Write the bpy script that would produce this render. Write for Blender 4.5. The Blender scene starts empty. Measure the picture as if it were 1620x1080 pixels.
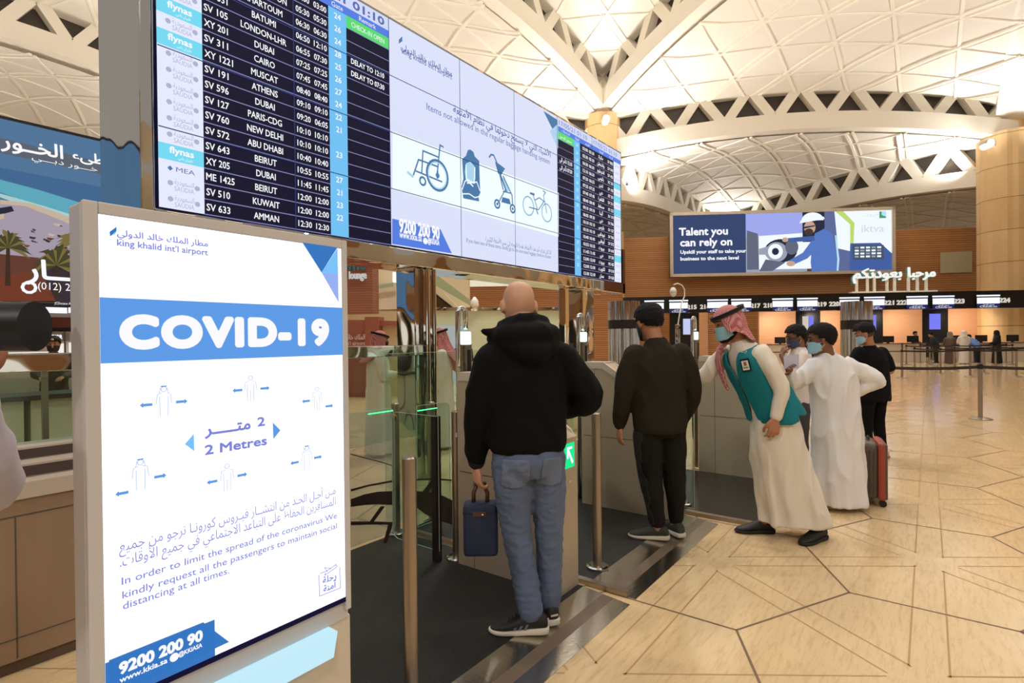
import bpy, bmesh, math, random, unicodedata
from mathutils import Vector, Matrix, noise, Euler, Quaternion
random.seed(7)
PI = math.pi
SC = bpy.context.scene
COL = SC.collection

# ------------------------------------------------------------------ camera, world, lights, exposure
FPX, EYE = 879.0, 1.52
ROLL, PITCH = math.radians(0.6), math.atan(6 / 879.0)
_R0, _F0, _U0 = Vector((.6, -.8, 0)), Vector((.8, .6, 0)), Vector((0, 0, 1))
CF = _F0 * math.cos(PITCH) - _U0 * math.sin(PITCH)
_U1 = _U0 * math.cos(PITCH) + _F0 * math.sin(PITCH)
CR = _R0 * math.cos(ROLL) - _U1 * math.sin(ROLL)
CU = _U1 * math.cos(ROLL) + _R0 * math.sin(ROLL)
CAM = Vector((0, 0, EYE))
cd = bpy.data.cameras.new('camera')
cd.sensor_width = 36.0
cd.lens = FPX / 1620 * 36.0
cd.clip_end = 300
cd.clip_start = 0.05
co = bpy.data.objects.new('camera', cd)
co.matrix_world = Matrix(((CR.x, CU.x, -CF.x, 0), (CR.y, CU.y, -CF.y, 0), (CR.z, CU.z, -CF.z, EYE), (0, 0, 0, 1)))
COL.objects.link(co)
SC.camera = co
SC.view_settings.view_transform = 'Standard'
SC.view_settings.look = 'None'
SC.view_settings.gamma = 1.0
SC.view_settings.use_curve_mapping = False
SC.view_settings.exposure = 0.06
SC.cycles.max_bounces = 10
SC.cycles.transparent_max_bounces = 16
SC.cycles.sample_clamp_indirect = 4.0
SC.cycles.use_denoising = True

W = bpy.data.worlds.new('world')
SC.world = W
W.use_nodes = True
W.node_tree.nodes['Background'].inputs[0].default_value = (1.0, .93, .83, 1)
W.node_tree.nodes['Background'].inputs[1].default_value = 0.30

def cw(xc, yc, z=0.0):
    """hall coordinates: xc metres to the right and yc metres ahead of where the photographer stands"""
    return Vector((.6 * xc + .8 * yc, -.8 * xc + .6 * yc, z))
SCL = 1.25
LA = 19.6 * SCL
K1 = cw(4.9 * SCL, 29.5 * SCL)
def zs(z):
    return EYE + (z - EYE) * SCL
dA, dC, dE = cw(.6, .8), cw(.9928, -.12), cw(-.392, .92)
K2, K3, K4, K5 = K1 + dC * LA, K1 - dE * LA, K1 - dA * LA, K1 - dC * LA
K6, K7, K8, K9 = K5 - dA * LA, K5 - dC * LA, K1 + dA * LA, K5 + dA * LA
K10, K11 = K2 + dA * LA, K4 - dE * LA
WARM = (1.0, .87, .68)
def lamp(name, kind, loc, aim, energy, color=WARM, **kw):
    d = bpy.data.lights.new(name, kind)
    d.energy = energy
    d.color = color
    for k, v in kw.items():
        setattr(d, k, v)
    o = bpy.data.objects.new(name, d)
    o.location = loc
    o.rotation_euler = (Vector(aim) - Vector(loc)).to_track_quat('-Z', 'Y').to_euler()
    COL.objects.link(o)
    return o
# uplights washing the vaults from the columns
for kk, pw in ((K1, 1.0), (K2, .9), (K3, 1.0), (K4, .8), (K5, .7), (K6, .7), (K8, 1.1), (K11, .9)):
    for j in range(6):
        a = j * PI / 3 + PI / 6
        q = kk + Vector((math.cos(a), math.sin(a), 0)) * 2.4
        lamp('uplight', 'SPOT', (q.x, q.y, 11.6), (q.x + math.cos(a) * 5.5, q.y + math.sin(a) * 5.5, 19), 2000 * pw, (1.0, .965, .92),
             spot_size=math.radians(150), spot_blend=1.0, shadow_soft_size=.5)
# ceiling downlights over the gates and the hall
for (xc, yc, e) in ((1.6, 4.2, 120), (8, 7, 200), (-5, 8, 240), (14, 16, 260), (3, 14, 300), (-1.5, -1.5, 90), (20, 28, 480), (-6, 18, 380), (8, 27, 420), (1, 12, 300)):
    p = cw(xc, yc)
    lamp('downlight_and_fill', 'SPOT', (p.x, p.y, 13.0), (p.x, p.y, 0), e * 4.2, (1.0, .94, .86), spot_size=math.radians(110), spot_blend=.8, shadow_soft_size=.22)
# unseen fill spots added behind the photographer, brightening the faces turned this way
for (xc, yc, e) in ((2, -8, 300), (10, -5, 280), (-8, -6, 300)):
    p, q = cw(xc, yc), cw(2.5, 4.5)
    lamp('downlight_and_fill', 'SPOT', (p.x, p.y, 10.5), (q.x, q.y, 1.2), e * 4.2, (1.0, .95, .88), spot_size=math.radians(75), spot_blend=.9, shadow_soft_size=.5)
# ------------------------------------------------------------------ helpers
def ray(px, py):
    return CF + CR * ((px - 810) / FPX) + CU * ((540 - py) / FPX)
def on_floor(px, py, z=0.0):
    d = ray(px, py)
    return CAM + d * ((z - EYE) / d.z)
def on_v(px, py, v):
    d = ray(px, py)
    return CAM + d * (v / d.y)
NC = Vector((-dC.y, dC.x, 0))
if NC.dot(_F0) < 0:
    NC = -NC
def on_c(px, py, dist):
    """point on the vertical plane parallel to the check-in wall at that distance"""
    d = ray(px, py)
    return CAM + d * (dist / d.dot(NC))

def L(r, g, b):
    f = lambda c: (c / 255 / 12.92) if c / 255 <= .04045 else ((c / 255 + .055) / 1.055) ** 2.4
    return (f(r), f(g), f(b), 1.0)

MATS = {}
def mat(name, col=None, rough=.6, metal=0.0, emit=0.0, spec=.5, var=0.0, vscale=8.0, bump=0.0, bscale=60.0, stretch=(1, 1, 1), coat=0.0, sheen=0.0, bdetail=3, bdist=.02):
    if name in MATS:
        return MATS[name]
    m = bpy.data.materials.new(name)
    m.use_nodes = True
    nt = m.node_tree
    b = nt.nodes['Principled BSDF']
    c = L(*col)
    b.inputs['Base Color'].default_value = c
    b.inputs['Roughness'].default_value = rough
    b.inputs['Metallic'].default_value = metal
    b.inputs['Specular IOR Level'].default_value = spec
    b.inputs['Coat Weight'].default_value = coat
    b.inputs['Sheen Weight'].default_value = sheen
    if emit:
        b.inputs['Emission Color'].default_value = c
        b.inputs['Emission Strength'].default_value = emit
        b.inputs['Base Color'].default_value = (0, 0, 0, 1)
        b.inputs['Roughness'].default_value = .5
        b.inputs['Specular IOR Level'].default_value = .15
    tc = nt.nodes.new('ShaderNodeTexCoord')
    mp = nt.nodes.new('ShaderNodeMapping')
    mp.inputs['Scale'].default_value = stretch
    nt.links.new(tc.outputs['Object'], mp.inputs['Vector'])
    nz = nt.nodes.new('ShaderNodeTexNoise')
    nz.inputs['Scale'].default_value = vscale
    nz.inputs['Detail'].default_value = 5
    nt.links.new(mp.outputs['Vector'], nz.inputs['Vector'])
    if var and not emit:
        mx = nt.nodes.new('ShaderNodeMix')
        mx.data_type = 'RGBA'
        mx.inputs[6].default_value = tuple(max(0, x * (1 - var)) for x in c[:3]) + (1,)
        mx.inputs[7].default_value = tuple(min(1, x * (1 + var)) for x in c[:3]) + (1,)
        nt.links.new(nz.outputs['Fac'], mx.inputs[0])
        nt.links.new(mx.outputs[2], b.inputs['Base Color'])
    if bump:
        n2 = nt.nodes.new('ShaderNodeTexNoise')
        n2.inputs['Scale'].default_value = bscale
        n2.inputs['Detail'].default_value = bdetail
        nt.links.new(mp.outputs['Vector'], n2.inputs['Vector'])
        bp = nt.nodes.new('ShaderNodeBump')
        bp.inputs['Strength'].default_value = bump
        bp.inputs['Distance'].default_value = bdist
        nt.links.new(n2.outputs['Fac'], bp.inputs['Height'])
        nt.links.new(bp.outputs['Normal'], b.inputs['Normal'])
    MATS[name] = m
    return m

def glass(name, tint=(235, 245, 240), refl=1.0, haze=0.0):
    if name in MATS:
        return MATS[name]
    m = bpy.data.materials.new(name)
    m.use_nodes = True
    nt = m.node_tree
    nt.nodes.clear()
    out = nt.nodes.new('ShaderNodeOutputMaterial')
    tr = nt.nodes.new('ShaderNodeBsdfTransparent')
    tr.inputs[0].default_value = L(*tint)
    gl = nt.nodes.new('ShaderNodeBsdfGlossy')
    gl.inputs['Roughness'].default_value = .02
    fr = nt.nodes.new('ShaderNodeFresnel')
    fr.inputs['IOR'].default_value = 1.42
    mx = nt.nodes.new('ShaderNodeMixShader')
    geo = nt.nodes.new('ShaderNodeNewGeometry')
    inv = nt.nodes.new('ShaderNodeMath')
    inv.operation = 'SUBTRACT'
    inv.inputs[0].default_value = 1.0
    nt.links.new(geo.outputs['Backfacing'], inv.inputs[1])
    mul = nt.nodes.new('ShaderNodeMath')
    mul.operation = 'MULTIPLY'
    nt.links.new(fr.outputs[0], mul.inputs[0])
    nt.links.new(inv.outputs[0], mul.inputs[1])
    nt.links.new(mul.outputs[0], mx.inputs[0])
    nt.links.new(tr.outputs[0], mx.inputs[1])
    nt.links.new(gl.outputs[0], mx.inputs[2])
    last = mx
    if haze:
        df = nt.nodes.new('ShaderNodeBsdfDiffuse')
        df.inputs[0].default_value = (.8, .78, .74, 1)
        m2 = nt.nodes.new('ShaderNodeMixShader')
        m2.inputs[0].default_value = haze
        nt.links.new(mx.outputs[0], m2.inputs[1])
        nt.links.new(df.outputs[0], m2.inputs[2])
        last = m2
    nt.links.new(last.outputs[0], out.inputs[0])
    MATS[name] = m
    return m

def slats(name, c1, c2, per, axis='Z', rough=.5, groove=.12, bump=.5):
    """horizontal timber slats with dark grooves"""
    if name in MATS:
        return MATS[name]
    m = bpy.data.materials.new(name)
    m.use_nodes = True
    nt = m.node_tree
    b = nt.nodes['Principled BSDF']
    b.inputs['Roughness'].default_value = rough
    tc = nt.nodes.new('ShaderNodeTexCoord')
    sp = nt.nodes.new('ShaderNodeSeparateXYZ')
    nt.links.new(tc.outputs['Object'], sp.inputs[0])
    def M(op, a, bv=None):
        n = nt.nodes.new('ShaderNodeMath')
        n.operation = op
        if isinstance(a, (int, float)): n.inputs[0].default_value = a
        else: nt.links.new(a, n.inputs[0])
        if bv is not None:
            if isinstance(bv, (int, float)): n.inputs[1].default_value = bv
            else: nt.links.new(bv, n.inputs[1])
        return n.outputs[0]
    q = M('DIVIDE', sp.outputs[axis], per)
    fr = M('FRACT', q)
    g = M('LESS_THAN', fr, groove)
    row = M('FLOOR', q)
    wn = nt.nodes.new('ShaderNodeTexWhiteNoise')
    wn.noise_dimensions = '1D'
    nt.links.new(row, wn.inputs['W'])
    nz = nt.nodes.new('ShaderNodeTexNoise')
    nz.inputs['Scale'].default_value = 1.3
    nt.links.new(tc.outputs['Object'], nz.inputs['Vector'])
    s = M('ADD', M('MULTIPLY', wn.outputs[0], .5), M('MULTIPLY', nz.outputs['Fac'], .5))
    mx = nt.nodes.new('ShaderNodeMix')
    mx.data_type = 'RGBA'
    mx.inputs[6].default_value = L(*c1)
    mx.inputs[7].default_value = L(*c2)
    nt.links.new(s, mx.inputs[0])
    m2 = nt.nodes.new('ShaderNodeMix')
    m2.data_type = 'RGBA'
    m2.inputs[7].default_value = tuple(x * .25 for x in L(*c1)[:3]) + (1,)
    nt.links.new(g, m2.inputs[0])
    nt.links.new(mx.outputs[2], m2.inputs[6])
    nt.links.new(m2.outputs[2], b.inputs['Base Color'])
    bp = nt.nodes.new('ShaderNodeBump')
    bp.inputs['Strength'].default_value = bump
    bp.inputs['Distance'].default_value = .03
    bp.invert = True
    nt.links.new(g, bp.inputs['Height'])
    nt.links.new(bp.outputs[0], b.inputs['Normal'])
    MATS[name] = m
    return m

def tag(o, label=None, cat=None, group=None, kind=None):
    if label: o['label'] = label
    if cat: o['category'] = cat
    if group: o['group'] = group
    if kind: o['kind'] = kind
    return o

def empty(name, loc, label, cat, rz=0.0, group=None):
    o = bpy.data.objects.new(name, None)
    o.empty_display_size = .1
    o.location = loc
    o.rotation_euler = (0, 0, rz)
    COL.objects.link(o)
    return tag(o, label, cat, group)

def copy_tree(o, parent=None):
    c = o.copy()
    COL.objects.link(c)
    if parent is not None:
        c.parent = parent
    for ch in list(o.children):
        copy_tree(ch, c)
    return c

def full_matrix(o):
    m = Matrix.LocRotScale(o.location, o.rotation_euler, o.scale)
    return full_matrix(o.parent) @ m if o.parent else m

def link_mesh(name, me, parent=None, mats=(), smooth=False):
    o = bpy.data.objects.new(name, me)
    for x in mats:
        me.materials.append(x)
    COL.objects.link(o)
    if parent is not None:
        o.parent = parent
    if smooth:
        for p in me.polygons:
            p.use_smooth = True
    return o

class MB:
    """collects shapes and links them as one mesh object"""
    def __init__(self):
        self.v, self.f, self.mi = [], [], []
        self.cur = 0
    def add(self, vs, fs):
        n = len(self.v)
        self.v += [Vector(p) for p in vs]
        for f in fs:
            self.f.append([i + n for i in f])
            self.mi.append(self.cur)
        return self
    def box(self, a, b, M=None, bev=0.0):
        x0, y0, z0 = (min(a[i], b[i]) for i in range(3))
        x1, y1, z1 = (max(a[i], b[i]) for i in range(3))
        if bev > 0:
            bm = bmesh.new()
            bmesh.ops.create_cube(bm, size=1)
            for q in bm.verts:
                q.co = Vector(((x0 + x1) / 2 + q.co.x * (x1 - x0), (y0 + y1) / 2 + q.co.y * (y1 - y0), (z0 + z1) / 2 + q.co.z * (z1 - z0)))
            bmesh.ops.bevel(bm, geom=bm.edges[:], offset=bev, segments=2, affect='EDGES', profile=.5)
            bm.verts.index_update()
            vs = [q.co.copy() for q in bm.verts]
            fs = [[q.index for q in f.verts] for f in bm.faces]
            bm.free()
        else:
            vs = [Vector(p) for p in ((x0, y0, z0), (x1, y0, z0), (x1, y1, z0), (x0, y1, z0), (x0, y0, z1), (x1, y0, z1), (x1, y1, z1), (x0, y1, z1))]
            fs = [(0, 3, 2, 1), (4, 5, 6, 7), (0, 1, 5, 4), (1, 2, 6, 5), (2, 3, 7, 6), (3, 0, 4, 7)]
        if M is not None:
            vs = [M @ p for p in vs]
        return self.add(vs, fs)
    def beam(self, p0, p1, w, h, up=(0, 0, 1)):
        p0, p1 = Vector(p0), Vector(p1)
        d = (p1 - p0).normalized()
        s = d.cross(Vector(up))
        if s.length < 1e-4: s = d.cross(Vector((1, 0, 0)))
        s.normalize()
        t = s.cross(d)
        vs = []
        for p in (p0, p1):
            for (i, j) in ((-1, -1), (1, -1), (1, 1), (-1, 1)):
                vs.append(p + s * (w / 2 * i) + t * (h / 2 * j))
        return self.add(vs, [(0, 1, 2, 3), (7, 6, 5, 4), (0, 4, 5, 1), (1, 5, 6, 2), (2, 6, 7, 3), (3, 7, 4, 0)])
    def prism(self, poly, off):
        """polygon of 3D points swept along off"""
        n = len(poly)
        P = [Vector(p) for p in poly]
        off = Vector(off)
        vs = P + [p + off for p in P]
        fs = [list(range(n))[::-1], list(range(n, 2 * n))]
        for i in range(n):
            j = (i + 1) % n
            fs.append([i, j, n + j, n + i])
        return self.add(vs, fs)
    def tube(self, pts, r, n=12, cap=True):
        P = [Vector(p) for p in pts]
        rs = r if isinstance(r, (list, tuple)) else [r] * len(P)
        vs, fs = [], []
        nrm = None
        for i, p in enumerate(P):
            d = (P[min(i + 1, len(P) - 1)] - P[max(i - 1, 0)]).normalized()
            if nrm is None:
                nrm = d.orthogonal().normalized()
            else:
                nrm = (nrm - d * nrm.dot(d)).normalized()
            bn = d.cross(nrm)
            for k in range(n):
                a = 2 * PI * k / n
                vs.append(p + (nrm * math.cos(a) + bn * math.sin(a)) * rs[i])
        for i in range(len(P) - 1):
            for k in range(n):
                k2 = (k + 1) % n
                fs.append([i * n + k, i * n + k2, (i + 1) * n + k2, (i + 1) * n + k])
        if cap:
            fs.append(list(range(n))[::-1])
            fs.append([(len(P) - 1) * n + k for k in range(n)])
        return self.add(vs, fs)
    def lathe(self, prof, c=(0, 0, 0), n=24, fn=None):
        c = Vector(c)
        vs, fs = [], []
        for (r, z) in prof:
            for k in range(n):
                a = 2 * PI * k / n
                rr = r * (fn(a) if fn else 1)
                vs.append(c + Vector((rr * math.cos(a), rr * math.sin(a), z)))
        for i in range(len(prof) - 1):
            for k in range(n):
                k2 = (k + 1) % n
                fs.append([i * n + k, i * n + k2, (i + 1) * n + k2, (i + 1) * n + k])
        fs.append(list(range(n))[::-1])
        fs.append([(len(prof) - 1) * n + k for k in range(n)])
        return self.add(vs, fs)
    def ell(self, c, r, n=12, M=None):
        c, vs, fs = Vector(c), [], []
        m = n // 2 + 1
        for i in range(1, m):
            t = PI * i / m
            for k in range(n):
                a = 2 * PI * k / n
                p = Vector((r[0] * math.sin(t) * math.cos(a), r[1] * math.sin(t) * math.sin(a), r[2] * math.cos(t)))
                vs.append(p)
        vs.append(Vector((0, 0, r[2]))); vs.append(Vector((0, 0, -r[2])))
        T, B = len(vs) - 2, len(vs) - 1
        for k in range(n):
            k2 = (k + 1) % n
            fs.append([T, k, k2])
            fs.append([B, (m - 2) * n + k2, (m - 2) * n + k])
            for i in range(m - 2):
                fs.append([i * n + k, (i + 1) * n + k, (i + 1) * n + k2, i * n + k2])
        vs = [(M @ p if M is not None else p) + c for p in vs]
        return self.add(vs, fs)
    def build(self, name, mats, parent=None, smooth=False, world=True, angle=None):
        if not isinstance(mats, (list, tuple)): mats = [mats]
        vs = self.v
        if parent is not None and world:
            I = full_matrix(parent).inverted()
            vs = [I @ p for p in vs]
        me = bpy.data.meshes.new(name)
        me.from_pydata([tuple(p) for p in vs], [], self.f)
        bm = bmesh.new()
        bm.from_mesh(me)
        bmesh.ops.recalc_face_normals(bm, faces=bm.faces[:])
        bm.to_mesh(me)
        bm.free()
        if len(me.polygons) == len(self.mi):
            me.polygons.foreach_set('material_index', self.mi)
        o = link_mesh(name, me, parent, mats, smooth)
        if angle:
            me.set_sharp_from_angle(angle=math.radians(angle))
        return o

# ---- Arabic shaping to joined letter forms, and text as mesh
_FORM = {}
for _c in range(0xFE70, 0xFEFD):
    _d = unicodedata.decomposition(chr(_c)).split()
    if len(_d) == 2 and _d[0] in ('<isolated>', '<final>', '<initial>', '<medial>'):
        _FORM.setdefault(int(_d[1], 16), {})[_d[0][1:-1]] = chr(_c)
_LIG = {0x627: ('\uFEFB', '\uFEFC'), 0x623: ('\uFEF7', '\uFEF8'), 0x622: ('\uFEF5', '\uFEF6'), 0x625: ('\uFEF9', '\uFEFA')}
def arabic(s):
    out, prev = [], False
    i = 0
    while i < len(s):
        c = ord(s[i])
        F = _FORM.get(c)
        if c == 0x640:
            out.append('\u0640'); prev = True; i += 1; continue
        if not F:
            out.append(s[i]); prev = False; i += 1; continue
        if c == 0x644 and i + 1 < len(s) and ord(s[i + 1]) in _LIG:
            out.append(_LIG[ord(s[i + 1])][1 if prev else 0]); prev = False; i += 2; continue
        nx = False
        if 'initial' in F and i + 1 < len(s):
            c2 = ord(s[i + 1])
            nx = c2 == 0x640 or (c2 in _FORM and 'final' in _FORM[c2])
        k = ('medial' if nx else 'final') if prev else ('initial' if nx else 'isolated')
        out.append(F.get(k, F.get('isolated', s[i])))
        prev = nx
        i += 1
    r = ''.join(out)[::-1]
    # digits keep their own order
    res, buf = '', ''
    for ch in r:
        if ch.isascii() and (ch.isdigit() or ch in ':.'):
            buf = ch + buf
        else:
            res += buf + ch; buf = ''
    return res + buf

_TX = {}
def text2d(s, res=2, track=1.0):
    if (s, res, track) in _TX:
        return _TX[(s, res, track)]
    c = bpy.data.curves.new('lettering', 'FONT')
    c.body = s
    c.size = 1.0
    c.resolution_u = res
    c.space_character = track
    c.fill_mode = 'FRONT'
    o = bpy.data.objects.new('lettering', c)
    COL.objects.link(o)
    dg = bpy.context.evaluated_depsgraph_get()
    dg.update()
    me = bpy.data.meshes.new_from_object(o.evaluated_get(dg))
    vs = [(v.co.x, v.co.y) for v in me.vertices]
    fs = [list(p.vertices) for p in me.polygons]
    bpy.data.objects.remove(o)
    bpy.data.curves.remove(c)
    bpy.data.meshes.remove(me)
    _TX[(s, res, track)] = (vs, fs)
    return vs, fs

class Face:
    """a flat screen or sign: s to the right, t up, d out of its front"""
    def __init__(self, org, sdir, tdir):
        self.o, self.s, self.t = Vector(org), Vector(sdir).normalized(), Vector(tdir).normalized()
        self.n = self.s.cross(self.t)
    def P(self, s, t, d=0.0):
        return self.o + self.s * s + self.t * t + self.n * d
    def px(self, x, y):
        d = ray(x, y)
        q = CAM + d * ((self.o - CAM).dot(self.n) / d.dot(self.n)) - self.o
        return q.dot(self.s), q.dot(self.t)
    def poly(self, mb, pts, d, th=.0006):
        P = [self.P(a, b, d) for a, b in pts]
        mb.prism(P, self.n * th)
    def rect(self, mb, s0, t0, s1, t1, d, th=.0006):
        self.poly(mb, [(s0, t0), (s1, t0), (s1, t1), (s0, t1)], d, th)
    def line(self, mb, pts, w, d, th=.0006, closed=False):
        P = [Vector(p) for p in pts]
        if closed: P.append(P[0])
        for a, b in zip(P, P[1:]):
            e = b - a
            if e.length < 1e-6: continue
            e = e.normalized() * (w * .5)
            q = Vector((-e.y, e.x))
            self.poly(mb, [a - e * .6 - q, b + e * .6 - q, b + e * .6 + q, a - e * .6 + q], d, th)
    def ring(self, mb, c, r, w, d, n=28, rx=1.0):
        self.line(mb, [(c[0] + math.cos(2 * PI * k / n) * r * rx, c[1] + math.sin(2 * PI * k / n) * r) for k in range(n)], w, d, closed=True)
    def disc(self, mb, c, r, d, n=24, rx=1.0):
        self.poly(mb, [(c[0] + math.cos(2 * PI * k / n) * r * rx, c[1] + math.sin(2 * PI * k / n) * r) for k in range(n)], d)
    def text(self, mb, body, s, t, h, d, width=None, wk=1.0, align='L', bold=0.0, res=2, depth=0.0, track=1.0):
        """baseline at t, capital height h; width stretches the line to that length"""
        vs, fs = text2d(body, res, track)
        if not vs: return
        x0, x1 = min(v[0] for v in vs), max(v[0] for v in vs)
        ky = h / .72
        kx = (width / (x1 - x0)) if width else ky * wk
        w = (x1 - x0) * kx
        off = {'L': 0, 'C': -w / 2, 'R': -w}[align]
        st = [(0, 0)]
        if bold:
            b = bold * h
            st = [(b * math.cos(q * PI / 12), b * math.sin(q * PI / 12)) for q in range(24)] + [(0, 0)] if bold > .05 else [(b * math.cos(q * PI / 4), b * math.sin(q * PI / 4)) for q in range(8)] + [(0, 0)]
        for i, (bx, by) in enumerate(st):
            dd = d + i * .00002
            V = [self.P(s + off + (x - x0) * kx + bx, t + y * ky + by, dd) for x, y in vs]
            if depth:
                n = len(V)
                # solid letters: front, back and side walls along the boundary
                cnt = {}
                for f in fs:
                    for a, b2 in zip(f, f[1:] + f[:1]):
                        cnt[(a, b2)] = 1
                side = [[a, b2, b2 + n, a + n] for (a, b2) in cnt if (b2, a) not in cnt]
                mb.add(V + [p + self.n * depth for p in V], [list(f)[::-1] for f in fs] + [[i2 + n for i2 in f] for f in fs] + side)
            else:
                mb.add(V, fs)
# ------------------------------------------------------------------ setting
def floor_mat():
    m = mat('travertine', (214, 186, 144), rough=.14, var=.12, vscale=1.6, stretch=(1, 3.2, 1), spec=.5)
    nt = m.node_tree
    b = nt.nodes['Principled BSDF']
    tc = nt.nodes.new('ShaderNodeTexCoord')
    n = nt.nodes.new('ShaderNodeTexNoise')
    n.inputs['Scale'].default_value = 26
    n.inputs['Detail'].default_value = 8
    n.inputs['Roughness'].default_value = .75
    mp = nt.nodes.new('ShaderNodeMapping')
    mp.inputs['Scale'].default_value = (.22, 1.5, 1)
    mp.inputs['Rotation'].default_value = (0, 0, .5)
    nt.links.new(tc.outputs['Object'], mp.inputs['Vector'])
    nt.links.new(mp.outputs[0], n.inputs['Vector'])
    cr = nt.nodes.new('ShaderNodeValToRGB')
    cr.color_ramp.elements[0].position = .34
    cr.color_ramp.elements[0].color = (.66, .56, .44, 1)
    cr.color_ramp.elements[1].position = .52
    cr.color_ramp.elements[1].color = (1, 1, 1, 1)
    nt.links.new(n.outputs['Fac'], cr.inputs[0])
    old = b.inputs['Base Color'].links[0].from_socket
    mx = nt.nodes.new('ShaderNodeMix')
    mx.data_type = 'RGBA'
    mx.blend_type = 'MULTIPLY'
    mx.inputs[0].default_value = .5
    nt.links.new(old, mx.inputs[6])
    nt.links.new(cr.outputs[0], mx.inputs[7])
    nt.links.new(mx.outputs[2], b.inputs['Base Color'])
    return m
MB().box((-20, -44, -.2), (74, 60, 0)).build('floor', floor_mat())
def joints():
    mb, mt = MB(), MB()
    P, amp, per, row = (2.97, .80), .42, 1.64, 1.17
    def line(m, a, b, w, z=.0012):
        a, b = Vector((a[0], a[1], 0)), Vector((b[0], b[1], 0))
        d = (b - a).normalized()
        q = Vector((-d.y, d.x, 0)) * (w / 2)
        e = Vector((0, 0, z))
        m.add([a - q + e, b - q + e, b + q + e, a + q + e], [(0, 1, 2, 3)])
    for j in range(-18, 20):
        for i in range(-8, 26):
            sh = .82 if j % 2 else 0
            u, v = P[0] + i * per + sh, P[1] - j * row
            line(mb, (u, v), (u + .82, v - amp), .013)
            line(mb, (u, v), (u - .82, v - amp), .013)
            line(mb, (u, v), (u, v + row - amp), .013)
            # paired pale bands from the middle of every hexagon to its neighbours
            c = Vector((u + .82, v + (row - amp) / 2))
            if not (-2 < c.x < 22 and -9 < c.y < 9): continue
            for dx, dy in ((1.64, 0), (.82, 1.17), (-.82, 1.17)):
                d = Vector((dx, dy))
                ln = d.length
                d.normalize()
                q = Vector((-d.y, d.x)) * .075
                for sg in (-1, 1):
                    line(mt, c + d * .13 + q * sg, c + d * (ln - .13) + q * sg, .009, .0008)
    mb.build('trim_1', mat('joint_dark', (112, 90, 66), rough=.5))['kind'] = 'structure'
    mt.build('trim_2', mat('joint_brown', (174, 138, 97), rough=.5))['kind'] = 'structure'
joints()

M_SHELL = mat('shell_cream', (236, 230, 218), rough=.75)
M_RIB = mat('rib_cream', (242, 236, 222), rough=.65)
M_DARK = mat('clerestory_dark', (58, 48, 40), rough=.4)
def bay(a, b, c, ab, bc, ca, bump):
    """vault over three columns; each edge = (end height, rise)"""
    V = (a, b, c)
    E = (bc, ca, ab)          # edge opposite vertex i
    def z(w):
        num = den = 0
        for i in range(3):
            j, k = (i + 1) % 3, (i + 2) % 3
            t = w[k] / max(1e-6, w[j] + w[k])
            h = zs(E[i][0] + E[i][1] * 4 * t * (1 - t))
            kk = 1 / (w[i] + .02)
            num += kk * h; den += kk
        return num / den + SCL * bump * 27 * w[0] * w[1] * w[2] ** 1
    def P(w, dz=0):
        q = V[0] * w[0] + V[1] * w[1] + V[2] * w[2]
        return Vector((q.x, q.y, z(w) + dz))
    n = 24
    mb = MB()
    idx, vs, fs = {}, [], []
    for i in range(n + 1):
        for j in range(n + 1 - i):
            idx[(i, j)] = len(vs)
            vs.append(P((i / n, j / n, 1 - (i + j) / n)))
    for i in range(n):
        for j in range(n - i):
            fs.append([idx[(i, j)], idx[(i + 1, j)], idx[(i, j + 1)]])
            if i + j < n - 1:
                fs.append([idx[(i + 1, j)], idx[(i + 1, j + 1)], idx[(i, j + 1)]])
    mb.add(vs, fs)
    o = mb.build('ceiling', M_SHELL, smooth=True)
    o['kind'] = 'structure'
    # raised ribs between the triangular panels
    rb = MB()
    N, sub = 8, 3
    for fam in range(3):
        for k in range(1, N):
            for s in range((N - k) * sub):
                t0, t1 = s / sub, (s + 1) / sub
                def W3(t):
                    w = [0, 0, 0]
                    w[fam] = k / N
                    w[(fam + 1) % 3] = t / N
                    w[(fam + 2) % 3] = 1 - (k + t) / N
                    return w
                offs = (-.2, .2) if fam == 1 else (0,)
                for of in offs:
                    p0, p1 = P(W3(t0), -.01), P(W3(t1), -.01)
                    d = (p1 - p0)
                    q = Vector((-d.y, d.x, 0)).normalized() * of
                    rb.beam(p0 + q, p1 + q, .15, .10)
    r = rb.build('ceiling_ribs', M_RIB)
    r['kind'] = 'structure'
    r.parent = o
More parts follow.
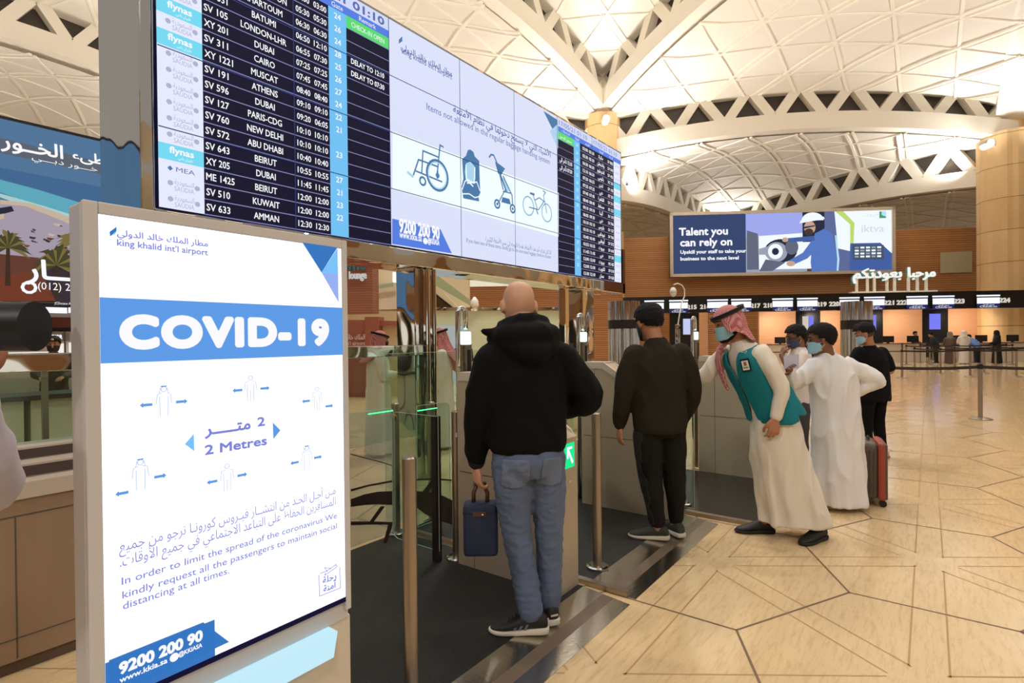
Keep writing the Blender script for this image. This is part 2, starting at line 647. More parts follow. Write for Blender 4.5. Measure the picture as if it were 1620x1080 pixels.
def truss(a, b, zend, rise, n=8, wch=1.15 * SCL, hch=.82 * SCL, hweb=1.18 * SCL, num=1):
    d = (b - a)
    ln = d.length
    h = d.normalized()
    s = Vector((-h.y, h.x, 0))
    def P(t, dz):
        q = a + d * t
        return Vector((q.x, q.y, zs(zend + rise * 4 * t * (1 - t)) + dz))
    ch = MB()
    m = 24
    def chord(z0, z1, w):
        vs, fs = [], []
        for i in range(m + 1):
            t = i / m
            for (sx, zz) in ((-1, z0), (1, z0), (1, z1), (-1, z1)):
                vs.append(P(t, zz) + s * (w / 2 * sx))
        for i in range(m):
            for k in range(4):
                fs.append([i * 4 + k, i * 4 + (k + 1) % 4, i * 4 + 4 + (k + 1) % 4, i * 4 + 4 + k])
        fs += [[0, 1, 2, 3], [m * 4 + 3, m * 4 + 2, m * 4 + 1, m * 4]]
        ch.add(vs, fs)
    chord(0, hch, wch)
    chord(hch + hweb, hch + hweb + .36, wch)
    for i in range(n):
        t0, tm, t1 = i / n, (i + .5) / n, (i + 1) / n
        g = .2 / ln
        for (ta, tb) in ((t0 + g, tm - g), (t1 - g, tm + g)):
            p0, p1 = P(ta, hch + hweb + .06), P(tb, hch - .06)
            ch.beam(p0, p1, wch * .8, .6, up=s.cross((p1 - p0).normalized()))
    o = ch.build('trim_%d' % num, M_RIB)
    o['kind'] = 'structure'
    dk = MB()
    vs, fs = [], []
    for i in range(m + 1):
        for sx in (-.06, .06):
            vs += [P(i / m, hch - .03) + s * sx, P(i / m, hch + hweb + .03) + s * sx]
    for i in range(m):
        q = i * 4
        fs += [[q, q + 4, q + 5, q + 1], [q + 2, q + 3, q + 7, q + 6], [q + 1, q + 5, q + 7, q + 3], [q, q + 2, q + 6, q + 4]]
    dk.add(vs, fs)
    g = dk.build('window_%d' % num, M_DARK)
    g['kind'] = 'structure'
HI, MID, LOW = (13.06, 1.45), (10.8, .98), (8.7, .8)
up = lambda e, dz=2.0: (e[0] + dz, e[1])
truss(K1, K3, *HI, num=3)
truss(K1, K4, *HI, num=4)
truss(K1, K2, *MID, num=5)
truss(K5, K6, 12.7, 1.35, num=6)
truss(K2, K8, *LOW, num=7)
truss(K1, K8, *LOW, num=8)
truss(K2, K3, 11.6, 1.9, num=9)
truss(K1, K5, *MID, num=10)
bay(K1, K2, K3, up(MID), (11.6, 1.9), HI, .25)
bay(K1, K3, K4, up(HI), up(HI, 1.6), up(HI), .9)
bay(K1, K4, K5, HI, up(HI, 1), up(MID), .9)
bay(K4, K5, K6, up(HI, 1), (14.7, 1.35), up(HI, .4), 1.5)
bay(K5, K6, K7, (12.7, 1.35), (11.5, 1), (11.2, 1), 1.3)
bay(K1, K2, K8, MID, up(LOW), up(LOW), .7)
bay(K2, K8, K10, LOW, (8.4, .8), (8.6, .8), .9)
bay(K1, K8, K9, LOW, (8.7, .8), (8.7, .8), .9)
bay(K1, K5, K9, MID, (9.5, .9), (9.5, .9), .9)
bay(K3, K4, K11, up(HI, 1.6), up(HI, .6), up(HI, .6), 1.6)

M_COL = slats('column_panels', (222, 184, 128), (236, 202, 150), 1.9, rough=.45, groove=.018, bump=.15)
def column(name, k, r, h, top, n=10):
    r, h, top = r * SCL, zs(h), zs(top)
    mb = MB()
    c = (k.x, k.y, 0)
    mb.lathe([(r, 0), (r, h), (r * .45, h + .02), (r * .42, top)], c, n=40, fn=lambda a: 1 - .035 * (abs(math.sin(a * n / 2)) < .1))
    o = mb.build(name, M_COL)
    return tag(o, kind='structure')
column('column', K1, .92, 13.1, 16.5)
column('column', K2, 1.27, 11.1, 14.2)
column('column', K4, .92, 13.1, 16.5)
column('column', K5, .92, 12.7, 16.0)
column('column', K3, .92, 12.5, 15.0)
M_WOOD = slats('wood_slats', (178, 122, 74), (206, 152, 98), .15, rough=.42, groove=.16)

def cwall(name, px0, px1, ztop, zbot, dist, m, th=.3):
    a, b = on_c(px0, 530, dist), on_c(px1, 530, dist)
    a.z = b.z = 0
    mb = MB()
    P = [Vector((a.x, a.y, zbot)), Vector((b.x, b.y, zbot)), Vector((b.x, b.y, ztop)), Vector((a.x, a.y, ztop))]
    mb.prism(P, NC * th)
    return mb.build(name, m)
# timber wall above the check-in counters
o = cwall('wall_back', 988, 1900, zs(7.25), 0, 33.0 * SCL, M_WOOD); o['kind'] = 'structure'
o = cwall('wall_back_end', 930, 988, zs(7.6), 0, 32.8 * SCL, mat('stone_beige', (222, 190, 138), rough=.5, var=.05)); o['kind'] = 'structure'
# pale recess in the timber wall
mb = MB()
P = [on_c(x, y, 32.9 * SCL) for x, y in ((1488, 432), (1538, 430), (1538, 397), (1488, 399))]
mb.prism(P, NC * .08)
mb.build('trim_11', mat('recess_sage', (196, 190, 158), rough=.6))['kind'] = 'structure'
# plain far walls that close the hall
o = cwall('wall_far', -900, 760, zs(11.5), 0, 30.0 * SCL, mat('far_beige', (206, 188, 156), rough=.7, var=.05)); o['kind'] = 'structure'
# unseen hall behind the photographer, with panels added for the mirrors to reflect
def wall_front():
    mb = MB(); mb.box((-20, -24.3, 0), (74, -24, 12)); o = mb.build('wall_front', mat('front_beige', (214, 196, 164), rough=.6)); o['kind'] = 'structure'
    wd = MB(); wd.box((-20, -24, 3.2), (74, -23.9, 6.4)); o = wd.build('wall_front_timber', M_WOOD); o['kind'] = 'structure'
    for k in range(9):
        u = -16 + k * 9.5
        w = MB(); w.box((u, -24, .1), (u + 3.6, -23.88, 2.9)); o = w.build('window_%d' % (20 + k), mat('mirror_glow_pane', (246, 240, 226), emit=.9)); o['kind'] = 'structure'  # glowing pane added so the mirror steel has something bright to reflect
        w = MB(); w.box((u + 4.4, -24, .1), (u + 8.4, -23.88, 2.9)); o = w.build('door_%d' % (1 + k), mat('dark_opening', (42, 40, 44), rough=.3)); o['kind'] = 'structure'
wall_front()
def wall_left():
    mb = MB(); mb.box((-19, -24, 0), (-18.7, 46, 12)); o = mb.build('wall_left', mat('left_sand', (196, 172, 136), rough=.6)); o['kind'] = 'structure'
    wd = MB(); wd.box((-18.7, -24, 2.9), (-18.6, 46, 4.6)); o = wd.build('wall_left_timber', M_WOOD); o['kind'] = 'structure'
    for k in range(7):
        v = -20 + k * 9
        w = MB(); w.box((-18.7, v, .1), (-18.55, v + 3.4, 2.7)); o = w.build('window_%d' % (30 + k), mat('mirror_glow_pane')); o['kind'] = 'structure'  # added glowing pane, picked up by the mirrored columns
        w = MB(); w.box((-18.7, v + 4.2, .1), (-18.55, v + 7.6, 2.7)); o = w.build('door_%d' % (10 + k), mat('dark_opening')); o['kind'] = 'structure'
wall_left()
M_FASCIA = mat('fascia_black', (14, 13, 14), rough=.28)
# ------------------------------------------------------------------ screens
M_CHROME = mat('mirror_steel', (225, 222, 218), rough=.04, metal=1.0, bump=.5, bscale=3.4, bdetail=0, bdist=.06)
M_CHROME_FLAT = mat('chrome', (215, 214, 212), rough=.08, metal=1.0)
M_STEEL = mat('brushed_steel', (168, 158, 146), rough=.32, metal=1.0, bump=.05, bscale=90, stretch=(1, 1, .04))
M_WHITE_SCR = mat('screen_white', (226, 230, 250), emit=1.0)
M_ROW = mat('screen_navy', (22, 20, 44), emit=1.0)
M_CYAN = mat('screen_sky', (112, 190, 240), emit=1.0)
M_CYAN2 = mat('screen_aqua', (116, 214, 238), emit=1.0)
M_BLUE = mat('screen_blue', (84, 124, 222), emit=1.0)
M_PALE = mat('screen_pale', (206, 214, 246), emit=1.0)
M_GREEN = mat('screen_green', (88, 214, 112), emit=1.0)
M_TXTW = mat('text_white', (246, 246, 252), emit=1.0)
M_TXTB = mat('text_slate', (92, 106, 168), emit=1.0)
M_TXTG = mat('text_grey_blue', (112, 128, 178), emit=1.0)
M_FAINT = mat('text_faint', (172, 176, 206), emit=1.0)
M_ICON = mat('icon_blue', (74, 120, 166), emit=1.0)
M_ICON2 = mat('icon_light', (168, 208, 232), emit=1.0)
M_SEAM = mat('panel_seam', (50, 58, 110), emit=1.0)
M_HALO = mat('icon_glow', (238, 250, 255), emit=1.0)
M_BLACK = mat('black_plastic', (16, 16, 18), rough=.4)

VB = 4.4
BU0, BU1, BZ0, BZ1 = 1.67, 9.13, 2.48, 4.78
def departures():
    root = empty('departures_board', ((BU0 + BU1) / 2, VB + .35, 0), 'huge mirror-framed airport departures video wall standing on mirrored columns above the gates', 'display')
    body = MB()
    body.box((BU0 - .04, VB + .02, BZ0 - .02), (BU1 + .10, VB + .45, BZ1 + .06), bev=.01)
    body.box((BU0 - .02, VB - .03, BZ0 - .19), (BU1 + .02, VB + .46, BZ0 - .02), bev=.01)
    body.build('cabinet', M_CHROME, root)
    br = MB()
    br.box((8.45, VB - .035, BZ0 - .185), (BU1 + .1, VB + .5, BZ0 - .012))
    br.box((BU1 + .02, VB - .035, BZ0 - .185), (BU1 + .1, VB + .1, BZ0 + .6))
    br.build('bronze_edge', mat('bronze', (120, 72, 40), rough=.25, metal=.8), root)
    def col(u0, u1, v0, v1, z1):
        m = MB(); m.box((u0, v0, 0), (u1, v1, z1), bev=.012); m.build('column_cladding', mat('mirror_column', (225, 222, 218), rough=.04, metal=1.0, bump=.3, bscale=3.4, bdetail=0, bdist=.06, stretch=(1, 1, .6)), root)
    col(1.565, 1.65, VB, VB + .80, 6.4)
    col(4.16, 4.46, VB + .02, VB + .32, BZ0 - .19)
    col(7.78, 8.16, VB + .02, VB + .4, BZ0 - .19)
    col(7.38, 7.50, VB + .1, VB + .22, BZ0 - .19)
    pipes = MB()
    for u in (4.30, 4.40):
        pipes.tube([(u, VB - .03, .02), (u, VB - .03, BZ0 - .2)], .025, 10)
    pipes.build('conduit', M_CHROME_FLAT, root)
    F = Face((BU0, VB, BZ0), (1, 0, 0), (0, 0, 1))
    Wd, Hh = BU1 - BU0, BZ1 - BZ0
    bg = MB(); F.rect(bg, 0, 0, Wd, Hh, .002, .012)
    disp = bg.build('display_panel', M_ROW, root)
    xs = lambda x, y=380: F.px(x, y)[0]
    s_logo, s_t, s_g, s_r = .311, 1.424, 1.619, 2.136
    s_c2, sr1, sr2, sr3 = 5.34, 5.82, 6.01, 7.06
    rows = 18
    hd, ht = .055 * Hh, .033 * Hh
    rh = (Hh - hd - ht) / rows
    white, pale, blue, cy, aq, gr, ln, tw, tb, fa, ic, ic2, sm, gl, wl = (MB() for _ in range(15))
    yrow = lambda i: Hh - hd - ht - rh * (i + 1)     # bottom of row i
    D = .0165
    # English half
    F.rect(pale, 0, Hh - hd, s_r, Hh, D)
    F.rect(blue, 0, Hh - hd - ht, s_r, Hh - hd, D)
    F.rect(cy, s_t, 0, s_g, Hh - hd - ht, D)
    F.rect(gr, s_g + .0, yrow(0), s_r, yrow(0) + rh, D)
    F.text(tb, '17/05/21 01:10', s_r - .06, Hh - hd * .8, hd * .6, D + .002, width=1.02, align='R', bold=.06)
    for s, tx in ((1.0, 'Sched'), (1.28, 'Estim'), (1.52, 'Gate'), (1.87, 'Remark')):
        F.text(tw, tx, s, Hh - hd - ht * .8, ht * .62, D + .002, align='C')
    F.text(tw, 'CHECK-IN OPEN', (s_g + s_r) / 2, yrow(0) + rh * .3, rh * .42, D + .002, width=.40, align='C')
    data = [('SV 862', 'MANILA', '03:00', '03:00', '24', 0), ('SV 041', 'WASHINGTON', '05:30', '05:30', '26', 0), ('SV 455', 'KHARTOUM', '06:30', '06:30', '24', 0),
            ('XY 331', 'BATUMI', '06:50', '12:10', '28', 1), ('SV 105', 'LONDON-LHR', '06:55', '07:30', '25', 0), ('XY 201', 'DUBAI', '07:25', '07:25', '26', 1),
            ('SV 311', 'CAIRO', '07:45', '07:45', '27', 0), ('XY 1221', 'MUSCAT', '08:40', '08:40', '24', 1), ('SV 191', 'ATHENS', '09:10', '09:10', '22', 0),
            ('SV 596', 'DUBAI', '09:20', '06:05', '21', 0), ('SV 127', 'PARIS-CDG', '10:10', '10:10', '', 0), ('SV 760', 'NEW DELHI', '10:10', '10:10', '23', 0),
            ('SV 572', 'ABU DHABI', '10:40', '10:40', '', 0), ('SV 643', 'BEIRUT', '10:55', '10:55', '27', 0), ('XY 205', 'DUBAI', '11:45', '11:45', '21', 1),
            ('ME 1425', 'BEIRUT', '12:00', '12:00', '23', 2), ('SV 510', 'KUWAIT', '12:00', '12:00', '22', 0), ('SV 633', 'AMMAN', '12:30', '12:30', '', 0)]
    ardest = ['مانيلا', 'واشنطن', 'الخرطوم', 'باتومي', 'لندن', 'دبي', 'القاهرة', 'مسقط', 'أثينا', 'دبي', 'باريس', 'نيودلهي', 'أبوظبي', 'بيروت', 'دبي', 'بيروت', 'الكويت', 'عمان']
    cD, cT1, cT2 = F.px(420, 345)[0], F.px(481, 356)[0], F.px(508.5, 360)[0]
    for i, (code, dest, t1, t2, g, lg) in enumerate(data):
        y = yrow(i)
        b = y + rh * .27
        (aq if lg == 1 else white)
        if lg == 1:
            F.rect(aq, 0, y, s_logo, y + rh, D)
            F.text(tw, 'flynas', .155, y + rh * .46, rh * .42, D + .003, width=.165, align='C', bold=.04)
            F.text(tw, arabic('طيران ناس'), .18, y + rh * .16, rh * .2, D + .003, width=.10, align='C')
            F.rect(aq, sr3 + .12, y, Wd - .02, y + rh, D)
        else:
            F.rect(white, 0, y, s_logo, y + rh, D)
            if lg == 0:
                F.text(fa, 'SAUDIA', .17, y + rh * .15, rh * .3, D + .003, width=.135, align='C')
                F.text(fa, arabic('السعودية'), .17, y + rh * .55, rh * .34, D + .003, width=.135, align='C')
                F.disc(fa, (.075, y + rh * .6), rh * .16, D + .002)
                F.disc(fa, (.26, y + rh * .55), rh * .16, D + .002)
            else:
                F.disc(ic, (.075, y + rh * .5), rh * .16, D + .002, n=4)
                F.text(tb, 'MEA', .18, y + rh * .36, rh * .3, D + .003, width=.13, align='C')
            F.rect(white, sr3 + .12, y, Wd - .02, y + rh, D)
            F.text(fa, 'SAUDIA', sr3 + .25, y + rh * .3, rh * .3, D + .003, width=.15, align='C')
        F.text(tw, code, s_logo + .015, b, rh * .47, D + .003, align='L', bold=.018, width=.215 if len(code) > 6 else .178)
        F.text(tw, dest, cD, b, rh * .47, D + .003, align='C', bold=.018, wk=.79)
        F.text(tw, t1, cT1, b, rh * .46, D + .003, align='C', bold=.018, width=.132)
        F.text(tw, t2, cT2, b, rh * .46, D + .003, align='C', bold=.018, width=.132)
        if g:
            F.text(tw, g, (s_t + s_g) / 2, b, rh * .46, D + .003, align='C', bold=.02)
            F.text(tw, g, (sr1 + sr2) / 2, b, rh * .42, D + .003, align='C')
        for (a, c) in ((s_logo, s_t), (s_g, s_r), (s_c2 + .01, sr1), (sr2, sr3 + .12)):
            F.rect(ln, a, y - .0035, c, y + .0035, D + .0015)
        # Arabic half
        F.text(tw, t2, 6.09, b, rh * .44, D + .003, align='L', bold=.03, width=.17)
        F.text(tw, t1, 6.30, b, rh * .44, D + .003, align='L', bold=.03, width=.17)
        F.text(tw, arabic(ardest[i]), 6.70, b, rh * .5, D + .003, align='C', bold=.03)
        F.text(tw, code.split(' ')[0] + ' ' + code.split(' ')[1], 7.15, b, rh * .44, D + .003, align='R', bold=.03, width=.2)
    for i, t in ((3, '12:10'), (4, '07:30')):
        F.text(tw, 'DELAY TO ' + t, s_g + .25, yrow(i) + rh * .27, rh * .44, D + .003, width=.40, align='C', bold=.03)
        F.text(tw, arabic('تأخر الى') + ' ' + t, s_c2 + .24, yrow(i) + rh * .27, rh * .5, D + .003, width=.36, align='C', bold=.03)
    F.rect(pale, s_c2, Hh - hd, Wd, Hh, D)
    F.rect(blue, s_c2, Hh - hd - ht, Wd, Hh - hd, D)
    F.rect(cy, sr1, 0, sr2, Hh - hd - ht, D)
    F.rect(gr, s_c2, yrow(0), sr1, yrow(0) + rh, D)
    F.text(tb, '17/05/21 01:10', s_c2 + .05, Hh - hd * .8, hd * .55, D + .002, width=.85)
    F.text(tb, '17/05/21 01:10', Wd - .15, Hh - hd * .8, hd * .55, D + .002, width=.85, align='R')
    for s, tx in ((s_c2 + .24, 'الملاحظات'), (sr1 + .1, 'البوابة'), (6.25, 'الموعد'), (6.72, 'الوجهة'), (7.08, 'الرحلة')):
        F.text(tw, arabic(tx), s, Hh - hd - ht * .75, ht * .55, D + .002, align='C')
    F.text(tw, arabic('تسجيل الوصول'), s_c2 + .24, yrow(0) + rh * .3, rh * .42, D + .002, width=.36, align='C')
    # middle: items not allowed
    F.rect(wl, s_r, 0, s_c2, Hh, D)
    X = lambda pts: [F.px(x, y) for x, y in pts]
    F.poly(gl, X([(619, 208), (882, 305), (882, 375), (619, 300)]), D + .0015)
    def T(mb, tx, x0, y0, x1, y1, h, bold=0.0, ar=False):
        a, b = F.px(x0, y0), F.px(x1, y1)
        F.text(mb, arabic(tx) if ar else tx, a[0], a[1], h, D + .004, width=b[0] - a[0], bold=bold)
    T(tb, 'مطار الملك خالد الدولي', 632, 78, 713, 114, .062, .02, True)
    T(tb, "king khalid int'l airport", 634, 85, 713, 122, .062, .01)
    F.poly(ic, X([(629, 64), (634.5, 58), (634.5, 66), (629, 70)]), D + .002)
    T(tb, 'الأشياء التي لا يسمح دخولها في نظام الأمتعة', 715, 178, 869, 247, .085, .02, True)
    T(tb, 'Items not allowed in the regular baggage handling system', 673, 174, 868, 260, .078)
    T(tb, 'اذا كان لديك أحد هذه الأمتعة، فضلا التوجه إلى سير الأمتعة الكبيرة', 766, 381, 870, 403, .06, .0, True)
    T(tb, 'If you have one of these items, kindly go to the over-sized luggage check-in counter', 736, 383, 870, 410, .05)
    F.poly(ic, X([(858, 176), (880, 190), (881, 222)]), D + .002)
    F.poly(ic2, X([(868, 208), (881, 196), (881, 236)]), D + .003)
    F.poly(blue, X([(618.5, 346), (695, 363), (713, 401), (618.5, 386)]), D + .002)
    T(tw, '9200 200 90', 630, 367, 693, 379, .145, .045)
    T(tw, 'www.kkia.sa', 630, 376, 665, 383, .075, .02)
    T(tw, '@KKIASA', 675, 385, 693, 389, .062, .03)
    F.disc(tw, F.px(671, 381.5), .035, D + .003)
    # wheelchair
    w = .018
    F.line(ic, X([(699, 233), (694, 230), (690, 272)]), w, D + .004)
    F.line(ic, X([(691, 249), (667, 239), (665, 275)]), w, D + .004)
    F.line(ic, X([(690, 264), (660, 253), (652, 277)]), w, D + .004)
    F.line(ic, X([(656, 271), (697, 288)]), w, D + .004)
    F.line(ic2, X([(643, 273), (651, 280)]), w * 1.6, D + .004)
    F.line(ic, X([(690, 272), (690, 282)]), w * 1.4, D + .004)
    c = F.px(690, 278); F.ring(ic, c, .165, .028, D + .005)
    F.ring(ic2, c, .142, .012, D + .005)
    F.disc(ic, c, .03, D + .006)
    c = F.px(666.5, 287); F.ring(ic, c, .042, .022, D + .005, 18)
    # car seat
    F.poly(ic, X([(729, 252), (735, 247), (738, 238), (742, 237), (747, 241), (749, 248), (756, 255), (757, 290), (758, 305), (755, 311), (756, 319), (731, 314), (728, 296), (731, 283)]), D + .004)
    F.poly(ic2, X([(735, 259), (742, 256), (749, 264), (750, 281), (748, 291), (735, 287), (733, 272)]), D + .005)
    F.line(gl, X([(735, 262), (736, 285), (746, 295)]), .018, D + .006)
    F.line(gl, X([(749, 266), (748, 289), (737, 290)]), .018, D + .006)
    F.line(gl, X([(729, 300), (733, 288), (737, 284), (747, 290), (752, 288), (757, 302)]), .014, D + .006)
    F.line(gl, X([(730, 307), (740, 307), (749, 313), (757, 311)]), .014, D + .006)
    # stroller
    F.line(ic, X([(772, 249), (775, 245), (779, 246), (785, 260), (794, 300)]), .022, D + .004)
    F.poly(ic, X([(781, 256), (785, 258), (797, 267), (791, 277), (786, 275)]), D + .004)
    F.line(ic, X([(789, 275), (799, 303)]), .028, D + .004)
    F.line(ic, X([(794, 279), (808, 309), (809, 325)]), .02, D + .004)
    F.line(ic, X([(797, 301), (786, 322)]), .016, D + .004)
    F.line(ic, X([(794, 303), (806, 306)]), .016, D + .004)
    F.poly(ic, X([(793, 312), (804, 315), (806, 324), (791, 320)]), D + .004)
    F.poly(ic2, X([(791, 284), (795, 281), (804, 303), (799, 303)]), D + .003)
    for x, y in ((784.5, 323), (809, 330.5)):
        c = F.px(x, y); F.ring(ic, c, .05, .025, D + .005, 18); F.disc(ic, c, .02, D + .005)
    # bicycle
    for x, y in ((834, 326), (863, 337)):
        c = F.px(x, y); F.ring(ic2, c, .122, .016, D + .004); F.ring(ic, c, .13, .007, D + .005)
    F.line(ic, X([(835, 328), (850, 332), (859, 318), (858, 309), (861, 305), (857, 302)]), .014, D + .005)
    F.line(ic, X([(848, 330), (841, 308)]), .014, D + .005)
    F.line(ic, X([(844, 317), (851, 313), (860, 320), (863, 337)]), .014, D + .005)
    F.line(ic, X([(837, 306), (843, 308)]), .03, D + .005)
    F.line(ic, X([(846, 330), (849, 339)]), .02, D + .005)
    # seams between the panels of the wall
    for k in range(1, 4):
        F.rect(sm, 0, Hh * k / 4 - .004, Wd, Hh * k / 4 + .004, D + .0075)
    for x in (1.066, 2.131, 3.197, 4.263, 5.328, 6.394):
        F.rect(sm, x - .004, 0, x + .004, Hh, D + .0075)
    for m, mm in ((wl, mat('screen_lilac', (216, 222, 246), emit=1.0)), (white, M_WHITE_SCR), (pale, M_PALE), (blue, M_BLUE), (cy, M_CYAN), (aq, M_CYAN2), (gr, M_GREEN), (ln, mat('row_line', (130, 136, 180), emit=1.0)),
                  (gl, M_HALO), (tb, M_TXTB), (fa, M_FAINT), (ic, M_ICON), (ic2, M_ICON2), (sm, M_SEAM), (tw, M_TXTW)):
        if m.v: m.build('screen_lettering', mm, disp)
departures()

def totem():
    VS = 1.25
    root = empty('information_totem', (.64, VS + .06, 0), 'white freestanding totem screen headed COVID-19 about keeping 2 metres apart', 'display')
    u0, u1, z0, z1 = .346, .926, .80, 1.783
    fr = MB()
    fr.box((u0, VS + .004, z0 - .03), (u1, VS + .075, z1), bev=.006)
    fr.build('housing', mat('totem_white', (206, 202, 200), rough=.35), root)
    bz = MB()
    for a, b in (((u0, VS - .008, z0), (u0 + .024, VS + .004, z1)), ((u1 - .016, VS - .008, z0), (u1, VS + .004, z1)), ((u0 + .0245, VS - .008, z1 - .022), (u1 - .0165, VS + .004, z1))):
        bz.box(a, b, bev=.002)
    bz.build('bezel', mat('totem_bezel', (214, 211, 210), rough=.3), root)
    ped = MB()
    ped.box((u0 + .005, VS + .012, 0), (u1 + .012, VS + .10, z0 - .025), bev=.006)
    ped.build('pedestal', mat('totem_cream', (216, 204, 184), rough=.4), root)
    bp = MB(); bp.box((u0 - .06, VS - .1, 0), (u1 + .06, VS + .22, .012), bev=.004)
    bp.build('base_plate', M_STEEL, root)
    gl = MB()
    gl.prism([(u0 + .02, VS - .03, z0 - .03), (u1 - .06, VS - .03, z0 - .03), (u1 - .09, VS - .055, z0 - .075), (u0 + .05, VS - .055, z0 - .075)], (0, .066, 0))
    gl.build('light_shelf', mat('shelf_glow', (196, 236, 250), emit=.95), root)
    F = Face((.37, VS - .004, .835), (1, 0, 0), (0, 0, 1))
    Wd, Hh = .538, .926
    scr = MB(); F.rect(scr, 0, -.012, Wd + .006, Hh, 0, .002)
    disp = scr.build('display_panel', mat('screen_edge', (10, 10, 60), emit=.6), root)
    wh, bl, dk, sk, ink, ink2, tw, lav = (MB() for _ in range(8))
    D = .003
    F.rect(wh, .0, .002, Wd, Hh - .001, D)
    X = lambda pts: [F.px(x, y) for x, y in pts]
    def T(mb, tx, x0, y0, x1, y1, h, bold=0.0, ar=False, res=3, track=1.0):
        a, b = F.px(x0, y0), F.px(x1, y1)
        h = F.px(x0, y0 - h)[1] - a[1]
        F.text(mb, arabic(tx) if ar else tx, a[0], (a[1] + b[1]) / 2, h, D + .002, width=b[0] - a[0], bold=bold, res=res, track=track)
    # header band
    ya, yb = F.px(153, 470)[1], F.px(155, 575)[1]
    F.rect(bl, 0, yb, Wd, ya, D + .001)
    ty = F.px(190, 549)[1]
    T(tw, 'COVID-19', 193, 548, 516, 543, 49, .10, res=6, track=1.13)
    T(ink, 'مطار الملك خالد الدولي', 184, 378, 327, 386, 10, .03, True)
    T(ink, "king khalid int'l airport", 184, 391, 327, 402, 10.5, .03)
    F.poly(dk, X([(172, 367), (183, 359), (183, 367), (173, 374)]), D + .001)
    F.poly(sk, X([(173, 374), (183, 365), (181, 370)]), D + .0015)
    F.poly(dk, X([(477, 384), (532, 392), (507, 431)]), D + .001)
    F.poly(sk, X([(532, 393), (533, 434), (507, 431)]), D + .0015)
    F.poly(lav, X([(507, 431), (533, 434), (534, 478)]), D + .0012)
    # people outlines and arrows
    def man(x, y, h, robe):
        s, t = F.px(x, y)
        k = h
        F.ring(ink2, (s, t + .40 * k), .085 * k, .012 * k * 2, D + .001, 12)
        if robe:
            F.line(ink2, [(s - .1 * k, t + .45 * k), (s - .14 * k, t + .26 * k)], .02 * k, D + .001)
            F.line(ink2, [(s + .1 * k, t + .45 * k), (s + .14 * k, t + .26 * k)], .02 * k, D + .001)
            F.line(dk, [(s - .08 * k, t + .5 * k), (s + .08 * k, t + .5 * k)], .035 * k, D + .001)
        F.line(ink2, [(s - .07 * k, t + .28 * k), (s - .2 * k, t + .24 * k), (s - .24 * k, t - .08 * k)], .02 * k, D + .001)
        F.line(ink2, [(s + .07 * k, t + .28 * k), (s + .2 * k, t + .24 * k), (s + .24 * k, t - .08 * k)], .02 * k, D + .001)
        F.line(ink2, [(s - .13 * k, t + .16 * k), (s - .12 * k, t - .5 * k)], .02 * k, D + .001)
        F.line(ink2, [(s + .13 * k, t + .16 * k), (s + .12 * k, t - .5 * k)], .02 * k, D + .001)
        if not robe:
            F.line(ink2, [(s, t - .1 * k), (s, t - .5 * k)], .02 * k, D + .001)
    def arrow(x, y, sg, w):
        s, t = F.px(x, y)
        F.rect(bl, s - w * .5, t - w * .16, s + w * .5, t + w * .16, D + .001)
        F.poly(bl, [(s + sg * w * .45, t - w * .32), (s + sg * w * .8, t), (s + sg * w * .45, t + w * .32)], D + .0012)
    for x, y, h, r in ((258, 634, .060, 1), (395, 614, .060, 0), (500, 630, .060, 0), (221, 750, .060, 1), (358, 754, .060, 0), (484, 724, .060, 1)):
        man(x, y, h, r)
    for x, y, sg in ((232, 640, -1), (284, 635, 1), (376, 617, -1), (416, 614, 1), (484, 634, -1), (518, 642, 1), (194, 779, -1), (250, 753, 1), (336, 761, -1), (380, 751, 1), (466, 731, -1), (500, 723, 1)):
        arrow(x, y, sg, .017)
    F.poly(sk, X([(291, 702), (305, 686), (306, 713)]), D + .001)
    F.poly(bl, X([(430, 668), (442, 680), (431, 694)]), D + .001)
    T(ink, '2', 406, 674, 417, 672, 14, .05)
    T(ink, 'متـــــر', 323, 689, 394, 676, 18, .05, True)
    T(ink, '2 Metres', 323, 717, 420, 704, 15, .05)
    T(ink, 'مـن أجـل الحـد من انتشــار فيـروس كورونـا نرجو من جميع', 187, 871, 529, 781, 17, .0, True)
    T(ink, 'المسافرين الحفاظ على التباعد الاجتماعي في جميع الأوقات.', 188, 891, 529, 801, 17, .0, True)
    T(ink, 'In order to limit the spread of the coronavirus We', 191, 919, 531, 822, 12, .012)
    T(ink, 'kindly request all the passengers to maintain social', 192, 941, 531, 838, 12, .012)
    T(ink, 'distancing at all times.', 193, 960, 361, 908, 12, .012)
    # stamp with an aeroplane
    q = X([(503, 909), (536, 897), (537, 929), (504, 942)])
    F.line(ink, [q[1], q[2], q[3], q[0]], .0016, D + .001)
    T(ink, 'رحلة', 509, 922, 530, 914, 10, .04, True)
    T(ink, 'آمنة', 510, 935, 530, 928, 10, .04, True)
    F.line(ink, X([(505, 906), (516, 902), (530, 892), (531, 896), (518, 905), (512, 909), (514, 905)]), .0016, D + .001)
    F.line(ink, X([(516, 903), (512, 897), (522, 898)]), .0014, D + .001)
    # footer
    F.poly(dk, X([(171, 1043), (320, 983), (361, 1014), (220, 1080), (172, 1080)]), D + .001)
    a = F.px(172, 1045)
    F.rect(dk, 0, .002, .2, a[1], D + .001)
    T(tw, '9200 200 90', 188, 1063, 318, 1012, 18, .07)
    T(tw, 'www.kkia.sa', 188, 1079, 263, 1046, 9, .04)
    T(tw, '@KKIASA', 281, 1037, 318, 1022, 7, .04)
    F.disc(tw, F.px(274, 1038), .0085, D + .002)
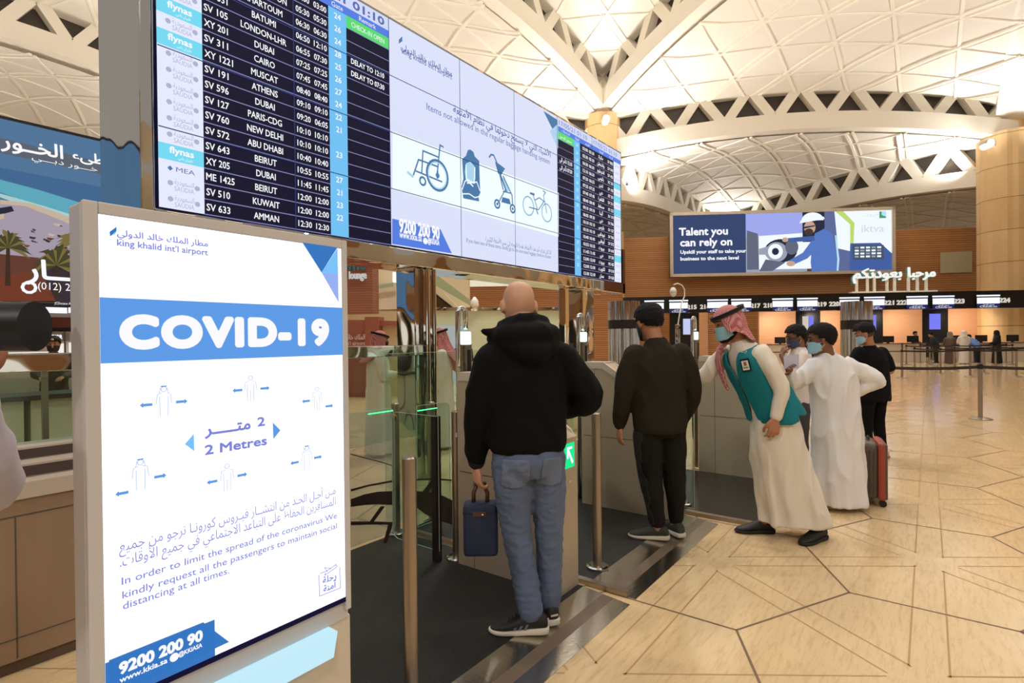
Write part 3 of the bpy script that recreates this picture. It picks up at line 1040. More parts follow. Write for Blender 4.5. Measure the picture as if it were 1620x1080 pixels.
    for m, mm in ((wh, mat('totem_screen', (250, 250, 255), emit=1.25)), (bl, mat('totem_blue', (92, 152, 226), emit=1.0)), (dk, mat('totem_deep', (52, 116, 190), emit=1.0)), (sk, mat('totem_sky', (120, 190, 246), emit=1.0)),
                  (lav, mat('totem_lavender', (150, 172, 240), emit=1.0)), (ink, mat('totem_ink', (122, 130, 216), emit=1.0)), (ink2, mat('totem_outline', (178, 196, 240), emit=1.0)), (tw, M_TXTW)):
        if m.v: m.build('screen_lettering', mm, disp)
totem()
# ------------------------------------------------------------------ gates
M_KIOSK = mat('kiosk_steel', (186, 172, 150), rough=.34, metal=.4, bump=.04, bscale=70)
M_KTOP = mat('kiosk_cream', (206, 196, 178), rough=.35, metal=.3)
M_RUBBER = mat('rubber_mat', (22, 20, 18), rough=.55, bump=.6, bscale=160, var=.25, vscale=40)
M_PLATE = mat('ramp_steel', (206, 200, 190), rough=.22, metal=1.0, bump=.04, bscale=50)
M_STRIP = mat('ramp_strip', (104, 88, 74), rough=.6)
M_GLASS = glass('clear_glass')
M_FROST = glass('hazy_glass', (232, 238, 234), haze=.13)
M_SMOKE = mat('decal_umber', (52, 40, 36), rough=.4)
M_LED = mat('led_green', (70, 255, 150), emit=2.2)
M_ARROW = mat('arrow_white', (225, 255, 240), emit=1.6)
M_ARROWBG = mat('arrow_green', (20, 208, 128), emit=1.3)
M_LIGHTBOX = mat('lightbox', (208, 255, 240), emit=1.9)
M_LBEDGE = mat('lightbox_edge', (60, 226, 160), emit=1.0)
MOD = [1.58, 3.20, 4.83]
CABU = [2.72, 4.36, 6.14]
where = ['beside the bald man', 'beside the man in the dark tracksuit', 'behind the teal vest']

def cabinet(i, uc):
    w = .19
    root = empty('gate_kiosk', (uc + w / 2, 2.3, 0), ['brushed steel gate kiosk behind the bald man with a lit green arrow', 'brushed steel gate kiosk with sloping tablet screen before the tracksuit man', 'brushed steel gate kiosk behind the man in the teal vest'][i], 'ticket gate', group='boarding pass gate kiosks')
    v0, ve = (1.70, 2.50) if i < 2 else (1.2, 2.04)
    prof = [(v0, 0), (v0, .925), (v0 + .05, .955), (v0 + .52, 1.25), (v0 + .56, 1.285), (ve - .02, 1.285), (ve, 1.26), (ve, .0)]
    mb = MB(); mb.prism([(uc, v, z) for v, z in prof], (w, 0, 0)); mb.build('body', M_KIOSK, root)
    # cream edge that follows the sloping top
    ed = MB()
    top = [(v0 - .004, .90), (v0 + .04, .962), (v0 + .52, 1.262), (v0 + .57, 1.296), (ve - .01, 1.296)]
    low = [(ve - .01, 1.24), (v0 + .585, 1.24), (v0 + .545, 1.215), (v0 + .07, .925), (v0 + .03, .89)]
    for x0 in (uc - .006, uc + w - .012):
        ed.prism([(x0, v, z) for v, z in top + low], (.018, 0, 0))
    ed.prism([(uc, v, z) for v, z in [(v0 + .56, 1.285), (ve - .02, 1.285), (ve - .02, 1.297), (v0 + .56, 1.297)]], (w, 0, 0))
    ed.build('edge_trim', M_KTOP, root)
    sm = MB()
    sm.box((uc - .0015, v0 + .04, .64), (uc, ve - .02, .646)); sm.box((uc - .0015, v0 + .66, .02), (uc, v0 + .664, 1.24))
    sm.build('panel_seam', mat('seam_dark', (90, 80, 70), rough=.5), root)
    lk = MB(); lk.tube([(uc - .008, v0 + .42, .99), (uc, v0 + .42, .99)], .012, 12); lk.build('lock', M_CHROME_FLAT, root)
    # tablet on the slope
    A, B = Vector((uc + .02, v0 + .12, 1.004)), Vector((uc + .02, v0 + .47, 1.222))
    F = Face(A, (1, 0, 0), B - A)
    sc = MB(); F.rect(sc, 0, 0, w - .04, (B - A).length, .0, .004); t = sc.build('tablet', M_BLACK, root)
    s2 = MB(); F.rect(s2, .012, .02, w - .052, (B - A).length - .02, .005); s2.build('screen', mat('tablet_white', (206, 216, 244), emit=.9), t)
    s3 = MB()
    for k in range(5): F.rect(s3, .03, .06 + k * .055, w - .07 - .02 * (k % 2), .085 + k * .055, .0062)
    s3.build('screen_lettering', mat('tablet_lines', (150, 162, 214), emit=.8), t)
    # green arrow on the front
    F = Face((uc + .05, v0 - .001, .75), (1, 0, 0), (0, 0, 1))
    g = MB(); F.rect(g, -.01, 0, .10, .145, 0, .004); gp = g.build('arrow_display', M_ARROWBG, root)
    a = MB()
    F.line(a, [(.074, .03), (.026, .108)], .016, .005); F.line(a, [(.02, .118), (.066, .118)], .014, .0054); F.line(a, [(.02, .118), (.02, .062)], .014, .0058)
    a.build('arrow', M_ARROW, gp)
    pl = MB(); pl.box((uc + .085, v0 - .003, .66), (uc + .115, v0, .675)); pl.build('sensor', M_CHROME_FLAT, root)
    return root
def arch(i, uc, v):
    uc += .175
    root = empty('gate_arch', (uc, v, 0), ['chrome hooped reader post with glowing cube left of the bald man', 'chrome hooped reader post with glowing cube between the two queueing men', 'chrome hooped reader post beside the red checked headscarf'][i], 'gate reader', group='hooped reader posts')
    # the hoop turns from the tall leg over to the short leg
    tb = MB()
    R = .032
    px = .0
    pts = [(uc - .06, v + .05, .0), (uc - .06, v + .05, 1.695)]
    for k in range(1, 9):
        a = PI - PI * k / 8
        c = Vector((uc - .06 + R * 1.0, v + .05 - R * .2, 1.695))
        pts.append((c.x + R * math.cos(a), c.y - R * .2 * math.cos(a) - .0, c.z + R * math.sin(a)))
    e = pts[-1]
    pts.append((e[0], e[1], 1.58))
    tb.tube(pts, .0185, 14)
    tb.build('hoop', M_CHROME_FLAT, root, smooth=True)
    lb = MB(); lb.box((e[0] - .029, e[1] - .029, 1.475), (e[0] + .029, e[1] + .029, 1.565), bev=.008)
    lb.build('light_cube', M_LIGHTBOX, root)
    po = MB(); po.box((e[0] - .029, e[1] - .03, .028), (e[0] + .029, e[1] + .03, 1.475)); po.build('post', M_STEEL, root)
    sl = MB(); sl.box((e[0] - .015, e[1] - .034, 1.0), (e[0] + .015, e[1] - .029, 1.44)); sl.build('scanner_slot', M_BLACK, root)
    return root
for i, uc in enumerate(CABU):
    cabinet(i, uc)
    arch(i, uc, 2.54 if i < 2 else 2.09)

def bollard(loc, label, h=1.0, r=.03, disc=True, rz=0):
    root = empty('steel_bollard', loc, label, 'bollard', group='steel gate bollards')
    u, v = loc[0], loc[1]
    m = MB(); m.lathe([(r, 0), (r, h - .006), (r - .006, h)], (u, v, loc[2]), 24); m.build('post', M_STEEL, root, smooth=True, angle=40)
    if disc:
        d = MB(); d.lathe([(.072, 0), (.072, .012), (.06, .018), (r, .02)], (u, v, loc[2]), 28); d.build('floor_flange', M_CHROME_FLAT, root)
    return root
Z0 = .03
bollard((1.585, 1.73, Z0), 'steel bollard nearest the totem screen at the first gate')
bollard((3.19, 1.72, Z0), 'steel bollard between the bald man and the tracksuit man')
bollard((4.83, 1.75, Z0), 'steel bollard hidden mostly behind the tracksuit man')
b = bollard((2.77, 2.56, Z0), 'steel bollard with small label hinging the glass door left of the blue bag')
lb = MB(); lb.box((2.735, 2.522, .86), (2.765, 2.53, .89)); lb.build('label_plate', mat('label_white', (220, 220, 220)), b)
b = bollard((2.86, 3.27, Z0), 'steel bollard with a brass knob at the far end of the first lane')
k = MB(); k.ell((2.822, 3.245, .93), (.026, .026, .026), 14); k.build('brass_knob', mat('brass', (176, 128, 62), rough=.25, metal=.9), b, smooth=True)
bollard((3.26, 3.29, 0), 'steel bollard on the tiles past the first lane')

def platform(i, u0, u1, v0, v1, label):
    root = empty('gate_platform', ((u0 + u1) / 2, v0, 0), label, 'gate platform', group='raised gate platforms')
    m = MB(); m.box((u0 + .03, v0 + .30, 0), (u1, v1, .028)); m.build('rubber_mat', M_RUBBER, root)
    z = (.004, .012, .017, .028)
    def strip(va, vb, za, zb, mm, nm):
        q = MB(); q.prism([(u0, v0 + va, 0), (u0, v0 + vb, 0), (u0, v0 + vb, zb), (u0, v0 + va, za)], (u1 - u0, 0, 0)); q.build(nm, mm, root)
    strip(0, .10, .003, .012, M_PLATE, 'ramp_edge')
    strip(.10, .17, .0125, .017, M_STRIP, 'grip_strip')
    strip(.17, .30, .018, .029, M_PLATE, 'ramp_plate')
    q = MB(); q.box((u0 - .012, v0 + .05, 0), (u0 + .03, v1, .034)); q.box((u1, v0 + .3, 0), (u1 + .02, v1, .03)); q.build('side_trim', M_STEEL, root)
    return root
platform(0, 1.30, 2.90, 1.36, 3.28, 'black gate platform with steel ramp where the bald man stands')
platform(1, 2.98, 4.56, 1.36, 3.28, 'black gate platform with steel ramp where the tracksuit man stands')
def dark_platform():
    root = empty('gate_platform', (5.4, 2.0, 0), 'wide black gate platform with thin steel edge behind the robed attendant', 'gate platform', group='raised gate platforms')
    m = MB(); m.box((4.71, 1.02, 0), (6.14, 3.6, .026)); m.build('rubber_mat', mat('rubber_gloss', (26, 23, 21), rough=.22, bump=.1, bscale=90), root)
    q = MB(); q.box((4.66, 1.0, 0), (4.71, 3.6, .03)); q.box((4.66, .98, 0), (6.14, 1.02, .03)); q.build('side_trim', M_STEEL, root)
dark_platform()

def pane(name, label, P, mm, decal=None, th=.012, led=None, cat='glass panel', group='gate glass panels', trim=None):
    """upright glass from plan points P=(u0,v0,z0)-(u1,v1,z1)"""
    a, b = Vector(P[0]), Vector(P[1])
    root = empty(name, ((a.x + b.x) / 2, (a.y + b.y) / 2, 0), label, cat, group=group)
    d = Vector((b.x - a.x, b.y - a.y, 0))
    n = Vector((d.y, -d.x, 0)).normalized()
    F = Face((a.x, a.y, 0), d, (0, 0, 1))
    w = d.length
    r = .05
    out = [(0, a.z), (w - r, a.z), (w - r * .3, a.z + r * .3), (w, a.z + r), (w, b.z - r), (w - r * .3, b.z - r * .3), (w - r, b.z), (0, b.z)]
    g = MB(); g.prism([F.P(s, t) for s, t in out], F.n * th); gp = g.build('glass', mm, root)
    ed = MB(); F.line(ed, out, .003, th * .5 - .002, th=.004, closed=True); ed.build('glass_edge', mat('glass_edge', (176, 196, 186), rough=.2), root)
    if decal:
        k = MB(); decal(F, k, w); k.build('decal', M_SMOKE, gp)
    if led:
        l = MB(); F.rect(l, led[0], led[2] - .003, led[1], led[2] + .003, th + .001, .008); l.build('led_strip', M_LED, root)
    if trim:
        t = MB()
        for s in trim: t.box((s - .02, -.02, Z0), (s + .02, .03, b.z), M=Matrix.Translation(F.o) @ Matrix(((F.s.x, F.n.x, 0), (F.s.y, F.n.y, 0), (0, 0, 1))).to_4x4())
        t.build('door_stile', mat('stile_dark', (44, 36, 32), rough=.35, metal=.4), root)
    return root
def arcs_a(F, k, w):
    def band(r0, r1, c, a0, a1, n=20):
        P = [(c[0] + r0 * math.cos(a0 + (a1 - a0) * q / n), c[1] + r0 * math.sin(a0 + (a1 - a0) * q / n)) for q in range(n + 1)]
        Q = [(c[0] + r1 * math.cos(a0 + (a1 - a0) * q / n), c[1] + r1 * math.sin(a0 + (a1 - a0) * q / n)) for q in range(n + 1)]
        for q in range(n): F.poly(k, [P[q], P[q + 1], Q[q + 1], Q[q]], .013)
    X = lambda pts: [F.px(x, y) for x, y in pts]
    F.poly(k, X([(553, 789), (575, 781), (596, 777), (619, 776), (619, 798), (596, 797), (575, 798), (553, 801)]), .013)
    F.poly(k, X([(553, 773), (580, 766), (619, 759), (619, 762), (580, 769), (553, 777)]), .013)
    F.poly(k, X([(553, 824), (585, 824), (619, 825), (619, 829), (585, 829), (553, 830)]), .013)
    F.poly(k, X([(600, 800), (607, 800), (589, 825), (582, 825)]), .0142)
    F.poly(k, X([(612, 829), (619, 829), (610, 858), (604, 858)]), .0142)
    F.line(k, X([(553, 718), (600, 730), (619, 736)]), .006, .013)
def arcs_b(F, k, w):
    X = lambda pts: [F.px(x, y) for x, y in pts]
    F.poly(k, X([(657, 776), (680, 778), (700, 784), (716, 792), (716, 830), (690, 822), (670, 812), (657, 802)]), .013)
    F.poly(k, X([(657, 787), (670, 772), (686, 752), (695, 742), (685, 765), (674, 780), (668, 790)]), .0142)
    F.line(k, X([(657, 758), (686, 757), (712, 759)]), .012, .0142)
pane('glass_screen', 'hazy glass screen with dark curved stripes beside the totem', ((1.62, 3.13, .12), (2.72, 3.13, 1.02)), M_FROST, arcs_a, led=(.86, 1.08, 1.0))
pane('glass_screen', 'glass screen with dark curved sail shape behind the bollard', ((2.87, 3.05, .12), (3.22, 3.05, 1.02)), M_GLASS, arcs_b, led=(.0, .2, .985))
pane('glass_door', 'tall swing glass door with dark stile left of the bald man', ((2.655, 2.62, .10), (2.655, 3.08, 1.0)), M_GLASS, trim=[.02], cat='glass door', group='gate swing doors')
pane('glass_door', 'swing glass door before the kiosk of the tracksuit man', ((3.26, 2.62, .10), (4.30, 2.62, 1.0)), M_GLASS, trim=[.02], cat='glass door', group='gate swing doors')
pane('glass_door', 'swing glass door with dark stiles behind the attendant', ((4.9, 2.62, .10), (6.1, 2.62, 1.22)), M_GLASS, trim=[.02, 1.1], cat='glass door', group='gate swing doors')
pane('glass_screen', 'low glass screen standing along the edge of the wide dark platform', ((4.69, 1.6, .05), (4.69, 3.2, 1.25)), M_GLASS)
pane('glass_screen', 'glass screen rising behind the kiosks up to eye height', ((2.95, 3.5, .02), (5.9, 3.5, 1.40)), M_GLASS)
# green arrow posts of the third lane
def arrow_post(x, y, h0, dist_v, label):
    p = on_v(x, y, dist_v)
    root = empty('arrow_post', (p.x, p.y, 0), label, 'gate post', group='posts with small green arrow lights')
    m = MB(); m.box((p.x - .045, p.y - .01, 0), (p.x + .045, p.y + .09, h0), bev=.006); m.build('post', M_STEEL, root)
    F = Face((p.x - .026, p.y - .011, p.z - .055), (1, 0, 0), (0, 0, 1))
    g = MB(); F.rect(g, 0, 0, .052, .11, 0, .003); gp = g.build('arrow_display', M_ARROWBG, root)
    a = MB(); F.line(a, [(.012, .02), (.04, .055), (.012, .09)], .012, .004); a.build('arrow', M_ARROW, gp)
arrow_post(1108, 646, 1.0, 3.0, 'steel gate post with a small green arrow right of the tracksuit man')
arrow_post(1269, 690, 1.02, 1.38, 'steel gate post with a green light between the two white robes')

# mirrored rail and counters beyond the first lane
def mirror_rail():
    root = empty('mirror_rail', (2.2, VB, 0), 'long mirror-steel rail on glass running behind the totem screen', 'railing')
    m = MB(); m.box((-3.2, VB - .12, 1.345), (4.14, VB - .03, 1.455), bev=.006); m.build('rail', M_CHROME, root)
    g = MB(); g.box((-3.2, VB - .08, .50), (4.14, VB - .068, 1.345)); g.build('glass', M_GLASS, root)
    s = MB()
    for u in (-2.2, -.6, 1.0, 2.6): s.box((u - .015, VB - .09, 0), (u + .015, VB - .06, 1.345))
    s.build('rail_post', M_STEEL, root)
mirror_rail()
def low_counter():
    root = empty('timber_counter', (-.2, 3.6, 0), 'pale timber panelled low counter with striped top at the left edge', 'counter')
    v = 3.36
    m = MB(); m.box((-3.2, v, .06), (1.5, v + .42, .80)); m.build('body', mat('counter_oak', (152, 126, 100), rough=.45, var=.1, vscale=3, stretch=(6, 6, .5)), root)
    k = MB(); k.box((-3.2, v + .02, 0), (1.5, v + .4, .06)); k.build('plinth', mat('plinth', (96, 78, 62)), root)
    t = MB(); t.box((-3.2, v - .015, .80), (1.5, v + .44, .875)); t.box((-3.2, v + .10, .875), (1.5, v + .44, .94)); t.box((-3.2, v + .24, .94), (1.5, v + .44, 1.0)); t.build('top', mat('counter_top', (196, 182, 166), rough=.35), root)
    d = MB(); d.box((-3.2, v + .094, .882), (1.5, v + .10, .93)); d.box((-3.2, v + .234, .945), (1.5, v + .24, .99)); d.build('dark_stripe', mat('stripe_brown', (72, 54, 52)), root)
    s = MB()
    for u in (-2.6, -1.7, -.8, .66 - .0, 1.2): s.box((u, v - .002, .07), (u + .006, v, .72))
    s.box((-3.2, v - .002, .72), (1.5, v, .726)); s.box((-3.2, v - .002, .16), (1.5, v, .165)); s.build('panel_seam', mat('seam_dark'), root)
    g = MB(); g.box((-3.2, v + .34, 1.0), (1.5, v + .352, 1.34)); g.build('glass', M_GLASS, root)
low_counter()

def dome_camera():
    c = on_v(1065, 462, 3.55)
    root = empty('dome_camera', (c.x, c.y, 0), 'white pole camera on a curved arm above the check-in numbers', 'camera')
    b = on_v(1072, 500, 3.55)
    m = MB(); m.box((b.x - .035, b.y - .035, 0), (b.x + .035, b.y + .035, 1.72), bev=.006); m.build('pole', M_CHROME, root)
    pts = [(b.x, b.y, 1.70)] + [(on_v(x, y, 3.55)) for x, y in ((1078, 480), (1083, 468), (1083, 458), (1079, 451), (1072, 448), (1066, 450))]
    t = MB(); t.tube(pts, .011, 10); t.build('arm', mat('camera_white', (228, 224, 214), rough=.4), root, smooth=True)
    h = MB(); h.lathe([(.012, .085), (.035, .075), (.055, .03), (.06, -.005)], c, 20); h.build('housing', mat('camera_white'), root, smooth=True)
    d = MB(); d.lathe([(.056, -.008), (.054, -.035), (.035, -.07), (.008, -.082)], c, 20); d.build('dome', mat('camera_dome', (206, 200, 190), rough=.15), root, smooth=True)
dome_camera()
def stick_camera():
    p = on_v(751, 480, 5.2)
    root = empty('security_camera', (p.x, p.y, 0), 'small white security camera on the mint wall left of the bald head', 'camera')
    m = MB(); m.tube([(p.x, p.y, p.z - .08), (p.x, p.y, p.z + .09)], .012, 10); m.build('stem', mat('camera_white'), root)
    d = MB(); d.lathe([(.01, .06), (.035, .02), (.035, -.02), (.01, -.04)], p, 16); d.build('head', mat('camera_white'), root, smooth=True)
# ------------------------------------------------------------------ check-in hall behind
DF = 34.6
def cface(px, py, dist):
    return Face(on_c(px, py, dist), dC, (0, 0, 1))
def cbox(mb, x0, y0, x1, y1, dist, depth):
    """box parallel to the check-in wall seen between two picture corners"""
    a, b = on_c(x0, y1, dist), on_c(x1, y0, dist)
    P = [a, Vector((b.x, b.y, a.z)), Vector((b.x, b.y, b.z)), Vector((a.x, a.y, b.z))]
    mb.prism(P, NC * depth)
M_MON = mat('monitor_white', (236, 240, 255), emit=1.25)
M_MONB = mat('monitor_blue', (120, 130, 236), emit=.8)
FZ0, FZ1 = on_c(1300, 491, DF).z, on_c(1300, 464.5, DF).z
def fascia():
    root = empty('counter_fascia', on_c(1300, 530, DF).xy.to_3d(), 'long black overhead fascia carrying the numbers 215 to 224', 'fascia')
    a, b = on_c(930, 500, DF), on_c(1800, 500, DF)
    m = MB(); m.prism([Vector((a.x, a.y, FZ0)), Vector((b.x, b.y, FZ0)), Vector((b.x, b.y, FZ1)), Vector((a.x, a.y, FZ1))], NC * .6)
    m.build('box', M_FASCIA, root)
    F = cface(1000, 500, DF - .02)
    n = MB()
    for num, x in ((215, 1094.5), (216, 1115), (217, 1195), (218, 1215.5), (219, 1299.5), (220, 1319.5), (221, 1406), (222, 1426.5), (223, 1517), (224, 1589)):
        s, t = F.px(x, 485 - (x - 1094) * .022)
        F.text(n, str(num), s, t - .14, .25, .002, align='C', bold=.07, depth=.04, width=.53)
    n.build('numbers', mat('number_white', (236, 228, 214), rough=.5, emit=.75), root)
fascia()
monitor_no = 0
def monitor(x0, x1, i):
    yb = 478 - (x0 - 1040) * .0165
    root = empty('overhead_monitor', on_c((x0 + x1) / 2, 500, DF).xy.to_3d(), ['bright overhead monitor left of number 215, partly behind a dark haired man', 'bright overhead monitor beside number 215', 'bright overhead monitor right of number 216 above the headscarf', 'bright overhead monitor left of number 217',
                 'bright overhead monitor right of number 218', 'bright overhead monitor left of number 219', 'bright overhead monitor right of number 220 above the steel cylinder', 'bright overhead monitor left of number 221',
                 'bright overhead monitor right of number 222', 'bright overhead monitor left of number 223', 'bright overhead monitor left of number 224'][i], 'monitor', group='overhead check-in monitors')
    F = cface(x0, yb + 12, DF - .06)
    w = F.px(x1, yb + 12)[0]
    hh = lambda dy: F.px(x0, yb + dy)[1]
    fr = MB(); F.rect(fr, -.02, hh(17.5), w + .02, hh(-3.5), -.062, .092); fr.build('case', M_BLACK, root)
    m = MB(); F.rect(m, 0, hh(10.5), w, hh(1.2), .031, .004); F.rect(m, -.02, hh(-.8), w + .02, hh(-3), .031, .004); m.build('screen', M_MON, root)
    b = MB(); F.rect(b, 0, hh(17), w, hh(11), .031, .003); bb = b.build('lower_screen', mat('monitor_navy', (44, 48, 110), emit=.7), root)
    t = MB(); F.text(t, arabic('تسجيل الوصول'), w / 2, hh(13.6), .12, .0355, align='C', width=w * .5); F.text(t, 'Check-in', w / 2, hh(16.7), .11, .0355, align='C', width=w * .75); t.build('screen_lettering', M_TXTW, bb)
for i, (a, b) in enumerate(((1020, 1050), (1059, 1088), (1119, 1151), (1157, 1188), (1222, 1254), (1261, 1293), (1328, 1359), (1367, 1399), (1434, 1467), (1475, 1509), (1545, 1581))):
    monitor(a, b, i)
# lit timber and black wall units under the fascia
def unit(x0, x1, i, kind):
    lab = {'wood': ['lit timber back panel behind the teal vest', 'lit timber back panel right of the dark gap above the white robe', 'lit timber back panel left of the blue wall screen', 'lit timber back panel right of the blue wall screen', 'narrow lit timber back panel beside the headscarf'],
           'black': ['black wall unit with white panel and blue screen above the hidden man', 'black wall unit with narrow blue screen beside the steel cylinder', 'black wall unit with tall blue screen left of the column', 'black wall unit with bright screen right of the tracksuit man']}[kind][i]
    root = empty('wall_panel', on_c((x0 + x1) / 2, 530, 38).xy.to_3d(), lab, 'wall panel', group='counter back panels')
    m = MB(); a, b = on_c(x0, 530, 38.0), on_c(x1, 530, 38.0)
    m.prism([Vector((a.x, a.y, 0)), Vector((b.x, b.y, 0)), Vector((b.x, b.y, 3.5)), Vector((a.x, a.y, 3.5))], NC * .3)
    m.build('panel', mat('lit_timber', (222, 170, 130), rough=.5, var=.12, vscale=2, stretch=(.4, .4, 5)) if kind == 'wood' else mat('unit_black', (12, 12, 16), rough=.3), root)
    return root
def wscreen(root, x0, y0, x1, y1, col, em=.9):
    m = MB(); cbox(m, x0, y0, x1, y1, 37.93, .05); m.build('screen', mat('unit_screen_%d' % col[0], col, emit=em), root)
for i, (a, b) in enumerate(((1201, 1259), (1298, 1332), (1397, 1459), (1500, 1560), (1106, 1120))):
    unit(a, b, i, 'wood')
r = unit(1259, 1298, 0, 'black'); wscreen(r, 1270, 500, 1279, 522, (236, 226, 206), .7); wscreen(r, 1280, 500, 1287, 522, (120, 126, 250))
r = unit(1332, 1397, 1, 'black'); wscreen(r, 1374, 498, 1386, 522, (126, 132, 250))
r = unit(1459, 1500, 2, 'black'); wscreen(r, 1471, 496, 1488, 521, (124, 128, 252))
r = unit(1060, 1106, 3, 'black'); wscreen(r, 1081, 504, 1092, 529, (200, 208, 248))
# cove lamps under the fascia
for x in (1230, 1315, 1428, 1530, 1600):
    p = on_c(x, 500, DF + 1.6); p.z = 2.75
    q = on_c(x, 530, 38.0); q.z = 1.3
    lamp('cove_lamp', 'SPOT', p, q, 190, (1.0, .82, .66), spot_size=math.radians(130), spot_blend=1.0, shadow_soft_size=.12)

def desk(x, i, dark=False):
    p = on_c(x, 530, 31.6); p.z = 0
    root = empty('check_in_desk', p, ['white check-in desk with a dark suited clerk behind it', 'check-in desk near the steel cylinder', 'check-in desk in front of the robed travellers', 'check-in desk by the woman in the black cloak', 'check-in desk between the teal vest and hidden man', 'check-in desk right of the black cloak'][i], 'desk', group='check-in desks')
    ang = math.atan2(dC.y, dC.x)
    Mx = Matrix.Translation(p) @ Matrix.Rotation(ang, 4, 'Z')
    m = MB(); m.box((-.55, 0, 0), (.55, .5, .98), M=Mx, bev=.01); m.build('body', mat('desk_white', (210, 198, 184), rough=.4), root)
    t = MB(); t.box((-.6, -.05, .98), (.6, .55, 1.02), M=Mx); t.build('top', mat('desk_top', (96, 82, 74), rough=.3), root)
    s = MB(); s.box((-.28, .15, 1.06), (.28, .2, 1.40), M=Mx); s.box((-.05, .14, 1.02), (.05, .22, 1.08), M=Mx); s.build('monitor', M_BLACK, root)
    st = MB(); st.box((-.5, -.004, .55), (.5, 0, .62), M=Mx); st.build('stripe', mat('desk_stripe', (120, 96, 84)), root)
for i, x in enumerate((1447, 1408, 1512, 1556, 1236, 1606)):
    desk(x, i)

def billboard():
    root = empty('advertising_billboard', on_c(1238, 530, 40.2).xy.to_3d(), 'wide backlit billboard reading Talent you can rely on with a worker in white helmet', 'billboard')
    a = on_c(1063, 438, 40.4)
    # the sign leans a little off the wall, so it is built on its own plane
    tl, tr, bl, br = on_c(1064, 339, 40.3), on_c(1411, 325, 40.3), on_c(1068, 439, 40.3), on_c(1412, 431, 40.3)
    z0, z1 = (bl.z + br.z) / 2, (tl.z + tr.z) / 2
    A, B = on_c(1066, 388, 40.3), on_c(1411.5, 378, 40.3)
    dirv = Vector((B.x - A.x, B.y - A.y, 0)).normalized()
    turn = Matrix.Rotation(math.radians(2.6), 3, 'Z')
    dirv = turn @ dirv
    mid = (A + B) / 2
    w = 15.0
    O = Vector((mid.x, mid.y, 0)) - dirv * (w / 2)
    F = Face((O.x, O.y, z0), dirv, (0, 0, 1))
    H = z1 - z0
    fr = MB(); b = .21
    for r_ in ((0, 0, w, b), (0, H - b, w, H), (0, 0, b, H), (w - b, 0, w, H)): F.rect(fr, *r_, .0, .12)
    fr.build('frame', mat('billboard_frame', (224, 214, 196), rough=.35, metal=.2), root)
    bk = MB(); F.rect(bk, 0, 0, w, H, -.35, .36); bk.build('box', mat('billboard_box', (110, 100, 90), rough=.5), root)
    iw, ih = w - 2 * b, H - 2 * b
    cols = {'navy': (52, 68, 108), 'slate': (92, 104, 150), 'lav': (156, 166, 232), 'white': (238, 246, 255), 'coat': (84, 118, 190), 'coat2': (66, 94, 160), 'skin': (196, 160, 140), 'dark': (38, 42, 62), 'steel': (150, 158, 176), 'steel2': (96, 102, 122), 'lime': (186, 214, 110), 'console': (70, 80, 100), 'green': (64, 150, 110), 'beard': (70, 54, 52), 'sky': (176, 220, 250)}
    mbs = {}
    lay = [0]
    def poly(c, pts):
        lay[0] += 1
        F.poly(mbs.setdefault(c, MB()), [(b + x * iw, b + y * ih) for x, y in pts], .012 + lay[0] * .0008)
    def ell(c, x, y, rx, ry, n=22, a0=0, a1=2 * PI):
        poly(c, [(x + rx * math.cos(a0 + (a1 - a0) * k / n), y + ry * math.sin(a0 + (a1 - a0) * k / n)) for k in range(n + (a1 - a0 < 6.2))])
    poly('navy', [(0, 0), (.34, 0), (.34, 1), (0, 1)])
    poly('lav', [(.34, .55), (.62, .55), (.62, 1), (.34, 1)])
    poly('steel', [(.34, 0), (.62, 0), (.62, .62), (.34, .62)])
    poly('white', [(.40, .05), (.64, .05), (.64, .66), (.40, .62)])
    poly('steel2', [(.345, .05), (.40, .05), (.395, .66), (.345, .72)])
    poly('dark', [(.60, .5), (.73, .5), (.73, 1), (.60, 1)])
    poly('slate', [(.70, 0), (.83, 0), (.80, 1), (.70, 1)])
    poly('white', [(.76, .38), (1, .16), (1, 1), (.745, 1)])
    poly('lime', [(.75, 1), (.785, 1), (.835, .8), (.83, .45), (.815, .45), (.815, .78)])
    poly('coat2', [(.81, .0), (1, 0), (1, .28), (.95, .46), (.815, .46)])
    poly('console', [(.825, .18), (.965, .18), (.965, .42), (.825, .44)])
    for r_ in range(4):
        for c_ in range(5):
            poly('white' if (r_ + c_) % 3 else 'steel', [(.835 + c_ * .025, .22 + r_ * .05), (.853 + c_ * .025, .22 + r_ * .05), (.853 + c_ * .025, .25 + r_ * .05), (.835 + c_ * .025, .25 + r_ * .05)])
    # machine
    ell('dark', .50, .36, .075, .20); ell('steel', .48, .34, .05, .17); ell('white', .475, .35, .034, .13); ell('dark', .475, .35, .016, .06)
    poly('steel2', [(.40, .02), (.46, .02), (.52, .16), (.43, .22)]); poly('steel', [(.40, .30), (.44, .30), (.44, .44), (.40, .40)])
    ell('steel2', .55, .42, .03, .13)
    # worker
    poly('coat', [(.64, 0), (.755, 0), (.75, .3), (.735, .62), (.70, .72), (.655, .64), (.64, .4), (.635, .15)])
    poly('coat', [(.66, .62), (.70, .50), (.62, .22), (.545, .10), (.535, .19), (.60, .32)])
    poly('coat2', [(.65, .60), (.655, .52), (.55, .50), (.525, .53), (.53, .57)])
    ell('skin', .52, .545, .014, .04); ell('skin', .545, .14, .02, .045)
    ell('skin', .632, .74, .026, .11); ell('beard', .628, .665, .02, .06); poly('dark', [(.605, .755), (.655, .78), (.655, .76), (.607, .725)])
    ell('white', .645, .86, .05, .135, a0=0, a1=PI); poly('white', [(.585, .815), (.70, .88), (.695, .92), (.59, .86)])
    poly('sky', [(.745, .60), (.752, .60), (.765, .2), (.76, 0), (.752, 0), (.755, .2)])
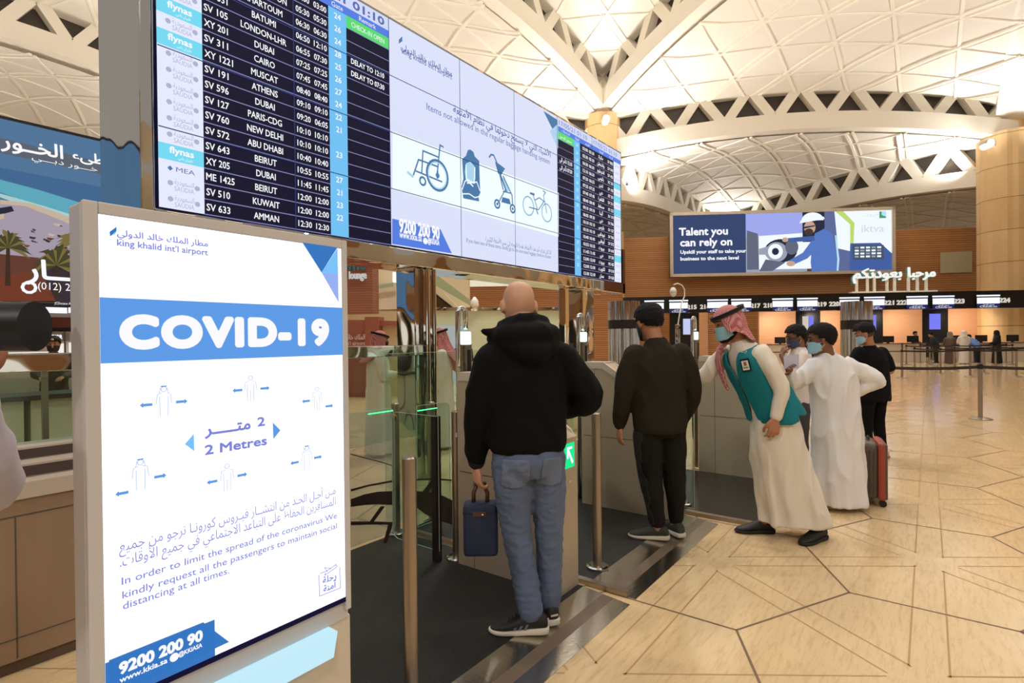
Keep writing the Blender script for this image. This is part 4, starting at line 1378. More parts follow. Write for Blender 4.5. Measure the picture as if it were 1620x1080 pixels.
    poly('green', [(.945, .87), (.975, .87), (.975, .98), (.945, .98)]); poly('sky', [(.955, .92), (.975, .89), (.975, .98), (.955, .98)])
    tx = MB()
    dd = .012 + (lay[0] + 2) * .0008
    def T(s, x, y, h, wd, bold=.05): F.text(tx, s, b + x * iw, b + y * ih, h * ih, dd, width=wd * iw, bold=bold)
    T('Talent you', .03, .66, .13, .225); T('can rely on', .035, .475, .13, .24)
    T('Upskill your staff to take your', .035, .345, .06, .305); T('business to the next level', .035, .23, .06, .27)
    tx.build('lettering', M_TXTW, root)
    t2 = MB(); F.text(t2, 'iktva', b + .865 * iw, b + .64 * ih, .13 * ih, dd, width=.10 * iw); F.text(t2, arabic('الإعلانات'), b + .87 * iw, b + .9 * ih, .05 * ih, dd, width=.07 * iw); t2.build('pale_lettering', mat('pale_lettering', (196, 216, 216), emit=1.0), root)
    for c, m in mbs.items(): m.build('picture', mat('ad_' + c, cols[c], emit=1.0), root)
billboard()

def welcome():
    root = empty('welcome_sign', on_c(1412, 530, DF - .2).xy.to_3d(), 'white standing Arabic letters on thin posts above the check-in fascia', 'sign')
    F = cface(1348, 465, DF + .2)
    z = FZ1 - F.o.z
    s1 = F.px(1480, 462)[0]
    pb = MB()
    F.rect(pb, -.1, z, s1 * .63, z + .09, -.2, .4); F.rect(pb, s1 * .655, z, s1, z + .09, -.2, .4)
    pb.build('base', mat('sign_white', (240, 236, 224), rough=.5), root)
    for x in (1355, 1372, 1383, 1403, 1415, 1437, 1451, 1465):
        m = MB(); s, t = F.px(x, 440); F.rect(m, s - .06, z + .09, s + .06, F.px(x, 432)[1], -.06, .12); m.build('post', mat('sign_white'), root)
    l = MB()
    a, b_ = F.px(1349, 437), F.px(1425, 437)
    F.text(l, arabic('بعودتكم'), a[0], a[1] - .12, .56, .0, width=b_[0] - a[0], bold=.025, depth=.14)
    a, b_ = F.px(1436, 435), F.px(1478, 435)
    F.text(l, arabic('مرحبا'), a[0], a[1] - .12, .56, .0, width=b_[0] - a[0], bold=.025, depth=.14)
    l.build('lettering', mat('sign_lit', (246, 246, 240), emit=.95), root)
    t = MB()
    a, b_ = F.px(1349, 437), F.px(1425, 437)
    F.text(t, arabic('بعودتكم'), a[0] - .08, a[1] - .17, .56, -.06, width=b_[0] - a[0], bold=.03, depth=.05)
    a, b_ = F.px(1436, 435), F.px(1478, 435)
    F.text(t, arabic('مرحبا'), a[0] - .08, a[1] - .17, .56, -.06, width=b_[0] - a[0], bold=.03, depth=.05)
    t.build('letter_return', mat('sign_teal', (60, 128, 124), rough=.5), root)
welcome()

def cylinder(x0, x1, y0, dist, label):
    a, b = on_c(x0, y0, dist), on_c(x1, y0, dist)
    c = (a + b) / 2
    r = (a - b).length / 2
    h = c.z
    root = empty('steel_cylinder', (c.x, c.y, 0), label, 'column', group='clustered mirror-steel cylinders')
    m = MB()
    for k in range(10):
        an = k * 2 * PI / 10
        m.tube([(c.x + math.cos(an) * r * .80, c.y + math.sin(an) * r * .80, 0), (c.x + math.cos(an) * r * .80, c.y + math.sin(an) * r * .80, h)], r * .24, 20)
    m.build('tubes', M_CHROME_FLAT, root, smooth=True, angle=40)
    k = MB(); k.lathe([(r * 1.04, h * .80 - .16), (r * 1.04, h * .80 + .04)], (c.x, c.y, 0), 40); k.build('dark_band', mat('band_black', (28, 24, 20), rough=.25), root, smooth=True, angle=40)
    core = MB(); core.lathe([(r * .85, .0), (r * .85, h - .02)], (c.x, c.y, 0), 24); core.build('core', M_STEEL, root)
cylinder(962, 1011, 477, 13.0, 'clustered mirror-steel cylinder with dark band left of the dark haired man')
cylinder(1332, 1378, 477, 13.0, 'clustered mirror-steel cylinder with dark band behind the white robed man')

# ------------------------------------------------------------------ queue posts
def make_post(p, label):
    root = empty('queue_post', p, label, 'queue post', group='belt barrier posts')
    m = MB(); m.lathe([(.17, 0), (.17, .012), (.12, .03), (.036, .04), (.034, .06), (.034, .93), (.034, .96)], (0, 0, 0), 22); m.build('post', M_STEEL, root, smooth=True, world=False, angle=35)
    h = MB(); h.lathe([(.04, .885), (.04, .965), (.03, .975)], (0, 0, 0), 18); h.build('belt_head', M_BLACK, root, world=False)
    return root
M_BELT = mat('belt_brown', (46, 34, 30), rough=.7)
def belt(a, b, parent):
    a, b = Vector(a), Vector(b)
    m = MB()
    n = 8
    vs, fs = [], []
    for k in range(n + 1):
        q = a.lerp(b, k / n)
        sag = -.03 * 4 * (k / n) * (1 - k / n)
        for dz in (.895, .948):
            for s in (-.002, .002):
                vs.append(Vector((q.x, q.y, q.z + dz + sag)) + Vector((-(b - a).y, (b - a).x, 0)).normalized() * s)
    for k in range(n):
        i = k * 4
        fs += [[i, i + 4, i + 6, i + 2], [i + 1, i + 3, i + 7, i + 5], [i + 2, i + 6, i + 7, i + 3], [i, i + 1, i + 5, i + 4]]
    m.add(vs, fs)
    m.build('belt', M_BELT, parent)
p0 = on_floor(1551, 663); p0.z = 0
post = make_post(p0, 'tall near belt barrier post standing alone on the bright tiles')
pr_ = on_floor(1752, 668); pl_ = on_floor(1386, 661)
belt(p0, (pr_.x, pr_.y, 0), post)
belt(p0, (pl_.x, pl_.y, 0), post)
# maze of posts in front of the desks
maze = [[(1427, 597.5), (1535, 595.8), (1608, 595.8)], [(1447, 587.5), (1488, 591.7), (1557, 590.8), (1625, 590)], [(1510, 586.7), (1575, 585), (1640, 585)],
        [(1434, 577), (1471, 577.5), (1509, 577), (1553, 577), (1602, 576.5)], [(1456, 573.5), (1496, 573.5), (1541, 573), (1572, 573), (1592, 573)], [(1476, 570), (1524, 570), (1563, 570), (1622, 570)]]
pos_w = ['first', 'second', 'third', 'fourth', 'fifth']
row_w = ['nearest', 'second', 'third', 'fourth', 'fifth', 'rearmost']
for ri, rowp in enumerate(maze):
    pts = [on_floor(x, y) for x, y in rowp]
    prev = None
    for ci, q in enumerate(pts):
        o = copy_tree(post)
        for ch in list(o.children):
            if ch.name.startswith('belt') and not ch.name.startswith('belt_head'):
                bpy.data.objects.remove(ch)
        o.location = (q.x, q.y, 0)
        o['label'] = 'belt barrier post in the check-in maze, %s of the %s row of posts' % (pos_w[ci], row_w[ri])
        if prev is not None:
            belt((prev.x, prev.y, 0), (q.x, q.y, 0), o)
        prev = q

# ------------------------------------------------------------------ left side of the hall
def left_billboard():
    V = 14.0
    F = Face((-4, V, 0), (1, 0, 0), (0, 0, 1))
    P = F.px
    root = empty('advertising_billboard', (2.0, V, 0), 'huge seaside billboard of a beach with palms and blue sea at the left', 'billboard')
    zt, zb = P(60, 201)[1], P(60, 472)[1]
    s0, s1 = -1.5, P(300, 300)[0]
    bk = MB(); F.rect(bk, s0 - .06, zb - .06, s1, zt + .06, -.4, .4); bk.build('box', mat('frame_black', (24, 24, 30), rough=.4), root)
    cols = {'sea': (84, 122, 160), 'haze': (96, 104, 116), 'deep': (68, 108, 152), 'turq': (98, 176, 196), 'foam': (176, 214, 214), 'sand': (206, 186, 164), 'patio': (172, 160, 176), 'umber': (104, 62, 50), 'dark': (58, 48, 56), 'palm': (72, 70, 44), 'palm2': (128, 112, 62), 'trunk': (64, 48, 34), 'roof': (118, 60, 40), 'navy': (40, 42, 62)}
    mbs, lay = {}, [0]
    def poly(c, pts):
        lay[0] += 1
        F.poly(mbs.setdefault(c, MB()), pts, .004 + lay[0] * .0008)
    def pp(c, pts): poly(c, [P(x, y) for x, y in pts])
    poly('sea', [(s0, zb), (s1, zb), (s1, zt), (s0, zt)])
    pp('haze', [(-60, 205), (0, 218), (182, 262), (182, 280), (0, 242), (-60, 232)])
    pp('deep', [(-60, 262), (0, 265), (182, 300), (182, 330), (0, 300), (-60, 290)])
    pp('turq', [(-60, 270), (0, 284), (60, 300), (190, 340), (190, 372), (60, 326), (0, 304), (-60, 290)])
    pp('foam', [(-60, 292), (0, 306), (70, 326), (190, 364), (190, 372), (70, 338), (0, 312), (-60, 300)])
    pp('sand', [(0, 316), (50, 322), (190, 372), (190, 440), (0, 360)])
    pp('patio', [(-60, 318), (40, 326), (100, 350), (190, 392), (190, 440), (-60, 440)])
    pp('umber', [(-60, 396), (190, 420), (190, zb and 476), (-60, 476)])
    pp('roof', [(-20, 440), (40, 430), (90, 476), (-20, 476)])
    pp('dark', [(60, 420), (190, 410), (190, 480), (90, 480)])
    pp('navy', [(-20, 332), (18, 326), (22, 334), (-20, 345)])
    pp('sand', [(-6, 340), (6, 338), (6, 346), (-6, 348)])
    rnd = random.Random(3)
    for k in range(26):
        x, y = 20 + rnd.random() * 110, 352 + rnd.random() * 40
        pp(rnd.choice(['umber', 'sand', 'dark', 'patio']), [(x, y), (x + 3 + rnd.random() * 9, y + 2), (x + 3 + rnd.random() * 9, y + 5), (x, y + 3)])
    def palm(x, y, r, h, c):
        pp('trunk', [(x - 3, y), (x + 3, y), (x + 4, y + h), (x - 5, y + h)])
        for k in range(17):
            a = -.25 + k * (PI + .5) / 16
            L_ = r * (.75 + .35 * rnd.random())
            tip = (x + math.cos(a) * L_, y - math.sin(a) * L_ * .8 + L_ * .3 * abs(math.cos(a)))
            mid = (x + math.cos(a) * L_ * .55, y - math.sin(a) * L_ * .62)
            n = (-math.sin(a) * r * .1, -math.cos(a) * r * .1)
            pp(c if k % 3 else 'palm2', [(x, y), (mid[0] + n[0], mid[1] + n[1]), tip, (mid[0] - n[0], mid[1] - n[1])])
    palm(12, 392, 40, 60, 'palm'); palm(112, 386, 30, 60, 'palm2'); palm(88, 420, 46, 50, 'palm'); palm(150, 410, 40, 50, 'palm')
    tx = MB()
    dd = .004 + (lay[0] + 2) * .0008
    def T(s, x0, y0, x1, y1, hp, bold=.03, ar=True):
        a, b = P(x0, y0), P(x1, y1)
        h = P(x0, y0 - hp)[1] - a[1]
        F.text(tx, arabic(s) if ar else s, a[0], (a[1] + b[1]) / 2, h, dd, width=b[0] - a[0], bold=bold)
    T('شاطىء', 112, 252, 192, 268, 15); T('الخــور', 0, 236, 97, 250, 22); T('خـــور دبـــي', 48, 252, 152, 274, 8, .0)
    T('عمـــار', 40, 437, 165, 450, 30, .04); T('(012) 260', 58, 458, 126, 461, 12, .0, False)
    c = P(44, 455); F.ring(tx, c, .10, .05, dd, 10)
    T('JCDecaux ATA', 84, 481, 116, 483, 4, .0, False)
    tx.build('lettering', M_TXTW, root)
    for c, m in mbs.items(): m.build('picture', mat('poster_' + c, cols[c], emit=.85), root)
left_billboard()
def shop():
    V = 16.5
    F = Face((-6, V, 0), (1, 0, 0), (0, 0, 1))
    P = F.px
    root = empty('perfume_shop', (2, V, 0), 'bright white shop front with a lit fascia under the seaside billboard', 'shop')
    def R(m, x0, y0, x1, y1, d, th=.05):
        a, b = P(x0, y1), P(x1, y0)
        F.rect(m, a[0], a[1], b[0], b[1], d, th)
    m = MB(); R(m, -700, 470, 240, 700, -.2, .1); m.build('back_wall', mat('shop_wall', (206, 196, 184), rough=.6), root)
    m = MB(); R(m, -30, 505, 240, 517, .0, .3); m.build('red_band', mat('shop_maroon', (108, 52, 46), rough=.5), root)
    m = MB(); R(m, -30, 518, 240, 524, .05, .1); R(m, 60, 478, 182, 490, .0, .1); m.build('dark_soffit', mat('shop_dark', (44, 44, 62), rough=.5), root)
    m = MB(); R(m, 70, 487, 103, 495, .1); R(m, 106, 487, 122, 495, .1); R(m, 126, 487, 182, 495, .1); m.build('lit_sign', mat('shop_sign', (250, 250, 250), emit=1.1), root)
    m = MB(); R(m, 62, 527, 105, 540, .05, .2); m.build('fascia', mat('shop_grey', (176, 170, 168), rough=.5), root)
    m = MB(); R(m, 0, 556, 70, 559, .05, .3); R(m, 108, 541, 182, 562, .05, .04); R(m, 88, 543, 100, 580, .05, .04); m.build('lit_display', mat('shop_glow', (250, 244, 236), emit=.9), root)
    m = MB(); a = P(93, 536); F.text(m, 'CHRISTIAN DIOR', a[0], a[1], .10, .26, width=.62, align='R', bold=.04); m.build('lettering', M_TXTW, root)
    m = MB(); R(m, 96, 524, 98, 562, .25, .03); R(m, 108, 543, 122, 563, .3, .5); m.build('fittings', mat('shop_steel', (120, 118, 120), rough=.3, metal=.6), root)
    m = MB(); R(m, -200, 476, 60, 492, .0, .1); m.build('tiled_band', mat('shop_beige', (214, 194, 158), rough=.6), root)
shop()
def back_benches():
    # small pieces standing between the rail and the shop
    for k, (x, y, lab) in enumerate(((-25, 640, 'pale counter with dark frame seen through the glass at far left'), (105, 625, 'pale white pedestal seen through the glass beside the totem'))):
        p = on_v(x, y, 7.5)
        root = empty('service_counter', (p.x, 7.5, 0), lab, 'counter', group='counters beyond the glass')
        m = MB(); m.box((p.x - .3, 7.5, 0), (p.x + .3, 8.0, .92)); m.build('body', mat('bench_cream', (200, 188, 170), rough=.5), root)
        t = MB(); t.box((p.x - .33, 7.45, .92), (p.x + .33, 8.05, .97)); t.build('top', mat('bench_top', (70, 60, 56), rough=.4), root)
back_benches()

# ------------------------------------------------------------------ middle distance beyond the gates
def solid(name, label, cat, pts, dist, depth, m, parent=None):
    mb = MB(); P = [on_c(x, y, dist) for x, y in pts]
    mb.prism(P, NC * depth)
    if parent is not None: return mb.build(name, m, parent)
    c = sum(P, Vector()) / len(P)
    o = mb.build(name, m)
    return tag(o, label, cat)
M_BEIGE = mat('wall_beige', (222, 206, 170), rough=.65)
M_CREAMW = mat('wall_cream', (236, 222, 188), rough=.65)
M_MINT = mat('wall_mint', (202, 208, 176), rough=.5)
def down(x, y, dist, z=0):
    """picture row where that wall meets the floor"""
    return y
def wallbox(name, num, x0, x1, ytop, dist, depth, m):
    a, b = on_c(x0, ytop, dist), on_c(x1, ytop, dist)
    mb = MB(); mb.prism([Vector((a.x, a.y, 0)), Vector((b.x, b.y, 0)), Vector((b.x, b.y, b.z)), Vector((a.x, a.y, a.z))], NC * depth)
    o = mb.build(name, m); o['kind'] = 'structure'; return o
def lounge():
    D = 19.0
    a, b = on_c(470, 500, D), on_c(590, 500, D)
    root = empty('lounge_block', on_c(540, 530, D).xy.to_3d(), 'timber slatted lounge wall with welcome lounge lettering above the gates', 'wall sign')
    m = MB(); z0 = on_c(560, 496, D).z
    m.prism([Vector((a.x, a.y, z0)), Vector((b.x, b.y, z0)), Vector((b.x, b.y, 7.0)), Vector((a.x, a.y, 7.0))], NC * .6)
    m.build('slat_wall', slats('lounge_slats', (138, 86, 68), (162, 106, 84), .085, rough=.5), root)
    F = cface(470, 440, D - .01)
    t = MB(); p = F.px(500, 428); q = F.px(579, 426); F.text(t, 'welcome', p[0], p[1], .40, 0, width=q[0] - p[0], bold=.03, depth=.05); t.build('teal_lettering', mat('sign_teal2', (30, 134, 156), rough=.4), root)
    t = MB(); p = F.px(553, 441); q = F.px(580, 440); F.text(t, 'lounge', p[0], p[1], .27, 0, width=q[0] - p[0], bold=.035, depth=.05); t.build('white_lettering', mat('sign_white2', (236, 232, 226), emit=.6), root)
lounge()
wallbox('wall_middle', 1, 430, 668, 492, 21.9, .4, mat('panel_sand', (206, 186, 148), rough=.6))
wallbox('wall_middle_upper', 1, 585, 740, 395, 23.0, .4, M_CREAMW)
solid('trim_12', None, None, [(590, 447), (626, 447), (650, 466), (650, 488), (590, 490)], 22.0, .5, mat('wall_cream2', (226, 214, 190), rough=.6))['kind'] = 'structure'
solid('window_11', None, None, [(621, 430), (652, 432), (652, 454), (634, 452), (621, 446)], 22.5, .1, mat('window_glow', (255, 252, 240), emit=1.0))['kind'] = 'structure'
solid('trim_13', None, None, [(592, 452), (622, 447), (622, 453), (592, 457)], 21.8, .05, mat('balustrade_glass', (176, 196, 168), rough=.2))['kind'] = 'structure'
wallbox('wall_timber', 1, 730, 985, 433, 26.0, .4, slats('wood_slats_fine', (160, 104, 62), (188, 134, 84), .10, rough=.42, groove=.18))
solid('window_12', None, None, [(742, 438), (804, 446), (804, 452), (742, 453)], 25.9, .1, mat('window_glow2', (250, 240, 212), emit=.8))['kind'] = 'structure'
def escalator():
    D = 21.0
    root = empty('escalator', on_c(720, 520, D).xy.to_3d(), 'escalator with green glass side sloping down behind the mirrored column', 'escalator')
    def S(nm, pts, d, dep, m):
        mb = MB(); mb.prism([on_c(x, y, d) for x, y in pts], NC * dep); mb.build(nm, m, root)
    S('glass_side', [(690, 434), (762, 488), (752, 488), (690, 452)], D, .06, mat('escalator_glass', (166, 176, 142), rough=.15))
    S('cream_side', [(672, 440), (690, 452), (726, 487), (716, 488), (672, 452)], D - .1, .3, M_BEIGE)
    S('step_run', [(666, 455), (680, 460), (716, 488), (666, 488)], D + .3, 1.0, mat('escalator_dark', (98, 72, 54), rough=.3, metal=.4))
    S('handrail', [(676, 456), (680, 457), (718, 487), (712, 487)], D - .2, .1, M_BLACK)
escalator()
wallbox('wall_mint', 1, 668, 905, 489, 18.0, .3, M_MINT)
solid('trim_14', None, None, [(668, 486), (905, 486), (905, 491), (668, 491)], 17.9, .2, M_CHROME)['kind'] = 'structure'
solid('window_13', None, None, [(676, 516), (738, 514), (738, 660), (676, 660)], 17.9, .06, mat('corridor_glow', (206, 216, 216), emit=.55))['kind'] = 'structure'
def red_kiosk():
    D = 14.0
    root = empty('wooden_portal', on_c(600, 530, D).xy.to_3d(), 'red-brown wooden portal with airport lettering behind the man in black mask', 'portal')
    def S(nm, pts, d, dep, m):
        mb = MB(); mb.prism([on_c(x, y, d) for x, y in pts], NC * dep); return mb.build(nm, m, root)
    R_ = mat('portal_wood', (146, 84, 64), rough=.5, var=.1, vscale=4)
    S('sign_wall', [(500, 506), (578, 506), (578, 700), (500, 700)], D, .3, R_)
    S('pillar', [(577, 501), (599, 501), (599, 705), (577, 705)], D - .1, .4, R_)
    S('lintel', [(599, 507), (645, 508), (645, 515), (599, 515)], D, .3, R_)
    S('door_leaf', [(601, 515), (642, 515), (642, 700), (601, 700)], D + .2, .1, mat('portal_door', (206, 184, 142), rough=.55))
    F = cface(500, 540, D - .01)
    t = MB(); p = F.px(530, 537); q = F.px(580, 537); F.text(t, arabic('الملك خالد الدولي'), p[0], p[1], .13, .11, width=q[0] - p[0], bold=.04)
    p = F.px(530, 546); q = F.px(580, 546); F.text(t, "khalid int'l airport", p[0], p[1], .10, .11, width=q[0] - p[0], bold=.03)
    t.build('lettering', mat('portal_text', (196, 170, 168), rough=.5), root)
red_kiosk()
p = on_c(751, 487, 17.8)
root = empty('security_camera', (p.x, p.y, 0), 'small white security camera on the mint wall left of the bald head', 'camera')
m = MB(); m.tube([(p.x, p.y, p.z - .1), (p.x, p.y, p.z + .12)], .07, 12); m.build('stem', mat('camera_white'), root)
m = MB(); m.lathe([(.03, .36), (.12, .24), (.14, .10), (.09, .02)], p, 16); m.build('head', mat('camera_white'), root, smooth=True)




# floodlights on the columns
def flood(px, py, k, label, off):
    d = ray(px, py); p = CAM + d * (((k - CAM).dot(_F0) - off) / d.dot(_F0))
    root = empty('flood_light', (p.x, p.y, p.z), label, 'lamp', group='column flood lights')
    m = MB(); m.tube([p - CF * .3, p + CF * .25], .26, 16); m.build('housing', mat('flood_grey', (200, 196, 186), rough=.4), root)
    hz = Vector((k.x - p.x, k.y - p.y, 0)).normalized()
    m = MB(); m.tube([p, p + hz * max(.1, Vector((k.x - p.x, k.y - p.y)).length - (1.15 if k is K1 else 1.59) - .005)], .05, 8); m.build('bracket', mat('flood_grey'), root)
    m = MB(); m.tube([p - CF * .31, p - CF * .3], .22, 16); m.build('lens', mat('flood_lens', (255, 250, 236), emit=2.5), root)
flood(958, 190, K1, 'round flood light at the neck of the middle column', 1.42)
flood(1561, 228, K2, 'bright flood light at the neck of the column by the timber wall', 1.0)
# ------------------------------------------------------------------ people
def V3(*a): return Vector(a)
def cr(P, t):
    """Catmull-Rom through a list of tuples (any length) at t in 0..len-1"""
    n = len(P) - 1
    i = min(int(t), n - 1)
    f = t - i
    a, b, c, d = P[max(i - 1, 0)], P[i], P[i + 1], P[min(i + 2, n)]
    return tuple(.5 * ((2 * b[k]) + (c[k] - a[k]) * f + (2 * a[k] - 5 * b[k] + 4 * c[k] - d[k]) * f * f + (3 * b[k] - a[k] - 3 * c[k] + d[k]) * f ** 3) for k in range(len(b)))
def ring_loft(mb, rings, n=22):
    """rings: (centre, X half axis, Y half axis) as vectors; closed at both ends"""
    vs, fs = [], []
    for c, ax, ay in rings:
        for k in range(n):
            a = 2 * PI * k / n
            vs.append(c + ax * math.cos(a) + ay * math.sin(a))
    m = len(rings)
    for i in range(m - 1):
        for k in range(n):
            k2 = (k + 1) % n
            fs.append([i * n + k, i * n + k2, (i + 1) * n + k2, (i + 1) * n + k])
    for i, base in ((0, 0), (m - 1, (m - 1) * n)):
        vs.append(rings[i][0])
        t = len(vs) - 1
        for k in range(n):
            f = [base + k, base + (k + 1) % n, t]
            fs.append(f[::-1] if i == 0 else f)
    mb.add(vs, fs)
def limb(mb, pts, rad, sub=5, n=14, flat=1.0, fdir=None):
    """smooth tapering limb with round ends"""
    P = [tuple(p) + (r,) for p, r in zip(pts, rad)]
    N = (len(P) - 1) * sub
    S = [cr(P, i / sub) for i in range(N + 1)]
    C = [Vector(s[:3]) for s in S]
    r = [max(.002, s[3]) for s in S]
    d0, d1 = (C[1] - C[0]).normalized(), (C[-1] - C[-2]).normalized()
    ring = []
    for q in (.95, .75, .4):
        ring.append((C[0] - d0 * r[0] * q, r[0] * math.sqrt(1 - q * q), d0))
    for i in range(N + 1):
        d = (C[min(i + 1, N)] - C[max(i - 1, 0)]).normalized()
        ring.append((C[i], r[i], d))
    for q in (.4, .75, .95):
        ring.append((C[-1] + d1 * r[-1] * q, r[-1] * math.sqrt(1 - q * q), d1))
    nrm = None
    out = []
    for c, rr, d in ring:
        if nrm is None:
            nrm = (fdir - d * fdir.dot(d)).normalized() if fdir is not None else d.orthogonal().normalized()
        else:
            nrm = (nrm - d * nrm.dot(d)).normalized()
        out.append((c, nrm * rr * flat, d.cross(nrm) * rr))
    ring_loft(mb, out, n)
def spine_loft(mb, pts, right, rad, n=30, sub=6):
    """pts spine points, right = right hand direction, rad (rx, ry) per point"""
    P = [tuple(p) + tuple(r) for p, r in zip(pts, rad)]
    N = (len(P) - 1) * sub
    S = [cr(P, i / sub) for i in range(N + 1)]
    out = []
    for i, s in enumerate(S):
        a, b = Vector(S[max(i - 1, 0)][:3]), Vector(S[min(i + 1, N)][:3])
        T = (b - a).normalized()
        X = (right - T * right.dot(T)).normalized()
        Y = T.cross(X)
        out.append((Vector(s[:3]), X * max(.004, s[3]), Y * max(.004, s[4])))
    ring_loft(mb, out, n)
def flat_loft(mb, rings, n=40, sub=5, folds=0.0, k=9, ph=0.0, z0=0.0, z1=1.0, right=V3(1, 0, 0)):
    """horizontal rings (z, cx, cy, rx, ry); folds grow from z1 down to z0"""
    N = (len(rings) - 1) * sub
    Y = V3(-right.y, right.x, 0)
    vs, fs = [], []
    for i in range(N + 1):
        z, cx, cy, rx, ry = cr(rings, i / sub)
        g = max(0, min(1, (z1 - z) / max(1e-3, z1 - z0)))
        for j in range(n):
            a = 2 * PI * j / n
            f = 1 + folds * g * (math.sin(k * a + ph) + .6 * math.sin((k - 4) * a + 1.3 + ph) + .4 * math.sin((k + 5) * a + z * 2))
            vs.append(V3(cx, cy, z) + right * (rx * f * math.cos(a)) + Y * (ry * f * math.sin(a)))
    for i in range(N):
        for j in range(n):
            j2 = (j + 1) % n
            fs.append([i * n + j, i * n + j2, (i + 1) * n + j2, (i + 1) * n + j])
    for base, rv in ((0, True), (N * n, False)):
        c = sum((vs[base + j] for j in range(n)), Vector()) / n
        vs.append(c)
        t = len(vs) - 1
        for j in range(n):
            f = [base + j, base + (j + 1) % n, t]
            fs.append(f[::-1] if rv else f)
    mb.add(vs, fs)

def evaluated(me, mods):
    o = bpy.data.objects.new('work', me)
    COL.objects.link(o)
    for kind, kw in mods:
        m = o.modifiers.new(kind, kind)
        for k, v in kw.items(): setattr(m, k, v)
    dg = bpy.context.evaluated_depsgraph_get()
    dg.update()
    r = bpy.data.meshes.new_from_object(o.evaluated_get(dg))
    bpy.data.objects.remove(o)
    return r
def skin(mb, name, m, parent, voxel=.012, smooth=4, wr=0.0, wscale=9.0, wst=(1, 1, .45), cut=None, thick=0.0, seed=0):
    """join the overlapping solids of mb into one continuous surface"""
    me = bpy.data.meshes.new(name)
    me.from_pydata([tuple(p) for p in mb.v], [], mb.f)
    r = evaluated(me, [('REMESH', dict(mode='VOXEL', voxel_size=voxel)), ('SMOOTH', dict(factor=.5, iterations=smooth))])
    bpy.data.meshes.remove(me)
    r.name = name
    if wr:
        nor = [v.normal.copy() for v in r.vertices]
        for v, nn in zip(r.vertices, nor):
            q = Vector((v.co.x * wst[0], v.co.y * wst[1], v.co.z * wst[2])) * wscale + Vector((seed * 7.1, seed * 3.3, seed))
            a = 1 - min(1, abs(noise.noise(q)) * 2.4)
            b = noise.noise(q * 2.3 + Vector((5, 1, 2)))
            v.co += nn * wr * (a * a * .9 - .3 + b * .45)
    if cut:
        bm = bmesh.new(); bm.from_mesh(r)
        kill = [f for f in bm.faces if cut(f.calc_center_median())]
        bmesh.ops.delete(bm, geom=kill, context='FACES')
        for _ in range(12):
            mv = {}
            for v in bm.verts:
                nb = [e.other_vert(v).co for e in v.link_edges if e.is_boundary]
                if len(nb) == 2:
                    mv[v] = v.co.lerp((nb[0] + nb[1]) / 2, .5)
            for v, c in mv.items(): v.co = c
        bm.to_mesh(r); bm.free()
    if thick:
        r2 = evaluated(r, [('SOLIDIFY', dict(thickness=thick, offset=-1.0))])
        bpy.data.meshes.remove(r); r = r2; r.name = name
    r.materials.clear()
    return link_mesh(name, r, parent, (m,), True)
def patch(src, name, m, parent, cond, off=.003, thick=.003):
    """a sewn-on piece that follows the surface of src"""
    bm = bmesh.new(); bm.from_mesh(src.data)
    bm.normal_update()
    kill = [f for f in bm.faces if not cond(f.calc_center_median(), f.normal)]
    bmesh.ops.delete(bm, geom=kill, context='FACES')
    if not bm.verts:
        bm.free(); return None
    for _ in range(6):
        mv = {}
        for v in bm.verts:
            nb = [e.other_vert(v).co for e in v.link_edges if e.is_boundary]
            if len(nb) == 2: mv[v] = v.co.lerp((nb[0] + nb[1]) / 2, .5)
        for v, c in mv.items(): v.co = c
    nn = [(v, v.normal.copy()) for v in bm.verts]
    for v, n_ in nn: v.co += n_ * off
    me = bpy.data.meshes.new(name); bm.to_mesh(me); bm.free()
    me.materials.clear()
    r = evaluated(me, [('SOLIDIFY', dict(thickness=thick, offset=0.0))])
    r.name = name
    return link_mesh(name, r, parent, (m,), True)

